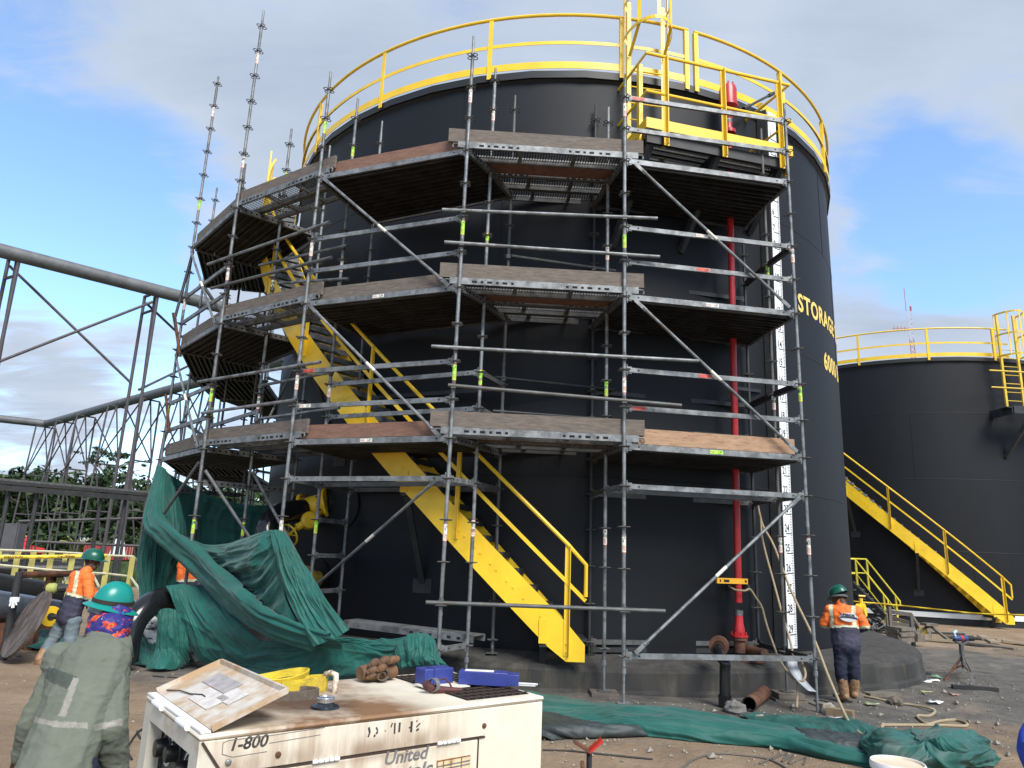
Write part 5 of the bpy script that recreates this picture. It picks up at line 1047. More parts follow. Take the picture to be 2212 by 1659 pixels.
# ------------------------------------------------------------------ people
def remeshed(caps, voxel, smooth=6):
    """one continuous surface grown round tapered limbs: caps = (p, q, r_p, r_q) or (p, q, r_p, r_q, flatten axis, factor)"""
    m = MB()
    for c in caps:
        p, q, r0, r1 = V(c[0]), V(c[1]), c[2], c[3]; n = 12; d = q-p; L_ = d.length
        x, y, z = frame(d if L_ > 1e-4 else V((0, 0, 1))); sx = sy = 1.0
        if len(c) > 4:
            ax = V(c[4]); ax = (ax-z*ax.dot(z)).normalized(); y = ax; x = y.cross(z); sx = c[5]      # wider along ax's perpendicular
        P = []; K = 5
        prof = [(-r0*math.cos(R_(90*i/K)), r0*math.sin(R_(90*i/K))) for i in range(K)]+[(0, r0)]+[(L_*f, r0+(r1-r0)*f) for f in (.25, .5, .75)]+[(L_, r1)]+[(L_+r1*math.sin(R_(90*i/K)), r1*math.cos(R_(90*i/K))) for i in range(1, K)]+[(L_+r1, .0)]
        vs = []; fs = []
        for h, r in prof: vs += [p+z*h+x*(math.cos(2*math.pi*j/n)*r*sx)+y*(math.sin(2*math.pi*j/n)*r) for j in range(n)]
        for i in range(len(prof)-1): fs += [(i*n+j, i*n+(j+1) % n, (i+1)*n+(j+1) % n, (i+1)*n+j) for j in range(n)]
        m.add(vs, fs)
    me = m.mesh('tmp', [], False); o = bpy.data.objects.new('tmp', me); COL.objects.link(o)
    r = o.modifiers.new('r', 'REMESH'); r.mode = 'VOXEL'; r.voxel_size = voxel
    if smooth: s = o.modifiers.new('s', 'SMOOTH'); s.iterations = smooth; s.factor = .5
    me2 = bpy.data.meshes.new_from_object(o.evaluated_get(bpy.context.evaluated_depsgraph_get())); bpy.data.objects.remove(o); bpy.data.meshes.remove(me)
    return me2
def finish(me, name, mats, region, parent, wr=0, wf=10, ws=(1, 1, 1), seed=0, extra=None):
    n = len(me.vertices); co = np.empty(n*3); me.vertices.foreach_get('co', co); nrm = [V(v.normal) for v in me.vertices]; co = co.reshape(-1, 3)
    if wr:
        for i in range(n):
            p = V(co[i]); q = V((p.x*ws[0], p.y*ws[1], p.z*ws[2]))*wf+V((seed, seed, 0)); h = wr*(1.5*crest(q)+.8*crest(q*2.2+V((3, 1, 4)))+.9*mnoise.noise(q*.5)); co[i] = p+nrm[i]*h
        me.vertices.foreach_set('co', co.ravel())
    for m_ in (mats if isinstance(mats, list) else [mats]): me.materials.append(m_)
    if region:
        for p in me.polygons: p.material_index = region(V(p.center))
    me.polygons.foreach_set('use_smooth', [True]*len(me.polygons)); me.name = name; me.update()
    return put(name, me, parent)
skin_m = mat('brown_skin', (.085, .040, .024), .5, 0, .1, 8); hair_m = mat('black_hair', (.01, .009, .008), .8, 0, .3, 90, .6, 200)
orange = mat('hi_vis_orange', (.80, .16, .025), .7, 0, .1, 6, .15, 40); navy = mat('navy_cotton', (.040, .038, .066), .8, 0, .2, 10, .2, 60); reflect = mat('reflective_tape', (.56, .58, .40), .45, 0, .1, 20)
jeans = mat('washed_jeans', (.125, .16, .185), .85, 0, .25, 7, .25, 70); navy_p = mat('navy_trousers', (.009, .012, .030), .8, 0, .2, 8, .2, 60); bootm = mat('tan_leather_boot', (.26, .15, .08), .6, 0, .25, 12, .15, 40); sole_m = mat('boot_sole', (.03, .025, .02), .8)
greenhat = mat('green_helmet', (.005, .085, .058), .3, 0, .06, 4); tealhat = mat('teal_helmet', (.003, .215, .185), .3, 0, .06, 4, .03, 10); darkband = mat('dark_band', (.025, .018, .012), .6)
olive = mat('sage_cotton', (.122, .136, .104), .85, 0, .12, 5, .2, 50); olive_d = mat('sage_cotton_damp', (.055, .068, .055), .85, 0, .15, 6, .2, 50); silver_t = mat('greyed_tape', (.21, .20, .165), .5, 0, .2, 20)
def hand_caps(w_, dirn, up, s=1.0, curl=.5, thumb=1):
    """palm, four unequal bent fingers, thumb from the side of the palm"""
    d = V(dirn).normalized(); u = V(up); u = (u-d*u.dot(d)).normalized(); r = d.cross(u); w_ = V(w_); c = []
    for k in (-1.5, -.5, .5, 1.5): c.append((w_+r*k*.016*s, w_+d*.085*s+r*k*.020*s, .015*s, .0125*s))
    for k, ln in ((-1.5, .064), (-.5, .080), (.5, .085), (1.5, .074)):
        b_ = w_+d*.088*s+r*k*.0225*s; k1 = b_+(d*math.cos(curl*.5)-u*math.sin(curl*.5))*ln*.45*s; k2 = k1+(d*math.cos(curl*1.3)-u*math.sin(curl*1.3))*ln*.32*s; k3 = k2+(d*math.cos(curl*2)-u*math.sin(curl*2))*ln*.25*s
        c += [(b_, k1, .0095*s, .009*s), (k1, k2, .009*s, .008*s), (k2, k3, .008*s, .007*s)]
    t0 = w_+d*.02*s+r*thumb*.03*s; t1 = t0+(d*.7+r*thumb*.7)*.04*s-u*.008*s; t2 = t1+(d*.9+r*thumb*.25-u*.3)*.034*s; c += [(t0, t1, .013*s, .0115*s), (t1, t2, .0115*s, .009*s)]
    return c
def head_caps(c, f, up, s=1.0):
    """skull, jaw, nose, ears, brow round centre c facing f"""
    f = V(f).normalized(); u = V(up); u = (u-f*u.dot(f)).normalized(); r = f.cross(u); c = V(c)
    return [(c+u*.02*s-f*.02*s, c+u*.03*s+f*.02*s, .085*s, .080*s), (c-u*.05*s+f*.02*s, c-u*.075*s+f*.045*s, .062*s, .045*s), (c+u*.01*s+f*.085*s, c-u*.025*s+f*.108*s, .011*s, .015*s),
            (c+r*.08*s-u*.02*s, c+r*.083*s+u*.015*s, .016*s, .02*s), (c-r*.08*s-u*.02*s, c-r*.083*s+u*.015*s, .016*s, .02*s), (c+u*.03*s+f*.075*s+r*.03*s, c+u*.03*s+f*.075*s-r*.03*s, .016*s, .016*s),
            (c-u*.055*s+f*.088*s+r*.018*s, c-u*.055*s+f*.088*s-r*.018*s, .009*s, .009*s), (c-u*.05*s-f*.02*s, c-u*.16*s-f*.045*s, .058*s, .062*s)]
def helmet(parent, c, f, up, m_, brim='cap', s=1.0, tall=1.0):
    f = V(f).normalized(); u = V(up).normalized(); f = (f-u*f.dot(u)).normalized(); r = f.cross(u); c = V(c); m = MB(); P = []; nA = 40
    for j in range(15):
        a = R_(90*j/14); row_ = []
        for i in range(nA+1):
            t = 2*math.pi*i/nA; rr = math.cos(a)**.8; x, y = math.cos(t)*.140*rr, math.sin(t)*.112*rr; z = math.sin(a)*.125*tall
            z += .008*max(0, 1-abs(y)/.022)*math.sin(a*1.0)*(1 if abs(y) < .022 else 0)
            row_.append(c+f*x*s+r*y*s+u*z*s)
        P.append(row_)
    m.grid(P)
    outer = []
    for i in range(nA+1):
        t = 2*math.pi*i/nA; x, y = math.cos(t), math.sin(t)
        ext = .052 if brim == 'full' else (.012+.05*max(0, x)**2)
        if brim == 'full' and x > 0: ext += .012*x
        outer.append(c+f*x*(.140+ext)*s+r*y*(.112+ext)*s-u*((.022 if brim == 'full' else .012)*ext/.05+.004)*s)
    lo = [p-u*.004*s for p in outer]; inn = [c+f*math.cos(2*math.pi*i/nA)*.135*s+r*math.sin(2*math.pi*i/nA)*.107*s-u*.004*s for i in range(nA+1)]
    m.grid([P[0], outer, lo, inn]); h = m.build('helmet', m_, parent, angle=50); return h
def worker(name, label, J, f, size, shirtf, mats, kind, gloves=False, bend=None):
    pass
def person(label, J, face, hs, shirt_m, shirt_reg, trous_m, helm, voxel=.014, hairless=False, group=None, wr=.006, hands=(None, None), boots=None, wide=1.0, hem=-.10, flat=1.0, boot_top=.5, arm=(1.0, 1.0), legw=1.0, hd=1.0):
    """J: joints in world space"""
    up_h = (V(J['head'])-V(J['neck'])).normalized()
    rt = (V(J['rsh'])-V(J['lsh'])).normalized(); upt = (V(J['neck'])-V(J['pelvis'])).normalized(); fwd = upt.cross(rt).normalized()
    k = hs
    def L_(a, b, r0, r1): return (J[a], J[b], r0*k, r1*k)
    def tors(g): return [(lerp(J['pelvis'], J['neck'], .02), lerp(J['pelvis'], J['neck'], .35), (.108+g)*k*wide, (.105+g)*k*wide, fwd, 1.38*flat), (lerp(J['pelvis'], J['neck'], .35), lerp(J['pelvis'], J['neck'], .78), (.108+g)*k*wide, (.112+g)*k*wide, fwd, 1.42*flat), (J['lsh'], J['rsh'], (.072+g)*k, (.072+g)*k), (lerp(J['pelvis'], J['neck'], .8), J['neck'], (.10+g)*k, (.062+g)*k)]
    body = tors(-.02)+head_caps(J['head'], face, up_h, k*hd)+[(J['neck'], lerp(J['neck'], J['head'], .6), .06*k, .056*k)]
    for s in 'lr':
        body += [L_(s+'sh', s+'el', .05, .042), L_(s+'el', s+'wr', .041, .029), L_(s+'hip', s+'kn', .078, .055), L_(s+'kn', s+'an', .055, .038)]
        d = (V(J[s+'wr'])-V(J[s+'el'])).normalized(); h = hands[0 if s == 'l' else 1]
        body += hand_caps(J[s+'wr'], h[0] if h else d, h[1] if h else fwd, k, .6, 1 if s == 'l' else -1)
        ft = V(J[s+'an'])+V((0, 0, -.06*k)); toe = V(J[s+'toe']); body += [(ft-(toe-ft).normalized()*.03*k, toe, .04*k, .036*k)]
    hc = V(J['head'])
    def reg(p): return 1 if (p-hc).length < .2*k and (p-hc).dot(V(face).normalized()) < -.015*k and (p-hc).dot(up_h) > -.07*k else 0
    P = finish(remeshed(body, voxel*.62, 3), 'person', [skin_m, hair_m], reg, None); tag(P, label, 'person', group)
    # shirt
    sh = tors(.012)
    slv = []
    for s in 'lr': aw = arm[s == 'r']; slv.append([L_(s+'sh', s+'el', .074*aw, .064*aw), (J[s+'el'], lerp(J[s+'el'], J[s+'wr'], .93), .064*k*aw, .052*k*aw)])
    sh += [(lerp(J['pelvis'], J['neck'], hem), lerp(J['pelvis'], J['neck'], hem+.2), .125*k*wide, .12*k*wide, fwd, 1.38*flat), (J['lsh'], lerp(J['lsh'], J['pelvis'], .4), .07*k, .06*k), (J['rsh'], lerp(J['rsh'], J['pelvis'], .4), .07*k, .06*k), (lerp(J['neck'], J['head'], -.1), lerp(J['neck'], J['head'], .22), .074*k, .068*k)]
    finish(remeshed(sh, voxel, 5), 'shirt', shirt_m, shirt_reg, P, wr*k, 8, (1, 1, 2.0), 3)
    for q in slv: finish(remeshed(q, voxel, 4), 'sleeve', shirt_m, shirt_reg, P, wr*k*1.1, 9, (1, 1, 1.8), 5)
    tr = [(J['lhip'], J['rhip'], .098*k*wide*min(1, legw+.1), .098*k*wide*min(1, legw+.1)), (lerp(J['pelvis'], J['neck'], .0), J['pelvis'], .10*k, .10*k, fwd, 1.25)]
    for s in 'lr': tr += [L_(s+'hip', s+'kn', .098*legw, .080*legw), (J[s+'kn'], lerp(J[s+'kn'], J[s+'an'], boot_top+.04 if boots else .97), .080*k*legw, .075*k*legw)]
    finish(remeshed(tr, voxel, 5), 'trousers', trous_m, None, P, wr*k, 7, (1, 1, 1.8), 8)
    if boots:
        for s in 'lr':
            ft = V(J[s+'an'])+V((0, 0, -.045*k)); toe = V(J[s+'toe']); dd = (toe-ft).normalized()
            zmin = min(ft.z, toe.z)-.03*k
            finish(remeshed([(lerp(J[s+'kn'], J[s+'an'], boot_top), J[s+'an'], .066*k*wide, .056*k*wide), (J[s+'an'], ft, .054*k, .052*k), (ft-dd*.03*k, toe, .05*k, .046*k)], .009*k, 4), 'boot', [boots, sole_m], lambda p: 1 if p.z < zmin+.012*k else 0, P, .003, 12)
    return P
def jp(**k): return {a: at_d(*v) for a, v in k.items()}
HY = math.hypot
# --- worker at the gauge board, seen from behind
b0 = HY(4.63, 10.15)
J = jp(head=(1811, 1290, b0+.20), neck=(1818, 1309, b0+.10), pelvis=(1829, 1396, b0), lsh=(1795, 1319, b0+.08), rsh=(1850, 1322, b0+.06), lel=(1780, 1346, b0+.10), lwr=(1794, 1350, b0+.36), rel=(1868, 1352, b0+.08), rwr=(1854, 1360, b0+.32),
       lhip=(1817, 1402, b0), rhip=(1840, 1402, b0), lkn=(1816, 1452, b0-.03), rkn=(1845, 1452, b0), lan=(1824, 1498, b0+.02), ran=(1845, 1493, b0+.06), ltoe=(1815, 1508, b0+.12), rtoe=(1842, 1501, b0+.18))
ax = (J['neck']-J['pelvis']); rtv = (J['rsh']-J['lsh']).normalized()
def hv(axis0, axis1, f_band=.50, w_b=.028, vert=None):
    a, d = V(axis0), V(axis1)-V(axis0); dn = d.normalized()
    def reg(p):
        t = (p-a).dot(dn)/d.length
        if abs(t-f_band) < w_b: return 2
        if t < f_band: return 1
        if vert:
            s = (p-V(axis1)).dot(vert[0])
            if any(abs(s-c) < vert[1] for c in vert[2]) and t < 1.02: return 2
        return 0
    return reg
person('worker in orange and navy shirt and tan boots leaning to the gauge board', J, (-.55, .75, -.5), .93, [orange, navy, reflect], hv(J['pelvis'], J['neck'], .46, .028, (rtv, .024, (-.13, .15))), navy_p, None, boots=bootm, wide=1.14, hem=.06, boot_top=.34)
P1 = [o for o in COL.objects if o.name.startswith('person')][-1]
hf = V((-.5, .75, -.35)); helmet(P1, J['head']+V((0, 0, .045)), hf, V((-.25, .35, .9)), greenhat, 'cap', .95)
m = MB(); c = J['head']; m.path([c+V((math.cos(R_(a))*.108, math.sin(R_(a))*.118, .0-.03*math.sin(R_(a)))) for a in range(0, 360, 20)], .014, 6, closed=True); m.build('headband', mat('grey_strap', (.12, .12, .125), .6), P1)
# printed emblem on the back
def emblem(parent, c, r, u, w_):
    n_ = r.cross(u).normalized(); n_ = n_ if n_.dot(V((0, 0, CAMZ))-c) > 0 else -n_; m = MB(); K = 26
    m.mi = 0
    pts = [c+r*(math.cos(t)*w_*.5)+u*(math.sin(t)*w_*.26)-u*w_*.1+n_*.004 for t in [2*math.pi*i/K for i in range(K)]]; m.mi = 1; m.prism(pts, n_*.003); m.mi = 0
    pts = [c+r*x*w_+u*(y*w_+.05*w_)+n_*.0075 for x, y in ((-.48, -.22), (-.46, -.10), (-.2, -.09), (.2, -.12), (.46, -.14), (.48, -.28), (.3, -.24), (0, -.2), (-.3, -.2))]; m.prism(pts, n_*.002)
    m.mi = 0; add_text(m, 'SUPERIOR', w_*.19, c-r*w_*.5+n_*.0105+u*w_*.0, r-u*.08, u, depth=.0005, bold=.002)
    m.build('back_emblem', [navy, mat('emblem_white', (.6, .6, .62), .7)], parent, smooth=False)
emblem(P1, at_d(1833, 1330, b0-.085), rtv, ax.normalized(), .22)
# --- worker at the left turning away from the pipes
b1 = 12.3
J = jp(head=(199, 1214, b1+.03), neck=(186, 1236, b1), pelvis=(146, 1336, b1), lsh=(163, 1246, b1+.16), rsh=(190, 1249, b1-.16), lel=(205, 1285, b1+.22), lwr=(214, 1312, b1+.16), rel=(193, 1286, b1-.26), rwr=(196, 1314, b1-.2),
       lhip=(138, 1343, b1+.08), rhip=(158, 1343, b1-.08), lkn=(112, 1385, b1+.05), rkn=(152, 1392, b1-.12), lan=(86, 1424, b1-.1), ran=(150, 1432, b1-.2), ltoe=(96, 1438, b1-.2), rtoe=(164, 1442, b1-.3))
ax = (J['neck']-J['pelvis']); vw = (V((0, 0, 1)).cross(V((J['neck'].x, J['neck'].y, 0)).normalized()))*-1
person('worker in orange shirt and washed jeans stooping by the black pipes at left', J, (.93, .25, -.1), .98, [orange, navy, reflect], hv(J['pelvis'], J['neck'], .50, .026, (vw, .022, (-.105,))), jeans, None, boots=bootm, hem=.08, wide=1.12)
P2 = [o for o in COL.objects if o.name.startswith('person')][-1]
helmet(P2, J['head']+V((0, 0, .05)), V((.93, .25, -.05)), V((.10, 0, 1)), greenhat, 'cap', 1.08)
emblem(P2, at_d(140, 1251, b1-.25), V((.62, -.75, -.1)).normalized(), ax.normalized(), .16)
# --- worker half hidden behind the sheet
b2 = 12.9
J = jp(head=(418, 1196, b2), neck=(413, 1210, b2), pelvis=(409, 1290, b2), lsh=(394, 1222, b2), rsh=(430, 1222, b2+.05), lel=(390, 1250, b2-.05), lwr=(396, 1275, b2-.1), rel=(432, 1250, b2), rwr=(428, 1278, b2-.1),
       lhip=(402, 1296, b2), rhip=(418, 1296, b2), lkn=(402, 1345, b2), rkn=(420, 1345, b2), lan=(402, 1390, b2), ran=(420, 1390, b2), ltoe=(405, 1398, b2-.15), rtoe=(424, 1398, b2-.15))
person('worker in orange shirt half hidden behind the hanging green sheet', J, (.2, .95, -.2), .92, [orange, navy, reflect], hv(J['pelvis'], J['neck'], .46, .03), navy_p, None, voxel=.02)
P3 = [o for o in COL.objects if o.name.startswith('person')][-1]
helmet(P3, J['head']+V((0, 0, .05)), V((.2, .95, 0)), V((0, 0, 1)), greenhat, 'cap', 1.0)
# --- man in the foreground, stooping, seen from behind
b3 = 4.25
J = jp(head=(243, 1336, b3+.13), neck=(222, 1384, b3+.05), pelvis=(128, 1632, b3-.28), lsh=(135, 1428, b3+.10), rsh=(234, 1450, b3-.06), lel=(64, 1562, b3+.06), lwr=(44, 1636, b3+.12), rel=(236, 1572, b3-.22), rwr=(246, 1664, b3-.14),
       lhip=(102, 1660, b3-.22), rhip=(162, 1668, b3-.32))
gzf = gz(J['pelvis'].x, J['pelvis'].y)
hp_ = J['pelvis']
J['lkn'] = hp_+V((-.10, .26, -.24)); J['rkn'] = hp_+V((.22, .12, -.27)); J['lan'] = V((hp_.x-.16, hp_.y-.02, gzf+.09)); J['ran'] = V((hp_.x+.16, hp_.y-.16, gzf+.09)); J['ltoe'] = J['lan']+V((.05, .16, -.055)); J['rtoe'] = J['ran']+V((.09, .14, -.055))
ax = (J['neck']-J['pelvis']); axn = ax.normalized(); rtv = (J['rsh']-J['lsh']).normalized(); o0 = V(J['pelvis'])
cdir = (V((0, 0, CAMZ))-o0).normalized(); arm_r = (J['rel'], (J['rwr']-J['rel']).normalized())
def inpoly(u, v, poly):
    r = False; n = len(poly)
    for i in range(n):
        (x1, y1), (x2, y2) = poly[i], poly[i-1]
        if (y1 > v) != (y2 > v) and u < (x2-x1)*(v-y1)/(y2-y1)+x1: r = not r
    return r
# pattern pieces of the shirt: seams and tapes mapped on the finished cloth
def bearing(p): d = V(p)-V((0, 0, CAMZ)); w_ = d.dot(_fw); return 1106+F*d.dot(_rt)/w_, 829.5-F*d.dot(_up)/w_
yoke = ((85, 1432), (168, 1462), (155, 1494), (78, 1458)); tape = ((158, 1462), (170, 1466), (142, 1549), (126, 1546)); damp = ((80, 1480), (150, 1494), (150, 1548), (70, 1546))
band_ = ((70, 1547), (110, 1557), (190, 1561), (190, 1574), (118, 1570), (64, 1558)); cuff_ = ((202, 1565), (264, 1552), (264, 1566), (204, 1579))
def reg_f(p):
    u, v = bearing(p); front = (p-o0).dot(cdir) > -.22
    if front and any(inpoly(u, v, q) for q in (tape, band_, cuff_)): return 2
    if front and inpoly(u, v, yoke): return 1
    return 0
person('man in sage green shirt and teal brimmed helmet stooping in the left foreground', J, (.50, .84, -.2), 1.06, [olive, olive_d, silver_t], reg_f, navy_p, None, voxel=.0068, wr=.003, boots=bootm, flat=.9, hem=-.30, arm=(.72, 1.16), legw=.78, hd=.82)
P4 = [o for o in COL.objects if o.name.startswith('person')][-1]
hc = J['head']; huv = V((.22, .06, .97)).normalized(); hfw = V((.62, .76, -.2)).normalized()
HS = .70; helmet(P4, at_d(242, 1306, b3+.14), hfw, huv, tealhat, 'full', HS, 1.28)
m = MB(); hcp = at_d(242, 1306, b3+.14); ff = (hfw-huv*hfw.dot(huv)).normalized(); hr = ff.cross(huv); pts = [hcp+ff*math.cos(R_(a))*.1415*HS+hr*math.sin(R_(a))*.1135*HS+huv*(.018+.010*math.cos(R_(a))) for a in range(0, 360, 8)]
for a, c in zip(pts, pts[1:]+pts[:1]): m.bar(a, c, .005, .019, huv)
hb = m.build('helmet_band', darkband, P4, smooth=False)
gog = mat('goggle_lens', (.12, .14, .14), .12); m = MB(); pts = [hcp+ff*math.cos(R_(a))*.100+hr*math.sin(R_(a))*.094-huv*.030 for a in range(0, 360, 10)]
for a, c in zip(pts, pts[1:]+pts[:1]): m.bar(a, c, .006, .034, huv)
m.build('goggles', gog, P4, smooth=False)
# printed neck gaiter
gt_m = bpy.data.materials.new('printed_gaiter'); gt_m.use_nodes = True; t = gt_m.node_tree; b = t.nodes['Principled BSDF']; b.inputs['Roughness'].default_value = .6
tcn = N(t, 'ShaderNodeTexCoord'); mpn = N(t, 'ShaderNodeMapping'); mpn.inputs['Scale'].default_value = (1, 1, 1.5); t.links.new(tcn.outputs['Object'], mpn.inputs[0])
n1 = N(t, 'ShaderNodeTexNoise', i_Scale=21, i_Detail=2.0, i_Distortion=1.0); n2 = N(t, 'ShaderNodeTexNoise', i_Scale=34, i_Detail=2, i_Distortion=1.2); mp2 = N(t, 'ShaderNodeMapping'); mp2.inputs['Location'].default_value = (3, 7, 1); t.links.new(mpn.outputs[0], n1.inputs['Vector']); t.links.new(mpn.outputs[0], mp2.inputs[0]); t.links.new(mp2.outputs[0], n2.inputs['Vector'])
r1 = N(t, 'ShaderNodeValToRGB'); r1.color_ramp.interpolation = 'CONSTANT'; t.links.new(n1.outputs['Fac'], r1.inputs[0]); els = r1.color_ramp.elements; els[0].position = 0; els[0].color = (.022, .020, .16, 1); els[1].position = .575; els[1].color = (.50, .035, .02, 1); e = els.new(.665); e.color = (.60, .17, .03, 1)
r2 = N(t, 'ShaderNodeValToRGB'); r2.color_ramp.interpolation = 'CONSTANT'; t.links.new(n2.outputs['Fac'], r2.inputs[0]); r2.color_ramp.elements[0].color = (0, 0, 0, 1); r2.color_ramp.elements[1].position = .685; r2.color_ramp.elements[1].color = (1, 1, 1, 1)
mx = N(t, 'ShaderNodeMix', data_type='RGBA'); t.links.new(r2.outputs[0], mx.inputs[0]); t.links.new(r1.outputs[0], mx.inputs[6]); mx.inputs[7].default_value = (.55, .5, .45, 1); t.links.new(mx.outputs[2], b.inputs['Base Color'])
gc = [(at_d(240, 1336, b3+.13), at_d(236, 1352, b3+.11), .098, .102), (at_d(236, 1352, b3+.11), at_d(231, 1378, b3+.07), .100, .088), (at_d(238, 1356, b3+.06), at_d(250, 1384, b3+.03), .080, .050), (at_d(232, 1375, b3+.09), at_d(228, 1392, b3+.07), .088, .085)]
finish(remeshed(gc, .008, 5), 'neck_gaiter', gt_m, None, P4, .005, 14, (1, 1, 2.2), 4)
# collar stand and flap
nk = at_d(224, 1386, b3+.06); m = MB(); P = []
for i in range(29):
    a = R_(-200+280*i/28); d_ = V((math.cos(a), math.sin(a), 0)); rr = .112; P.append([nk+d_*rr+V((.02*math.cos(a), 0, -.055)), nk+d_*(rr-.008)+V((0, 0, .01)), nk+d_*(rr+.005)+V((0, 0, .022)), nk+d_*(rr+.018+.014*max(0, math.cos(a-R_(-10))))+V((0, 0, -.03-.05*max(0, math.cos(a-R_(-10)))))])
m.grid(P); o = m.build('collar', olive, P4, angle=180); md = o.modifiers.new('t', 'SOLIDIFY'); md.thickness = .005
# ------------------------------------------------------------------ left background: pipes, fence, bridge, forest
pipe_g = mat('grey_pipe', (.115, .12, .125), .6, .1, .25, 2.5, .05, 20); tower_m = mat('tower_steel', (.075, .066, .072), .65, .2, .25, 6); poly_m = mat('black_polyethylene', (.012, .0125, .014), .42, 0, .3, 3, .25, 20, stretch=(1, 1, 1)); gloss_m = mat('glossy_black_pipe', (.010, .0105, .012), .16, 0, .2, 4); steelpipe = mat('shiny_steel_pipe', (.16, .19, .24), .28, .7, .3, 5)
yel_f = mat('pale_yellow_rail', (.40, .36, .11), .65, 0, .2, 6); rail_w = mat('faded_rail', (.55, .53, .38), .65, 0, .15, 6)
# elevated pipe bridge
BZ = 10.7; B0, B1 = at_z(0, 541, BZ), at_z(390, 641, BZ); bd = (B1-B0).normalized(); bn = V((-bd.y, bd.x, 0)).normalized()
m = MB(); m.tube(B0-bd*12, B1+bd*2.5, .25, 24); tag(m.build('overhead_pipe', pipe_g, None), 'thick grey overhead pipe carried on lattice towers, upper left against the sky', 'pipe')
def tower(uv_near, uv_far, base_near, base_mid, lab, dep, dep2):
    t = thing('pipe_tower', lab, 'lattice tower', at_z(*base_near, -.62), 'lattice towers under the overhead pipe')
    a, c = at_d(*uv_near, dep), at_d(*uv_far, dep2)
    for p, r in ((a, .062), (c, .062)): m = MB(); m.tube(p, V((p.x, p.y, gz(p.x, p.y))), r, 8); m.build('leg', tower_m, t)
    m = MB(); m.tube(lerp(a, c, .2)+V((0, 0, -.2)), V((c.x*.4+a.x*.6+.4, c.y*.4+a.y*.6, gz(a.x, a.y))), .055, 8); m.build('leg', tower_m, t)
    for dz_, r in ((-.02, .06), (-.75, .055)): m = MB(); m.tube(a+V((0, 0, dz_)), c+V((0, 0, dz_)), r, 8); m.build('cross_bar', tower_m, t)
    return a, c
d1 = HY(B1.x, B1.y); q1_ = at_z(342, 629, BZ); dt1 = HY(q1_.x, q1_.y); q0_ = at_z(43, 552, BZ); dt0 = HY(q0_.x, q0_.y)
tA = tower((342, 629), (313, 640), (217, 1268), (230, 1262), 'tall lattice tower nearest the scaffold carrying the overhead pipe', dt1, dt1+1.2)
tB = tower((43, 552), (19, 560), (-60, 1290), (-50, 1280), 'lattice tower at the left picture edge carrying the overhead pipe', dt0, dt0+1.0)
m = MB(); m.tube(at_d(20, 574, dt0+1), at_d(284, 828, dt1+.2), .05, 8); m.tube(at_d(-20, 788, dt0), at_d(330, 652, dt1), .05, 8)
tag(m.build('cross_brace', tower_m, None), 'long thin steel X brace between the two lattice towers', 'brace')
m = MB(); m.tube(at_d(316, 655, dt1), at_d(470, 800, dt1+5), .05, 8); m.tube(at_d(300, 842, dt1), at_d(470, 760, dt1+5), .05, 8); tag(m.build('cross_brace', tower_m, None), 'thin steel X brace running from the tower behind the scaffold', 'brace')
# second pipe on a row of trestles
Z2 = 10.0; pts2 = [at_z(-60, 898, Z2), at_z(95, 915, Z2), at_z(106, 914, Z2), at_z(400, 833, Z2), at_z(640, 770, Z2)]
m = MB(); m.path(pts2, .30, 14); tag(m.build('far_pipe', pipe_g, None), 'long grey pipe bending along the row of thin trestles', 'pipe')
prev = None
for i, (u, v, u2, v2, vb) in enumerate(((78, 917, 122, 921, 1215), (122, 906, 164, 910, 1215), (167, 893, 207, 896, 1215), (234, 872, 274, 879, 1220), (309, 858, 346, 862, 1222), (372, 846, 410, 850, 1225), (440, 834, 480, 838, 1228))):
    t = thing('trestle', 'thin steel trestle under the bent far pipe', 'trestle', (0, 0, 0), 'trestles under the far pipe')
    z_ = Z2-.3; p = at_z(u, v+3, z_); dd = HY(p.x, p.y); q = at_d(u2, v2, dd+.5); q.z = z_; fl = lambda p_: V((p_.x, p_.y, gz(p_.x, p_.y)))
    p0, q0 = fl(p), fl(q); e_ = (q-p).normalized(); p0 -= e_*.45; q0 += e_*.1
    for a, c in ((p, p0), (q, q0)): m = MB(); m.tube(a, c, .058, 6); m.build('leg', tower_m, t)
    for f_ in (0, .37, .66): m = MB(); m.tube(lerp(p, p0, f_), lerp(q, q0, f_), .057, 6); m.build('cross_bar', tower_m, t)
    m = MB(); m.tube(lerp(p, q, .45), lerp(p, p0, .37)+(q-p)*.0, .045, 6); m.tube(lerp(p, q, .45), lerp(q, q0, .37), .045, 6); m.tube(lerp(p, p0, .37), q0, .045, 6); m.build('diagonal', tower_m, t)
    if prev:
        m = MB(); m.tube(prev[0], lerp(q, q0, .37), .05, 6); m.tube(lerp(prev[1], prev[2], .37), p, .05, 6); m.build('side_brace', tower_m, t)
    prev = (q, p, p0)
# low cable bridge crossing behind the tower
d_ = 27.0; m = MB(); a0, a1 = at_d(-30, 1040, d_), at_d(352, 1072, d_+1.5)
m.bar(a0, a1, .5, .09); m.bar(a0+V((0, -.3, -.16)), a1+V((0, -.3, -.16)), .12, .16); m.mi = 1; m.bar(a0+V((0, 0, .09)), a1+V((0, 0, .09)), .35, .07)
for k in range(30): c = lerp(a0, a1, k/30)+V((0, 0, .06)); m.tube(c-V((0, .3, 0)), c+V((0, .25, 0)), .03, 5)
m.mi = 0
for f in (.12, .62): c = lerp(a0, a1, f); m.tube(c, V((c.x, c.y, gz(c.x, c.y))), .06, 6); m.tube(c+V((.5, .6, 0)), V((c.x+.5, c.y+.6, gz(c.x, c.y))), .06, 6)
tag(m.build('cable_bridge', [steel_dark, galvd], None), 'low dark cable bridge spanning from the left edge to the green sheet', 'bridge')
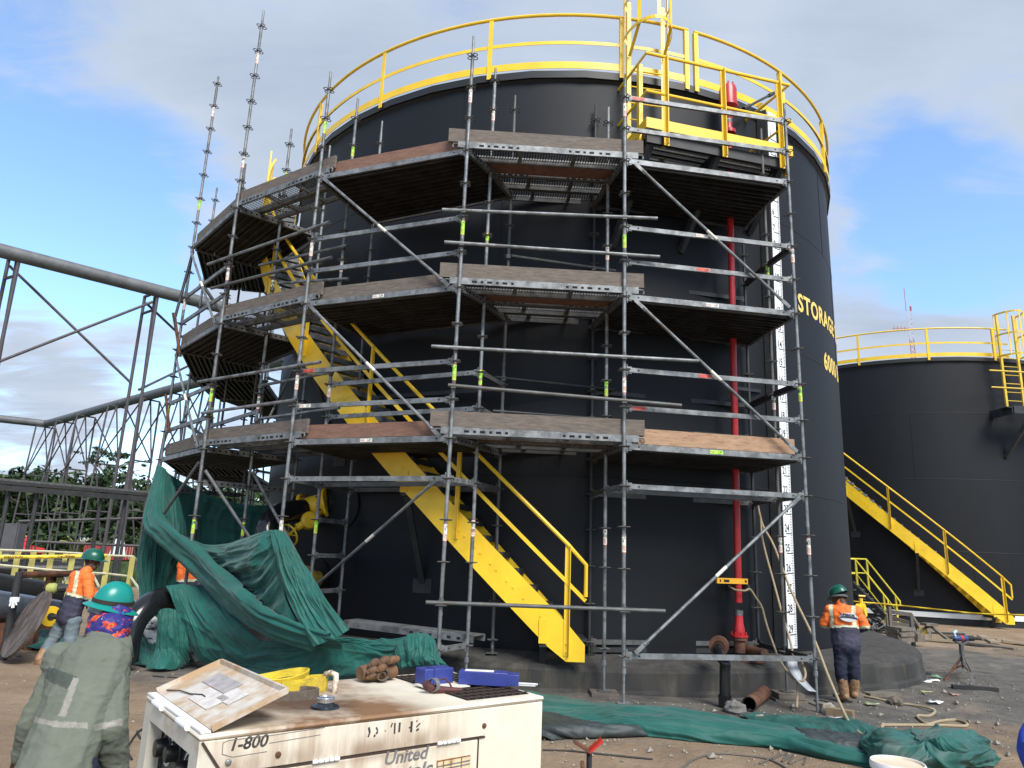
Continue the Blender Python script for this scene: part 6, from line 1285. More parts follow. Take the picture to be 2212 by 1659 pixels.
for (p, q, lab) in (((40, 1126), (340, 1119), 'thin horizontal pipe in front of the forest below the cable bridge'), ((75, 1170), (310, 1180), 'thin horizontal pipe just above the red container')): m = MB(); m.tube(at_d(*p, 34), at_d(*q, 34), .06, 6); tag(m.build('thin_pipe', tower_m, None), lab, 'pipe')
# yellow walkway railing
fd = 25.5
t = thing('walkway_railing', 'pale yellow two rail walkway railing along the black pipes at left', 'railing', at_d(140, 1262, fd))
fr = [at_d(-40, 1187, fd-1), at_d(0, 1188, fd-.8), at_d(111, 1191.5, fd-.3), at_d(231, 1199.5, fd+.3), at_d(287, 1202, fd+.6)]; fm = [at_d(-40, 1217, fd-1), at_d(0, 1220.5, fd-.8), at_d(107, 1231, fd-.3), at_d(234, 1239.5, fd+.3), at_d(281, 1245, fd+.6)]
for P in (fr, fm): m = MB(); m.path(P, .035, 6); m.build('rail', rail_w, t)
for u in (-2, 40, 73, 112, 158, 234, 287):
    i = min(int(max(0, u)/60), 3); z_top = at_d(u, 1188+u*.05, fd+.3*(u-120)/120); m = MB(); p = V(z_top); dd = V((p.x, p.y, 0)).normalized(); s_ = V((-dd.y, dd.x, 0)); m.bar(p, V((p.x, p.y, gz(p.x, p.y)-.05)), .15, .06, dd); m.build('post', yel_f, t, smooth=False)
m = MB(); e1 = at_d(287, 1202, fd+.6); m.path([e1, at_d(299, 1214, fd+2.5)], .035, 6); m.path([at_d(281, 1245, fd+.6), at_d(303, 1275, fd-1.5)], .035, 6); m.path([at_d(199, 1238, fd), at_d(213, 1266, fd-1.5)], .035, 6); m.build('end_stay', rail_w, t)
t = thing('walkway_railing', 'second pale yellow railing showing through just behind the first', 'railing', at_d(140, 1255, fd+3))
for v0, v1 in ((1199, 1206), (1221, 1240)): m = MB(); m.tube(at_d(-30, v0, fd+2.5), at_d(215, v1, fd+3), .035, 6); m.build('rail', rail_w, t)
for u in (14, 96, 142, 190): m = MB(); p = at_d(u, 1196, fd+3); dd = V((p.x, p.y, 0)).normalized(); m.bar(p, V((p.x, p.y, gz(p.x, p.y))), .14, .06, dd); m.build('post', yel_f, t, smooth=False)
# caution tape
def tape(uvs, dist, lab, words=True, w_=.085, sag=0):
    pts = [at_d(u, v, dd) for (u, v), dd in zip(uvs, dist)]; K = 50; P = [cr(pts, i/K) for i in range(K+1)]; m = MB(); vs = []; fs = []
    for i, p in enumerate(P): tw = .012*math.sin(i*.9); dd = V((p.x, p.y, 0)).normalized(); vs += [p-V((0, 0, w_/2))+dd*tw, p+V((0, 0, w_/2))-dd*tw]
    m.add(vs, [(2*i, 2*i+2, 2*i+3, 2*i+1) for i in range(K)]); o = m.build('barrier_tape', mat('tape_yellow', (.78, .55, .03), .5, 0, .06, 8), None); md = o.modifiers.new('t', 'SOLIDIFY'); md.thickness = .002
    tag(o, lab, 'tape')
    if words:
        m = MB(); L_ = (P[-1]-P[0]).length; n = int(L_/1.0); dr = (P[-1]-P[0]).normalized(); nn = V((dr.y, -dr.x, 0)).normalized(); nn = nn if nn.dot(-P[0]) > 0 else -nn
        for k in range(n): c = P[int(K*(k+.3)/n)]; add_text(m, 'CAUTION', w_*.85, c-V((0, 0, w_*.3))+nn*.02, dr, (0, 0, 1), squash=1.15, depth=.0005, bold=.002)
        m.build('tape_print', black, o, smooth=False)
tape(((-20, 1203), (60, 1203), (130, 1202), (231, 1200)), (fd-1.3,)*4, 'yellow caution tape stretched along the walkway railing at left', True, .095)
# ribbed black pipes stacked behind the railing
k = 0
for (u0, v0, u1, v1, dd, rr, lab) in ((-60, 1229, 176, 1232, 28, .24, 'ribbed black pipe on the lower row behind the yellow railing'), (-60, 1212, 120, 1212, 29.5, .22, 'ribbed black pipe on the upper row behind the yellow railing'), (90, 1215, 185, 1222, 28.6, .22, 'short black pipe end beside the stooping worker at left')):
    a, c = at_d(u0, v0, dd), at_d(u1, v1, dd+.3); m = MB(); n = int((c-a).length/.12); m.path([lerp(a, c, i/n) for i in range(n+1)], [rr+(.012 if i % 2 else 0) for i in range(n+1)], 14); m.mi = 1; dn = (c-a).normalized(); m.tube(c-dn*.02, c+dn*.004, rr*.86, 14); tag(m.build('black_pipe', [poly_m, hole_shade], None), lab, 'pipe')
a, c = at_d(-60, 1258, 14.3), at_d(124, 1287, 14.9); m = MB(); m.tube(a, c, .20, 24); m.mi = 1; dn = (c-a).normalized(); m.tube(c-dn*.02, c+dn*.004, .17, 20); tag(m.build('black_pipe', [poly_m, hole_shade], None), 'large matt black pipe in front of the railing, ending at the worker in jeans', 'pipe')
a, c = at_d(-60, 1298, 13.4), at_d(118, 1324, 14.0); m = MB(); m.tube(a, c, .20, 24); tag(m.build('steel_pipe', steelpipe, None), 'shiny steel pipe below the large black pipe at left', 'pipe')
m = MB(); 
for u in (8, 75): p = at_d(u, 1345, 13.6); m.bar(p, V((p.x, p.y, gz(p.x, p.y))), .12, .12); 
m.bar(at_d(-40, 1340, 13.6), at_d(120, 1352, 13.9), .12, .12); tag(m.build('pipe_sleeper', rust, None, smooth=False), 'rusty steel trestle holding up the shiny pipe', 'support')
# rusty hoist frame
t = thing('hoist_frame', 'rusty pipe goal frame with a hanging chain hoist at left', 'frame', at_d(23, 1413, 12.6)); m = MB(); top = at_d(41, 1242, 12.8); bot = V((top.x, top.y, gz(top.x, top.y))); m.tube(bot, top+V((0, 0, .04)), .05, 10); m.build('post', steel_dark, t); m = MB(); far = at_d(172, 1238, 13.6); m.tube(top, far, .048, 10); m.build('beam', rust, t); m = MB(); m.tube(far, V((far.x, far.y, gz(far.x, far.y))), .05, 10); m.build('post', steel_dark, t)
hk = at_d(112, 1242, 13.3)
m = MB(); m.bar(hk+V((0, 0, -.02)), hk+V((0, 0, -.2)), .16, .07); m.tube(hk+V((-.08, 0, -.2)), hk+V((.1, 0, -.14)), .02, 6); h_ = m.build('trolley', rust, t); m = MB()
for i in range(7): c = hk+V((0, 0, -.24-.035*i)); m.tube(c-V((.012, 0, .02)), c+V((.012, 0, .02)), .008, 5)
m.build('chain', steel_dark, h_)
m = MB(); hb_ = at_d(114, 1271, 13.2); m.lathe([(.01, -.08), (.06, -.08), (.08, -.05), (.08, .03), (.05, .06), (.01, .06)], hb_, (1, .3, .1), 14); m.mi = 1; m.tube(hb_+V((.09, 0, 0)), hb_+V((.24, .04, .02)), .06, 10); m.build('hoist_block', [mat('faded_lime', (.38, .40, .12), .6), steel_dark], t)
m = MB(); rg_ = random.Random(2); c = at_d(32, 1295, 12.65)
for i in range(9): q = c+V((rg_.uniform(-.03, .07), -.03, rg_.uniform(-.05, .0))); m.path([c+V((0, -.05, .0)), lerp(c, q, .6)+V((0, -.03, .0)), q+V((0, -.02, -rg_.uniform(.03, .10)))], .010, 5)
m.tube(c+V((0, 0, -.03)), c+V((0, 0, .03)), .062, 8); tag(m.build('rag', white, None), 'white rag knotted round the rusty frame post', 'rag')
# leaning round plate
pc = at_d(57, 1350, 12.35); tp = at_d(84, 1287, 12.75); bt = at_d(30, 1413, 12.15); bt.z = max(bt.z, gz(bt.x, bt.y)+.01); pc = lerp(tp, bt, .5); rd = (tp-bt).length/2; axp = (tp-bt).normalized(); view = V((pc.x, pc.y, 0)).normalized(); side = axp.cross(view).normalized(); nrm = (side*.92+view*-.38).normalized(); nrm = (nrm-axp*nrm.dot(axp)).normalized()
m = MB(); m.lathe([(0, -.02), (rd, -.02), (rd, .02), (0, .02)], pc, nrm, 48); tag(m.build('round_plate', mat('streaked_rust_plate', (.075, .055, .045), .8, .1, .45, 4, .4, 25, ((.13, .115, .105), .45, 5), stretch=(2, 2, .8)), None, angle=30), 'round streaky rusted steel plate leaning against the frame at left', 'plate')
m = MB(); yc = at_d(110, 1331, 12.9); m.lathe([(.0, -.03), (.14, -.03), (.14, .03), (0, .03)], yc, (.6, -.75, 0), 24); m.mi = 1; m.lathe([(.05, .031), (.05, .045), (0, .045)], yc, (.6, -.75, 0), 12); m.tube(yc, yc+V((.3, .25, -.02)), .05, 8); tag(m.build('blind_flange', [mat('bright_yellow', (.80, .52, .02), .4), steel_dark], None), 'yellow round flange cover behind the legs of the worker in jeans', 'flange')
# pipe bend under the sheet
bl = at_d(372, 1296, 11.95)
def el(uvs, r, name, mt, lab, n=24):
    P = [at_d(*q) for q in uvs]; P = [cr(P, i/40) for i in range(41)]; m = MB(); m.path(P, r, n); m.mi = 1; d_ = (P[-1]-P[-2]).normalized(); m.tube(P[-1]-d_*.01, P[-1]+d_*.003, r*.85, 16); return tag(m.build(name, [mt, hole_shade], None), lab, 'pipe')
el(((440, 1296, 12.3), (400, 1290, 12.0), (362, 1292, 11.8), (325, 1306, 11.6), (292, 1340, 11.45), (276, 1385, 11.4), (270, 1430, 11.4)), .165, 'pipe_bend', gloss_m, 'big glossy black pipe bend arching out from under the green sheet')
wm = mat('flaking_white_wrap', (.62, .62, .60), .7, 0, .1, 8, .3, 30, ((.02, .02, .022), .42, 7), stretch=(1, 1, 2.4))
el(((262, 1330, 12.9), (300, 1338, 12.6), (325, 1352, 12.35), (340, 1378, 12.2), (350, 1420, 12.1)), .135, 'wrapped_pipe', wm, 'curved pipe with flaking white wrap below the black pipe bend')
el(((655, 1102, 12.3), (628, 1104, 12.15), (602, 1112, 12.0), (584, 1130, 11.85), (574, 1165, 11.75), (570, 1260, 11.7)), .17, 'pipe_bend', gloss_m, 'glossy black pipe curving down from the yellow valve behind the scaffold pole')
# yellow valve at the tank nozzle
nb = at_cyl(712, 1086); vdir = V((nb.x-CX, nb.y-CY, 0)).normalized(); vdir = (vdir+V((-.55, .1, 0))).normalized()
vc = at_d(676, 1094, 12.35)
val_ = thing('gate_valve', 'yellow flanged valve on the tank nozzle with a drooping hand lever', 'valve', vc); ax_ = (at_d(655, 1102, 12.3)-at_cyl(718, 1086)).normalized()
m = MB(); m.lathe([(.0, -.26), (.245, -.26), (.245, -.21), (.17, -.2), (.17, .13), (.25, .14), (.25, .19), (0, .19)], vc, ax_, 32); m.build('body', yellow, val_, angle=30)
m = MB()
for s in (-.205, .135):
    for k in range(12): a = k*math.pi/6; x_, y_, z_ = frame(ax_); c = vc+ax_*s+x_*math.cos(a)*.215+y_*math.sin(a)*.215; m.tube(c-ax_*.07*(1 if s < 0 else -1)*-1, c+ax_*.03, .018, 6)
m.build('flange_bolts', rust, val_)
m = MB(); m.lathe([(.0, -.02), (.24, -.02), (.24, .04), (.165, .05), (.165, .3)], vc+ax_*.215, ax_, 28); m.build('mating_flange', gloss_m, val_)
m = MB(); m.tube(vc-ax_*.26, at_cyl(722, 1085, TR-.1), .2, 24); m.build('nozzle', tankpaint, val_)
g1 = at_d(668, 1125, 12.15); m = MB(); m.lathe([(0, -.07), (.13, -.07), (.14, -.02), (.14, .05), (.1, .08), (0, .08)], g1, (.4, -.7, .3), 18); m.tube(g1, at_d(640, 1140, 12.1), .06, 10); m.build('gearbox', yellow, val_)
m = MB(); hw = at_d(624, 1156, 11.95); x_, y_, z_ = frame(V((-.45, -.75, -.4))); m.path([hw+x_*math.cos(R_(a))*.17+y_*math.sin(R_(a))*.17 for a in range(0, 360, 15)], .016, 6, closed=True)
for a in (0, 120, 240): m.tube(hw, hw+x_*math.cos(R_(a))*.17+y_*math.sin(R_(a))*.17, .012, 6)
m.tube(hw, at_d(640, 1140, 12.1), .025, 8); m.build('hand_wheel', yellow, val_)
for (u, v, r) in ((740, 1092, .38), (688, 1248, .28)):
    c = at_cyl(u, v, TR+.004); nn = V((c.x-CX, c.y-CY, 0)).normalized(); m = MB(); m.lathe([(0, 0), (r, 0), (r, .012), (0, .014)], c, nn, 36); o = m.build('reinforcing_plate', tankpaint, tank1)
m = MB(); c = at_cyl(688, 1250, TR+.02); nn = V((c.x-CX, c.y-CY, 0)).normalized(); m.lathe([(.12, 0), (.12, .2), (.2, .2), (.2, .25), (0, .25)], c, nn, 24); m.build('blank_nozzle', mat('old_yellow', (.30, .22, .03), .6), tank1)
# containers and machinery far left
cred = mat('container_red', (.30, .04, .036), .6, 0, .2, 3)
cont = thing('shipping_container', 'red shipping container standing on grass before the forest', 'container', at_z(225, 1219, -1.0)); dC = 84.0
e0, e1, e2 = at_d(175, 1215, dC+2), at_d(258, 1221, dC), at_d(283, 1220, dC+1.2)
zb_ = gz(e1.x, e1.y)+.1; e0.z = e1.z = e2.z = zb_; ua = (e0-e1); ua.z = 0; ub = (e2-e1); ub.z = 0; hgt = at_d(258, 1178, dC).z-zb_
m = MB(); nC = 40; pr = []
for i in range(nC+1): pr.append(e1+ua*(i/nC)+V((-ua.y, ua.x, 0)).normalized()*(.06 if i % 2 else 0))
m.grid([[p, p+V((0, 0, hgt))] for p in pr]); m.prism([e1, e2, e2+ua, e1+ua], V((0, 0, hgt))); m.build('body', cred, cont, smooth=False)
for f0, f1 in ((.04, .49), (.51, .96)): m = MB(); nn = V((ub.y, -ub.x, 0)).normalized(); a, c = e1+ub*f0+nn*.03, e1+ub*f1+nn*.03; m.bar(a+V((0, 0, hgt/2)), c+V((0, 0, hgt/2)), .06, hgt*.94); dr = m.build('door', cred, cont, smooth=False); m = MB(); m.mi = 0; [m.tube(lerp(a, c, k)+nn*.06+V((0, 0, .1)), lerp(a, c, k)+nn*.06+V((0, 0, hgt-.1)), .018, 6) for k in (.3, .75)]; m.build('lock_rod', rail_w, dr)
m = MB(); nn = V((ua.y, -ua.x, 0)).normalized(); nn = nn if nn.dot(-e1) > 0 else -nn; c = e1+ua*.3+nn*.13
ud = -ua.normalized(); m.prism([c+V((0, 0, .5)), c+ud*1.7+V((0, 0, .5)), c+ud*1.35+V((0, 0, 1.9)), c+ud*.5+V((0, 0, 2.1))], nn*.02); add_text(m, 'UNI', .55, c+ua.normalized()*3.2+V((0, 0, 1.7)), ud, (0, 0, 1)); m.build('logo', white, cont, smooth=False)
tr_ = thing('red_truck', 'red truck half hidden behind the walkway railing at far left', 'truck', at_d(55, 1215, 85)); tp_ = at_d(24, 1215, 85); tx = V((.78, -.62, 0)); ty = V((.62, .78, 0)); tz = gz(tp_.x, tp_.y)
rotT = Matrix((tx, ty, V((0, 0, 1)))).transposed(); tc0 = V((tp_.x, tp_.y, tz)); redv = mat('vehicle_red', (.50, .03, .025), .3, 0, .1, 4)
m = MB(); m.prism([tc0+tx*x-ty*.9+V((0, 0, z)) for x, z in ((0, .55), (5.0, .55), (5.0, 1.05), (3.6, 1.15), (1.6, 1.25), (1.45, 1.55), (.2, 1.6), (0, 1.4))], ty*1.8); bev(m.build('body', redv, tr_), .08, 2)
m = MB(); m.prism([tc0+tx*x-ty*.8+V((0, 0, z)) for x, z in ((.2, 1.58), (1.45, 1.55), (1.2, 2.0), (.4, 2.02))], ty*1.6); bev(m.build('cab', redv, tr_), .06, 2); m = MB(); m.box(tc0+tx*1.0+V((0, 0, 2.07)), (.7, .9, .08), rotT); m.build('light_bar', yellow, tr_)
for x in (1.0, 4.1):
    for s in (-.95, .95): m = MB(); m.lathe([(.18, -.1), (.42, -.1), (.42, .1), (.18, .1)], tc0+tx*x+ty*s+V((0, 0, .42)), ty, 20); w_ = m.build('wheel', sole_m, tr_); m = MB(); m.lathe([(0, -.09), (.18, -.09), (.18, .09), (0, .09)], tc0+tx*x+ty*s+V((0, 0, .42)), ty, 12); m.build('rim', galvd, w_)
m = MB(); p = at_d(-2, 1191, 31); m.box((p.x, p.y, gz(p.x, p.y)+.95), (1.35, .4, 2.3)); m.bar((p.x-.6, p.y-.21, gz(p.x, p.y)-.1), (p.x-.6, p.y-.21, gz(p.x, p.y)+2.15), .08, .06); m.bar((p.x+.6, p.y-.21, gz(p.x, p.y)-.1), (p.x+.6, p.y-.21, gz(p.x, p.y)+2.15), .08, .06); tag(m.build('dark_slab', mat('grey_sheet', (.09, .09, .10), .7, 0, .3, 1.5), None, smooth=False), 'stained dark grey steel panel standing at the far left edge', 'panel')
# forest
bark = mat('pale_bark', (.16, .14, .11), .9, 0, .3, 6)
leafm = [mat('leaf_'+n_, c_, .6, 0, .35, .9, spec=.3) for n_, c_ in (('deep', (.016, .032, .010)), ('mid', (.027, .052, .013)), ('light', (.052, .084, .022)))]
def leafclump(m, c, r, n, rg, size, squash=.75, hollow=.0):
    for _ in range(n):
        d = V((rg.gauss(0, 1), rg.gauss(0, 1), rg.gauss(0, 1))).normalized(); p = c+V((d.x, d.y, d.z*squash))*r*(rg.random()**.45); a = size*rg.uniform(.6, 1.4); nn = (d+V((rg.uniform(-.7, .7), rg.uniform(-.7, .7), rg.uniform(-.2, .9)))).normalized(); x, y, _z = frame(nn); an = rg.uniform(0, 6.28); x, y = x*math.cos(an)+y*math.sin(an), y*math.cos(an)-x*math.sin(an)
        m.mi = rg.choices((0, 1, 2), (.5, .38, .12))[0]; m.add([p-x*a, p-y*a*.45+nn*.12*a, p+x*a, p+y*a*.45], [(0, 1, 2, 3)])
def crown_mesh(kind, seed):
    rg = random.Random(seed); m = MB()          # unit tree of height 1
    if kind == 'round':
        for _ in range(26): h = rg.uniform(.18, .9); w_ = .30*math.sin(math.pi*min(1, (h-.05)/.95))**.6; a = rg.uniform(0, 6.28); c = V((math.cos(a)*w_*rg.random()**.5, math.sin(a)*w_*rg.random()**.5, h)); leafclump(m, c, rg.uniform(.07, .14), 95, rg, .024)
    elif kind == 'tall':
        for _ in range(22): h = rg.uniform(.1, .97); w_ = .13*(1.1-h); a = rg.uniform(0, 6.28); c = V((math.cos(a)*w_, math.sin(a)*w_, h)); leafclump(m, c, rg.uniform(.05, .09), 80, rg, .02, .9)
    elif kind == 'umbrella':
        for _ in range(34): h = rg.uniform(0, .78); w_ = .055*(1.25-h*.9); a = rg.uniform(0, 6.28); leafclump(m, V((math.cos(a)*w_, math.sin(a)*w_, h)), rg.uniform(.04, .075), 80, rg, .016, 1.1)
        for _ in range(34): a = rg.uniform(0, 6.28); d = rg.uniform(.06, .36); c = V((math.cos(a)*d, math.sin(a)*d, .88+.09*rg.random()-.16*(d/.36)**1.5*rg.random())); leafclump(m, c, rg.uniform(.03, .06), 26, rg, .016, .35)
    return m.mesh('crown', leafm, False)
crowns = {k: [crown_mesh(k, s) for s in ss] for k, ss in (('round', (1, 2, 3)), ('tall', (4, 5)), ('umbrella', (6,)))}
def trunk_mesh(limbs):
    m = MB(); m.tube((0, 0, 0), (0, 0, .85), .022, 8, r2=.008)
    for a, h, l_ in limbs: m.path([V((0, 0, h)), V((math.cos(a)*l_*.5, math.sin(a)*l_*.5, h+.10)), V((math.cos(a)*l_, math.sin(a)*l_, h+.15))], [.008, .006, .003], 6)
    return m.mesh('trunk', bark)
trunks = [trunk_mesh([(k*2.1, .4+.1*k, .2) for k in range(4)]), trunk_mesh([(k*1.05, .62+.04*(k % 4), .30) for k in range(8)])]
tg = random.Random(23); nT = 0
def tree(u, vtop, dist, kind, wide, lab):
    base = at_d(u, 1215, dist); z0 = gz(base.x, base.y); H_ = at_d(u, vtop, dist).z-z0; t = thing('tree', lab, 'tree', (base.x, base.y, z0), 'trees of the forest edge'); ROOTLOC[t.name] = (0, 0, 0)
    t.scale = (H_*wide, H_*wide, H_); t.rotation_euler.z = tg.uniform(0, 6.28)
    for nm, me in (('trunk', trunks[1 if kind == 'umbrella' else 0]), ('crown', tg.choice(crowns[kind]))):
        o = bpy.data.objects.new(nm, me); COL.objects.link(o); o.parent = t
for u, v, dist, kind, wd, lab in ((196, 958, 98, 'umbrella', 1.0, 'tallest forest tree, vine covered trunk with a thin flat crown'), (49, 1006, 94, 'tall', 1.0, 'narrow tall tree rising at the left end of the forest'), (8, 1012, 96, 'round', .9, 'broad dark tree at the left picture edge of the forest'), (325, 1071, 92, 'round', .95, 'rounded tree just left of the hanging green sheet'), (246, 1058, 96, 'tall', 1.2, 'bushy tree just right of the tall vine covered tree')): tree(u, v, dist, kind, wd, lab)
for u, v in ((-40, 1020), (28, 1032), (72, 1042), (98, 1050), (122, 1048), (148, 1060), (172, 1062), (222, 1090), (272, 1085), (300, 1092), (350, 1085), (385, 1075), (430, 1060), (475, 1065), (520, 1058), (565, 1060), (610, 1052), (655, 1060), (60, 1085), (110, 1095), (165, 1105), (240, 1120), (310, 1115), (20, 1080)):
    tree(u, v, tg.uniform(92, 118), tg.choice(('round', 'round', 'tall')), tg.uniform(.9, 1.25), 'leafy dark green tree in the forest edge on the left')
m = MB(); rg = random.Random(9)
for i in range(700):
    u = rg.uniform(-80, 680); dist = rg.uniform(87, 122); b_ = at_d(u, 1215, dist); z0 = gz(b_.x, b_.y); h = rg.uniform(.4, 2.2) if dist < 91 else rg.uniform(.8, 8.8); leafclump(m, V((b_.x, b_.y, z0+h)), rg.uniform(1.0, 2.2), 64, rg, .40, .8)
tag(m.build('undergrowth', leafm, None, smooth=False), kind='stuff')
m = MB(); rg = random.Random(19)
for i in range(2200):
    u = rg.uniform(-60, 480); dist = rg.uniform(30, 70); b_ = at_d(u, 1215, dist); z0 = gz(b_.x, b_.y); h = rg.uniform(.08, .4); x_ = rg.uniform(-.1, .1); m.mi = rg.choice((1, 2)); m.add([V((b_.x-.04, b_.y, z0)), V((b_.x+.05, b_.y, z0)), V((b_.x+x_, b_.y+.05, z0+h))], [(0, 1, 2)])
tag(m.build('grass_tufts', leafm, None, smooth=False), kind='stuff')
bu = at_d(162, 1200, 82); pm = MB()
for k in range(11):
    a = k*.6+.3; L_ = 2.2; P = [V((bu.x, bu.y, gz(bu.x, bu.y)+.2)), V((bu.x+math.cos(a)*.6, bu.y+math.sin(a)*.6, gz(bu.x, bu.y)+1.6)), V((bu.x+math.cos(a)*1.5, bu.y+math.sin(a)*1.5, gz(bu.x, bu.y)+2.0+.3*math.sin(k*2)))]
    for i in range(14):
        f = i/14; p = cr(P, f); q = cr(P, min(1, f+.07)); d = (q-p).normalized() if (q-p).length > 1e-5 else V((0, 0, 1)); s_ = d.cross(V((0, 0, 1))).normalized()
        for s in (-1, 1): pm.add([p, q, q+s_*s*.45*(1-f*.7)-V((0, 0, .15)), p+s_*s*.5*(1-f*.7)-V((0, 0, .15))], [(0, 1, 2, 3)])
tag(pm.build('palm_bush', mat('yellow_green_leaf', (.16, .17, .03), .6, 0, .2, 2), None, smooth=False), 'yellow green young palm growing just left of the red container', 'palm')
# ------------------------------------------------------------------ right side details
ropem = mat('tan_rope', (.34, .27, .17), .85, 0, .15, 40, .4, 160); cablem = mat('grey_cable', (.10, .09, .075), .7, 0, .2, 20); darkcable = mat('dark_cable', (.022, .022, .022), .6)
plank_old = mat('old_plank', (.15, .13, .105), .85, 0, .3, 6, .3, 30, stretch=(1, 5, 1)); plank_new = mat('pale_plank', (.30, .24, .165), .8, 0, .2, 5)
def gpath(uvs, r, dz=None, name='rope', mt=None, lab='', cat='rope', n=6, K=None):
    P = [G(u, v, r if dz is None else dz) for u, v in uvs]; K = K or len(P)*8; P = [cr(P, i/K) for i in range(K+1)]
    for p in P: p.z = max(p.z, gz(p.x, p.y)+r*.6)
    m = MB(); m.path(P, r, n); return tag(m.build(name, mt or ropem, None), lab, cat)
def dpath(pts, r, name, mt, lab, cat='rope', n=8, extra=None):
    P = [at_d(*p) for p in pts]; K = len(P)*8; P = [cr(P, i/K) for i in range(K+1)]; m = MB(); m.path(P, r, n)
    for e in (extra or []): Q = [at_d(*p) for p in e]; Q = [cr(Q, i/(len(Q)*8)) for i in range(len(Q)*8+1)]; m.path(Q, r, n)
    return tag(m.build(name, mt, None), lab, cat)
dI5 = HY(*S['I5'])
dpath([(1633, 1068, dI5-.1), (1637, 1092, dI5-.12), (1642, 1115, dI5-.12), (1650, 1140, dI5-.1), (1672, 1180, 11.1), (1709, 1276, 10.8), (1757, 1377, 10.4), (1790, 1462, 9.8), (1827, 1547, 9.2), (1848, 1575, 8.8), (1872, 1595, 8.4)], .0155, 'rope', ropem, 'long tan rope running from the scaffold ledger down past the gauge board to the sheet')
dpath([(1643, 1118, dI5-.12), (1648, 1170, dI5-.15), (1671, 1257, 11.3), (1688, 1320, 11.1), (1706, 1382, 10.9), (1716, 1430, 10.5), (1723, 1475, 10.2), (1721, 1528, 10.05)], .0155, 'rope', ropem, 'tan rope hanging straight down beside the white gauge board')
dpath([(1575, 1266, 11.1), (1588, 1274, 11.0), (1608, 1276, 11.0), (1620, 1273, 11.05), (1632, 1290, 11.1), (1645, 1310, 11.15), (1652, 1335, 11.15), (1660, 1362, 11.1), (1672, 1396, 11.0), (1684, 1425, 10.8), (1700, 1450, 10.4), (1716, 1468, 10.15), (1734, 1470, 10.1), (1740, 1455, 10.15), (1733, 1432, 10.3)], .0145, 'rope', ropem, 'tan rope tied round the red riser and looping below the bottom ledger')
gpath(((1857, 1501), (1895, 1509), (1935, 1518), (1975, 1523), (2010, 1530), (2020, 1536), (2008, 1546), (1982, 1546), (1990, 1556), (2006, 1564), (2030, 1558), (2062, 1555), (2086, 1561), (2085, 1568), (2044, 1567), (1990, 1566), (1940, 1566), (1908, 1566)), .016, lab='loose tan rope snaking over the ground right of the worker')
gpath(((1908, 1564), (1905, 1572), (1910, 1582), (1916, 1594)), .016, dz=.2, lab='short tan rope end lying across the crumpled green sheet')
gpath(((1172, 1620), (1230, 1622), (1290, 1628), (1350, 1634), (1410, 1640)), .008, name='cable', mt=darkcable, lab='thin dark cable on the dirt right of the generator', cat='cable')
gpath(((1470, 1662), (1500, 1640), (1545, 1628), (1600, 1631), (1660, 1640), (1700, 1660)), .009, name='cable', mt=cablem, lab='grey cable arching along the bottom picture edge', cat='cable')
gpath(((1640, 1650), (1680, 1632), (1668, 1640), (1700, 1628), (1690, 1645), (1716, 1630), (1705, 1650), (1740, 1636), (1735, 1652)), .008, name='cable', mt=cablem, lab='tangled thin grey cable in front of the flat green sheet', cat='cable')
gpath(((2015, 1634), (2040, 1632), (2052, 1640), (2040, 1652), (2060, 1660)), .008, name='cable', mt=cablem, lab='small loop of grey cable behind the white bucket', cat='cable')
gpath(((285, 1640), (275, 1620), (284, 1600), (300, 1580), (318, 1572), (322, 1585), (306, 1596), (296, 1580)), .009, name='cable', mt=darkcable, lab='kinked dark cable on the dirt left of the generator', cat='cable')
gpath(((330, 1460), (365, 1463), (400, 1466), (430, 1480)), .008, name='cable', mt=darkcable, lab='short dark cable on the dirt below the hanging green sheet', cat='cable')
gpath(((1740, 1515), (1775, 1528), (1800, 1520), (1760, 1512), (1790, 1535), (1815, 1560)), .008, name='cable', mt=darkcable, lab='thin black cable coiled at the foot of the right scaffold pole', cat='cable')
# hanging grey strip
m = MB(); P = []
for i in range(15):
    f = i/14; u, v, d = 1701+46*f**1.3-6*math.sin(3*f), 1428+64*f, 10.25-.25*f; a = at_d(u, v, d); P.append([a, a+V((.13-.02*f, .02, .012*math.sin(5*f)))])
m.grid(P); o = m.build('plastic_strip', mat('grey_plastic', (.36, .38, .40), .4), None); md = o.modifiers.new('t', 'SOLIDIFY'); md.thickness = .006; tag(o, 'curved pale grey plastic strip hanging over the foundation edge', 'strip')
# drain stub with rusty flange
P = [at_d(1553, 1395, 10.25), at_d(1551, 1405, 10.0), at_d(1558, 1420, 9.86), at_d(1566, 1432, 9.82), at_d(1566, 1450, 9.82), at_d(1566, 1516, 9.8)]; P = [cr(P, i/40) for i in range(41)]
t = thing('drain_pipe', 'black drain pipe with a rusty flange bending down the foundation edge', 'pipe', P[-1]); m = MB(); m.path(P, .066, 18); m.tube(P[-1]+V((0, 0, -.1)), P[-1]+V((0, 0, .08)), .078, 18); m.build('pipe', gloss_m, t); m = MB(); dd = (P[0]-P[1]).normalized(); m.lathe([(.07, -.02), (.125, -.02), (.125, .03), (.07, .03), (.06, .16), (.0, .16)], P[0], dd, 24); m.build('flange', rust, t)
m = MB()
for k in range(3): x_, y_, z_ = frame(dd); m.path([P[0]+dd*(-.0+.02*k)+x_*math.cos(a*.5)*.115+y_*math.sin(a*.5)*.115 for a in range(0, 13)], .008, 5)
m.build('wire_wrap', mat('brown_wire', (.16, .09, .05), .8), t)
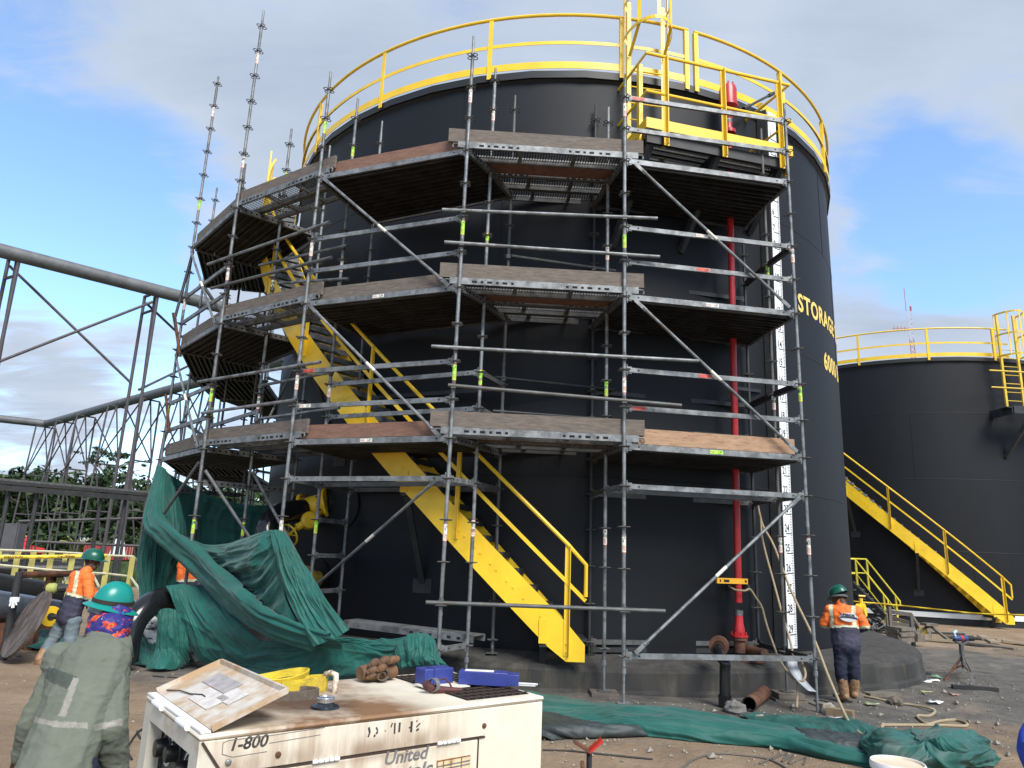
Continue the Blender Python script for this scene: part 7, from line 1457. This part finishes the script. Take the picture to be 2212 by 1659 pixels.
# rusty pipe offcut on the ground
a, c = G(1618, 1521, .085), G(1652, 1496, .08); m = MB(); m.tube(a, c, .085, 20, caps=False); m.mi = 1; dd = (c-a).normalized(); m.lathe([(.085, 0), (.074, 0), (.074, .3), (0, .3)], a, dd, 20); tag(m.build('pipe_offcut', [rust, hole_shade], None), 'short rusty pipe offcut lying open end forward by the foundation', 'pipe')
a, c = at_z(1575, 1404, -.08), at_z(1648, 1408, -.1); m = MB(); m.tube(at_z(1592, 1398, -.05), at_z(1652, 1412, -.05), .06, 14); tag(m.build('pipe_offcut', rust, None), 'rusty pipe lying on the foundation beneath the red riser', 'pipe')
m = MB(); m.tube(at_z(1602, 1430, -.2), at_z(1650, 1432, -.2), .018, 8); tag(m.build('rusty_rod', rust, None), 'thin rusty rod lying on the edge of the foundation', 'rod')
# rocks and blocks
def rock(u, v, s, lab, col, sx=1.0):
    c = G(u, v, s*.35); m = MB(); m.ball(c, s, 9, (sx, 1, .75)); vs = []
    for p in m.v: q = V(p)-c; k = 1+.35*mnoise.noise(q*(2.2/s)+V((u, 0, 0)))+.12*ridge(q*(5/s)); vs.append(tuple(c+q*k))
    m.v = vs; return tag(m.build('rock', col, None, angle=25, fix=True), lab, 'rock')
rk = mat('pale_rock', (.28, .25, .20), .9, 0, .3, 9, .5, 40)
rock(1789, 1534, .11, 'pale upright rock between the right scaffold foot and the green sheet', rk, .8); rock(1586, 1531, .12, 'grey rock by the rusty pipe offcut', mat('grey_rock', (.16, .15, .14), .9, 0, .3, 9, .5, 40)); rock(1934, 1517, .09, 'clod of dirt on the ground near the loose rope', mat('dirt_clod', (.13, .11, .085), .95, 0, .3, 9, .6, 40)); rock(1642, 1553, .06, 'small pale stone at the edge of the flat green sheet', rk)
m = MB(); c = G(1815, 1540, .05); m.box(c, (.30, .10, .09), Matrix.Rotation(-.7, 3, 'Z')); tag(m.build('brick', mat('buff_brick', (.22, .16, .09), .85, 0, .2, 10, .3, 40), None, smooth=False), 'buff brick offcut lying by the worker in tan boots', 'brick')
for u, v, l_, w_, an, lab, mt in ((1838, 1502, .55, .16, .5, 'short plank under the boots of the worker at the gauge', plank_old), (1905, 1500, .5, .18, .2, 'dark plank half buried right of the tan boots', plank_old), (2106, 1486, .62, .10, -.25, 'dark plank on the gravel under the pipe stand', steel_dark), (1985, 1455, .4, .12, .1, 'dark offcut by the right end of the foundation', steel_dark)):
    c = G(u, v, .025); m = MB(); m.box(c, (l_, w_, .05), Matrix.Rotation(an, 3, 'Z')); tag(m.build('plank', mt, None, smooth=False), lab, 'plank')
for uv0, uv1, w_, lab, mt in (((1990, 1380), (2075, 1386), .12, 'pale thin plank lying behind the pipe stand', plank_new), ((2085, 1388), (2195, 1402), .3, 'broad grey plank on the ground right of the pipe stand', plank_old), ((2120, 1374), (2150, 1388), .2, 'short slanted board at the foot of the far yellow stair', plank_new), ((2165, 1384), (2230, 1392), .25, 'long pale board at the right picture edge', plank_new), ((2040, 1374), (2110, 1378), .2, 'low board behind the tool on the pipe stand', plank_old), ((2105, 1378), (2140, 1380), .35, 'grey board stacked near the far stair', plank_old)):
    a, c = G(*uv0, .04), G(*uv1, .04); m = MB(); m.bar(a, c, w_, .05); tag(m.build('plank', mt, None, smooth=False), lab, 'plank')
rg = random.Random(31)
for k, (u, v) in enumerate(((1998, 1473), (2012, 1471), (2018, 1462), (1880, 1522), (2015, 1518), (2060, 1501), (1995, 1497), (1800, 1553))):
    c = G(u, v, .012); m = MB(); P = [[c+V((x*.05+rg.uniform(-.02, .02), y*.06+rg.uniform(-.02, .02), rg.uniform(0, .035))) for y in range(-1, 2)] for x in range(-1, 3)]; m.grid(P); o = m.build('litter', white if k in (0, 1, 4) else mat('litter_%d' % k, (rg.uniform(.15, .5), rg.uniform(.15, .45), rg.uniform(.15, .4)), .7), None); md = o.modifiers.new('t', 'SOLIDIFY'); md.thickness = .004
    tag(o, 'scrap of crumpled litter on the gravel at right', 'litter', 'scraps of litter on the gravel')
# pipe stand with power tool
ps = thing('pipe_stand', 'steel tripod pipe stand on the gravel near the right edge', 'pipe stand', G(2083, 1462)); pb = G(2083, 1460); ptop = V((pb.x, pb.y, z_over(2079, 1392, pb.x, pb.y)))
m = MB(); m.tube(pb+V((0, 0, .12)), ptop, .028, 10); m.tube(ptop+V((0, 0, -.18)), ptop, .04, 10); m.build('column', galvd, ps)
mid = lerp(pb, ptop, .62)
for u, v in ((2107, 1482), (2041, 1470), (2096, 1452)): m = MB(); f = G(u, v, .01); m.bar(mid, f, .045, .012, (0, -1, 0)); m.bar(lerp(mid, f, .55), pb+V((0, 0, .18)), .03, .01, (0, -1, 0)); m.build('leg', galv if u == 2107 else rust, ps, smooth=False)
m = MB(); m.bar(ptop+V((-.12, 0, .06)), ptop+V((0, 0, 0)), .08, .03); m.bar(ptop+V((.12, 0, .06)), ptop+V((0, 0, 0)), .08, .03); m.build('vee_head', galvd, ps, smooth=False)
pt = thing('power_tool', 'blue and red power drill resting on top of the pipe stand', 'power tool', ptop+V((0, 0, .08))); q = ptop+V((0, 0, .10)); tx = V((.95, .3, 0)).normalized()
m = MB(); m.path([q-tx*.16, q-tx*.06, q+tx*.05, q+tx*.14], [.03, .05, .05, .045], 12); m.build('body', mat('tool_blue', (.03, .06, .16), .4), pt); m = MB(); m.path([q-tx*.15+V((0, 0, .0)), q-tx*.21], [.025, .015], 8); m.tube(q+tx*.14, q+tx*.28, .048, 12); m.build('battery', black, pt); m = MB(); m.tube(q-tx*.02, q+tx*.03, .0535, 12); m.build('collar', redv, pt); m = MB(); m.path([q-tx*.12+V((0, 0, .03)), q-tx*.14+V((0, 0, .09)), q-tx*.08+V((0, 0, .12))], .025, 8); m.build('rag_grip', mat('pale_blue_rag', (.40, .58, .66), .7), pt)
# rusty jack stand, bottom centre
js = thing('jack_stand', 'rusty screw jack stand with red smeared vee head, bottom centre', 'jack stand', G(1272, 1690)); jb = G(1272, 1700); jz = z_over(1272, 1622, jb.x, jb.y); jt = V((jb.x, jb.y, jz))
m = MB(); m.tube(jb, jt+V((0, 0, -.16)), .034, 14); m.tube(jt+V((0, 0, -.2)), jt+V((0, 0, -.14)), .05, 14); m.tube(jt+V((-.05, -.02, -.12)), jt+V((-.05, .02, -.08)), .015, 6); m.build('tube', rust, js)
m = MB()
for k in range(16): z = jt.z-.14+k*.008; m.lathe([(.018, 0), (.023, .004), (.018, .008)], (jt.x, jt.y, z), n=14)
m.build('screw', steel_dark, js); m = MB(); m.prism([jt+V((-.12, -.05, .055)), jt+V((0, -.05, -.01)), jt+V((0, -.05, .012)), jt+V((-.12, -.05, .07))], (0, .1, 0)); m.build('vee_plate', rust, js, smooth=False); m = MB(); m.prism([jt+V((.10, -.05, .075)), jt+V((0.001, -.05, -.01)), jt+V((0.001, -.05, .012)), jt+V((.09, -.05, .09))], (0, .1, 0)); m.build('vee_plate', redv, js, smooth=False)
for u, v in ((1235, 1705), (1310, 1708), (1272, 1735)): m = MB(); m.bar(jb+V((0, 0, .12)), G(u, v, .01), .04, .015); m.build('leg', rust, js, smooth=False)
# bucket
bz = -.24; bc = at_z(1939, 1647, bz); br_ = 43*(bc-V((0, 0, CAMZ))).length/F; bk = thing('bucket', 'white plastic bucket with pale lid at the bottom picture edge', 'bucket', (bc.x, bc.y, gz(bc.x, bc.y)))
m = MB(); hb_ = bz-gz(bc.x, bc.y); m.lathe([(0, -hb_+.005), (br_*.82, -hb_+.005), (br_*.95, -.05), (br_*.95, -.04)], bc, n=36); m.build('pail', mat('dirty_bucket', (.10, .095, .09), .5, 0, .3, 10), bk); m = MB(); m.lathe([(br_*.93, -.045), (br_*1.02, -.045), (br_*1.02, -.0), (br_*.96, .004), (br_*.93, -.012), (0, -.012)], bc, n=40); m.build('lid', mat('cream_plastic', (.66, .56, .42), .5, 0, .08, 8), bk)
m = MB(); m.lathe([(br_*1.021, -.046), (br_*1.035, -.03), (br_*1.035, -.008), (br_*1.0, .006), (br_*.97, .004)], bc, n=40); m.build('rim', white, bk)
bb = at_d(2240, 1625, 7.6); m = MB(); m.ball(bb, .13, 10, (.7, .7, 1.25)); m.v = [tuple(V(p)+(V(p)-bb)*.5*ridge((V(p)-bb)*9)) for p in m.v]; m.v = [(x, y, max(z, gz(x, y)+.004)) for x, y, z in m.v]; tag(m.build('blue_bag', mat('bright_blue_sheet', (.02, .06, .40), .5), None, fix=True), 'bright blue crumpled bag cut by the right picture edge', 'bag')
# small access stair by the far tank
st = thing('access_stair', 'short black stair with thin yellow handrails between the two tanks', 'staircase', at_d(1900, 1330, 24)); ds = 24.0
yl = mat('thin_yellow_rail', (.62, .52, .04), .5, 0, .1, 6)
a0, a1 = at_d(1910, 1335, ds), at_d(1838, 1262, ds+.5); wv = V((a0.x, a0.y, 0)).normalized()*.9
for o_ in (V((0, 0, 0)), wv): m = MB(); m.bar(a0+o_, a1+o_, .06, .22); m.build('stringer', steel_dark, st, smooth=False)
for k in range(7): c = lerp(a0, a1, (k+.3)/7); m = MB(); m.bar(c+V((0, 0, .06)), c+wv+V((0, 0, .06)), .28, .035, (0, 0, 1)); m.build('tread', galvd, st, smooth=False)
for o_, (r0, r1, r2) in ((V((0, 0, 0)), ((1918, 1296), (1847, 1208), None)), (wv, ((1944, 1299), (1871, 1208), None))):
    dd = ds if o_.length < .1 else ds+.9; m = MB(); p0, p1 = at_d(*r0, dd), at_d(*r1, dd+.5); p2 = p1-V((2.0, 0, 0)); m.path([p0+V((0, 0, -.12)), p0, p1, p2], .024, 6); h_ = V((0, 0, -.42)); m.path([p0+h_+(p1-p0)*.08, p1+h_, p2+h_], .02, 6); m.build('handrail', yl, st)
    for f in (.12, .98): q = lerp(p0, p1, f); m = MB(); m.bar(q, q+V((0, 0, -1.0 if f < .5 else -.9)), .05, .05); m.build('post', yl, st, smooth=False)
m = MB(); c = at_d(1861, 1318, ds-2); m.lathe([(0, -.1), (.17, -.1), (.17, .1), (0, .1)], c, (.8, -.6, .1), 20); m.tube(c, c+V((0, 0, .3)), .05, 8); m.tube(c+V((-.05, 0, .36)), c+V((.12, 0, .36)), .025, 6); tag(m.build('small_valve', yellow, None), 'small yellow valve behind the shoulder of the right worker', 'valve')
# scrap heap, timber rack and stacked planks
m = MB(); rg = random.Random(77); sc = G(1890, 1366)
t = thing('scrap_heap', 'heap of grey scaffold clamps and fittings beside the timber rack', 'scrap heap', sc)
for k in range(90):
    r_ = rg.random(); p = sc+V((rg.gauss(0, .34), rg.gauss(0, .25), 0)); h_ = max(0, .34-((p.x-sc.x)**2*1.6+(p.y-sc.y)**2)*1.2)*rg.random(); d = V((rg.uniform(-1, 1), rg.uniform(-1, 1), rg.uniform(-.5, .5))).normalized(); m = MB(); p.z += .05+h_
    if r_ < .5: m.lathe([(.05, -.03), (.08, -.03), (.08, .03), (.05, .03)], p, d, 10)
    else: m.tube(p-d*.12, p+d*.12, .03, 6)
    m.build('clamp', galvd if rg.random() < .6 else steel_dark, t)
rk_ = thing('timber_rack', 'rickety weathered timber rack in front of the far tank', 'rack', G(1950, 1385)); dr = 20.5
def tb(p, q, w_=.09, h_=.09, mt=plank_old, nm='beam'): m = MB(); m.bar(p, q, w_, h_); m.build(nm, mt, rk_, smooth=False)
for u, v0, v1, dd in ((1916, 1326, 1372, dr+1.2), (1968, 1330, 1382, dr), (1981, 1352, 1378, dr+1), (1921, 1310, 1384, dr)):
    p = at_d(u, v0, dd); tb(p, V((p.x, p.y, gz(p.x, p.y))), .07, .07, galvd if u == 1968 else plank_old, 'leg')
for p, q in (((1916, 1330, dr+1.2), (1981, 1352, dr+1)), ((1912, 1320, dr), (1970, 1328, dr)), ((1921, 1345, dr), (1972, 1354, dr)), ((1918, 1352, dr+1.2), (1978, 1366, dr+1)), ((1970, 1330, dr), (1984, 1352, dr+1)), ((1967, 1340, dr), (1983, 1380, dr+1))): tb(at_d(*p), at_d(*q), .04, .09)
for k in range(7):
    a, c = at_d(1930+2*(k % 2), 1380-4.2*k, dr-.2), at_d(1962-3*(k % 3), 1384-4.0*k, dr-.4); m = MB(); m.bar(a, c, .5, .07); tag(m.build('stacked_plank', plank_old, None, smooth=False), 'weathered plank in the low stack under the timber rack', 'plank', 'stacked planks under the rack')
for k in range(4): a, c = at_d(1964, 1382-4*k, dr-.1), at_d(1980, 1383-4*k, dr+.2); m = MB(); m.bar(a, c, .4, .06); tag(m.build('stacked_plank', plank_old, None, smooth=False), 'weathered plank in the low stack under the timber rack', 'plank', 'stacked planks under the rack')
m = MB(); a, c = at_d(1982, 1361, dr+1.5), at_d(2003, 1364, dr+1.5); m.bar(a, c, .3, .12); tag(m.build('yellow_block', yellow2, None, smooth=False), 'small yellow block lying against the base of the far tank', 'block')
m = MB(); m.tube(at_d(2003, 1366, dr+2), at_d(2085, 1370, dr+1.5), .03, 8); tag(m.build('grey_tube', galv, None), 'thin grey tube lying along the base of the far tank', 'tube')
m = MB(); c = G(2010, 1382)
for a in range(0, 360, 60): m.bar(c+V((0, 0, .35)), c+V((math.cos(R_(a))*.5, math.sin(R_(a))*.5, 0)), .06, .05)
m.box(c+V((0, 0, .37)), (.3, .3, .06)); tag(m.build('trestle_stool', plank_old, None, smooth=False), 'low splayed timber trestle on the ground between the tanks', 'trestle')
tape(((1842, 1299), (1935, 1307), (2040, 1318), (2110, 1325), (2225, 1329)), (23, 23, 22.6, 22.4, 22.0), 'plain yellow barrier tape strung before the far tank', False, .035)
# antenna mast
mb_ = at_d(1971, 763, 78); mt_ = thing('antenna_mast', 'thin red and white lattice antenna mast behind the far tank', 'mast', (mb_.x, mb_.y, gz(mb_.x, mb_.y))); ztop = at_d(1962, 672, 78).z; ww = .24
rw_r = mat('mast_red', (.42, .10, .10), .6); rw_w = mat('mast_white', (.55, .55, .6), .6); z = gz(mb_.x, mb_.y); 
cor = [V((mb_.x+ww*math.cos(R_(a)), mb_.y+ww*math.sin(R_(a)), 0)) for a in (90, 210, 330)]; k = 0; seg = (ztop-z)/9
for k in range(9):
    m = MB(); z0, z1 = z+seg*k, z+seg*(k+1); n = 6
    for c in cor: m.tube(c+V((0, 0, z0)), c+V((0, 0, z1)), .035, 4)
    for j in range(n):
        for i in range(3): a, c = cor[i], cor[(i+1) % 3]; m.tube(a+V((0, 0, z0+(z1-z0)*j/n)), c+V((0, 0, z0+(z1-z0)*(j+1)/n)), .02, 4)
    m.build('section', rw_r if k % 2 else rw_w, mt_)
m = MB(); m.tube((mb_.x-ww, mb_.y, ztop), (mb_.x-ww, mb_.y, ztop+2.4), .03, 5); m.tube((mb_.x+ww, mb_.y, ztop), (mb_.x+ww, mb_.y, ztop+.5), .09, 6); zq = at_d(1955, 712, 78).z
for k in range(4): m.tube((mb_.x-ww-.3-.35*k, mb_.y, zq-.25), (mb_.x-ww-.3-.35*k, mb_.y, zq+.25), .025, 4)
m.tube((mb_.x-ww-1.5, mb_.y, zq), (mb_.x, mb_.y, zq+.1), .03, 5); m.build('aerial', rw_r, mt_)
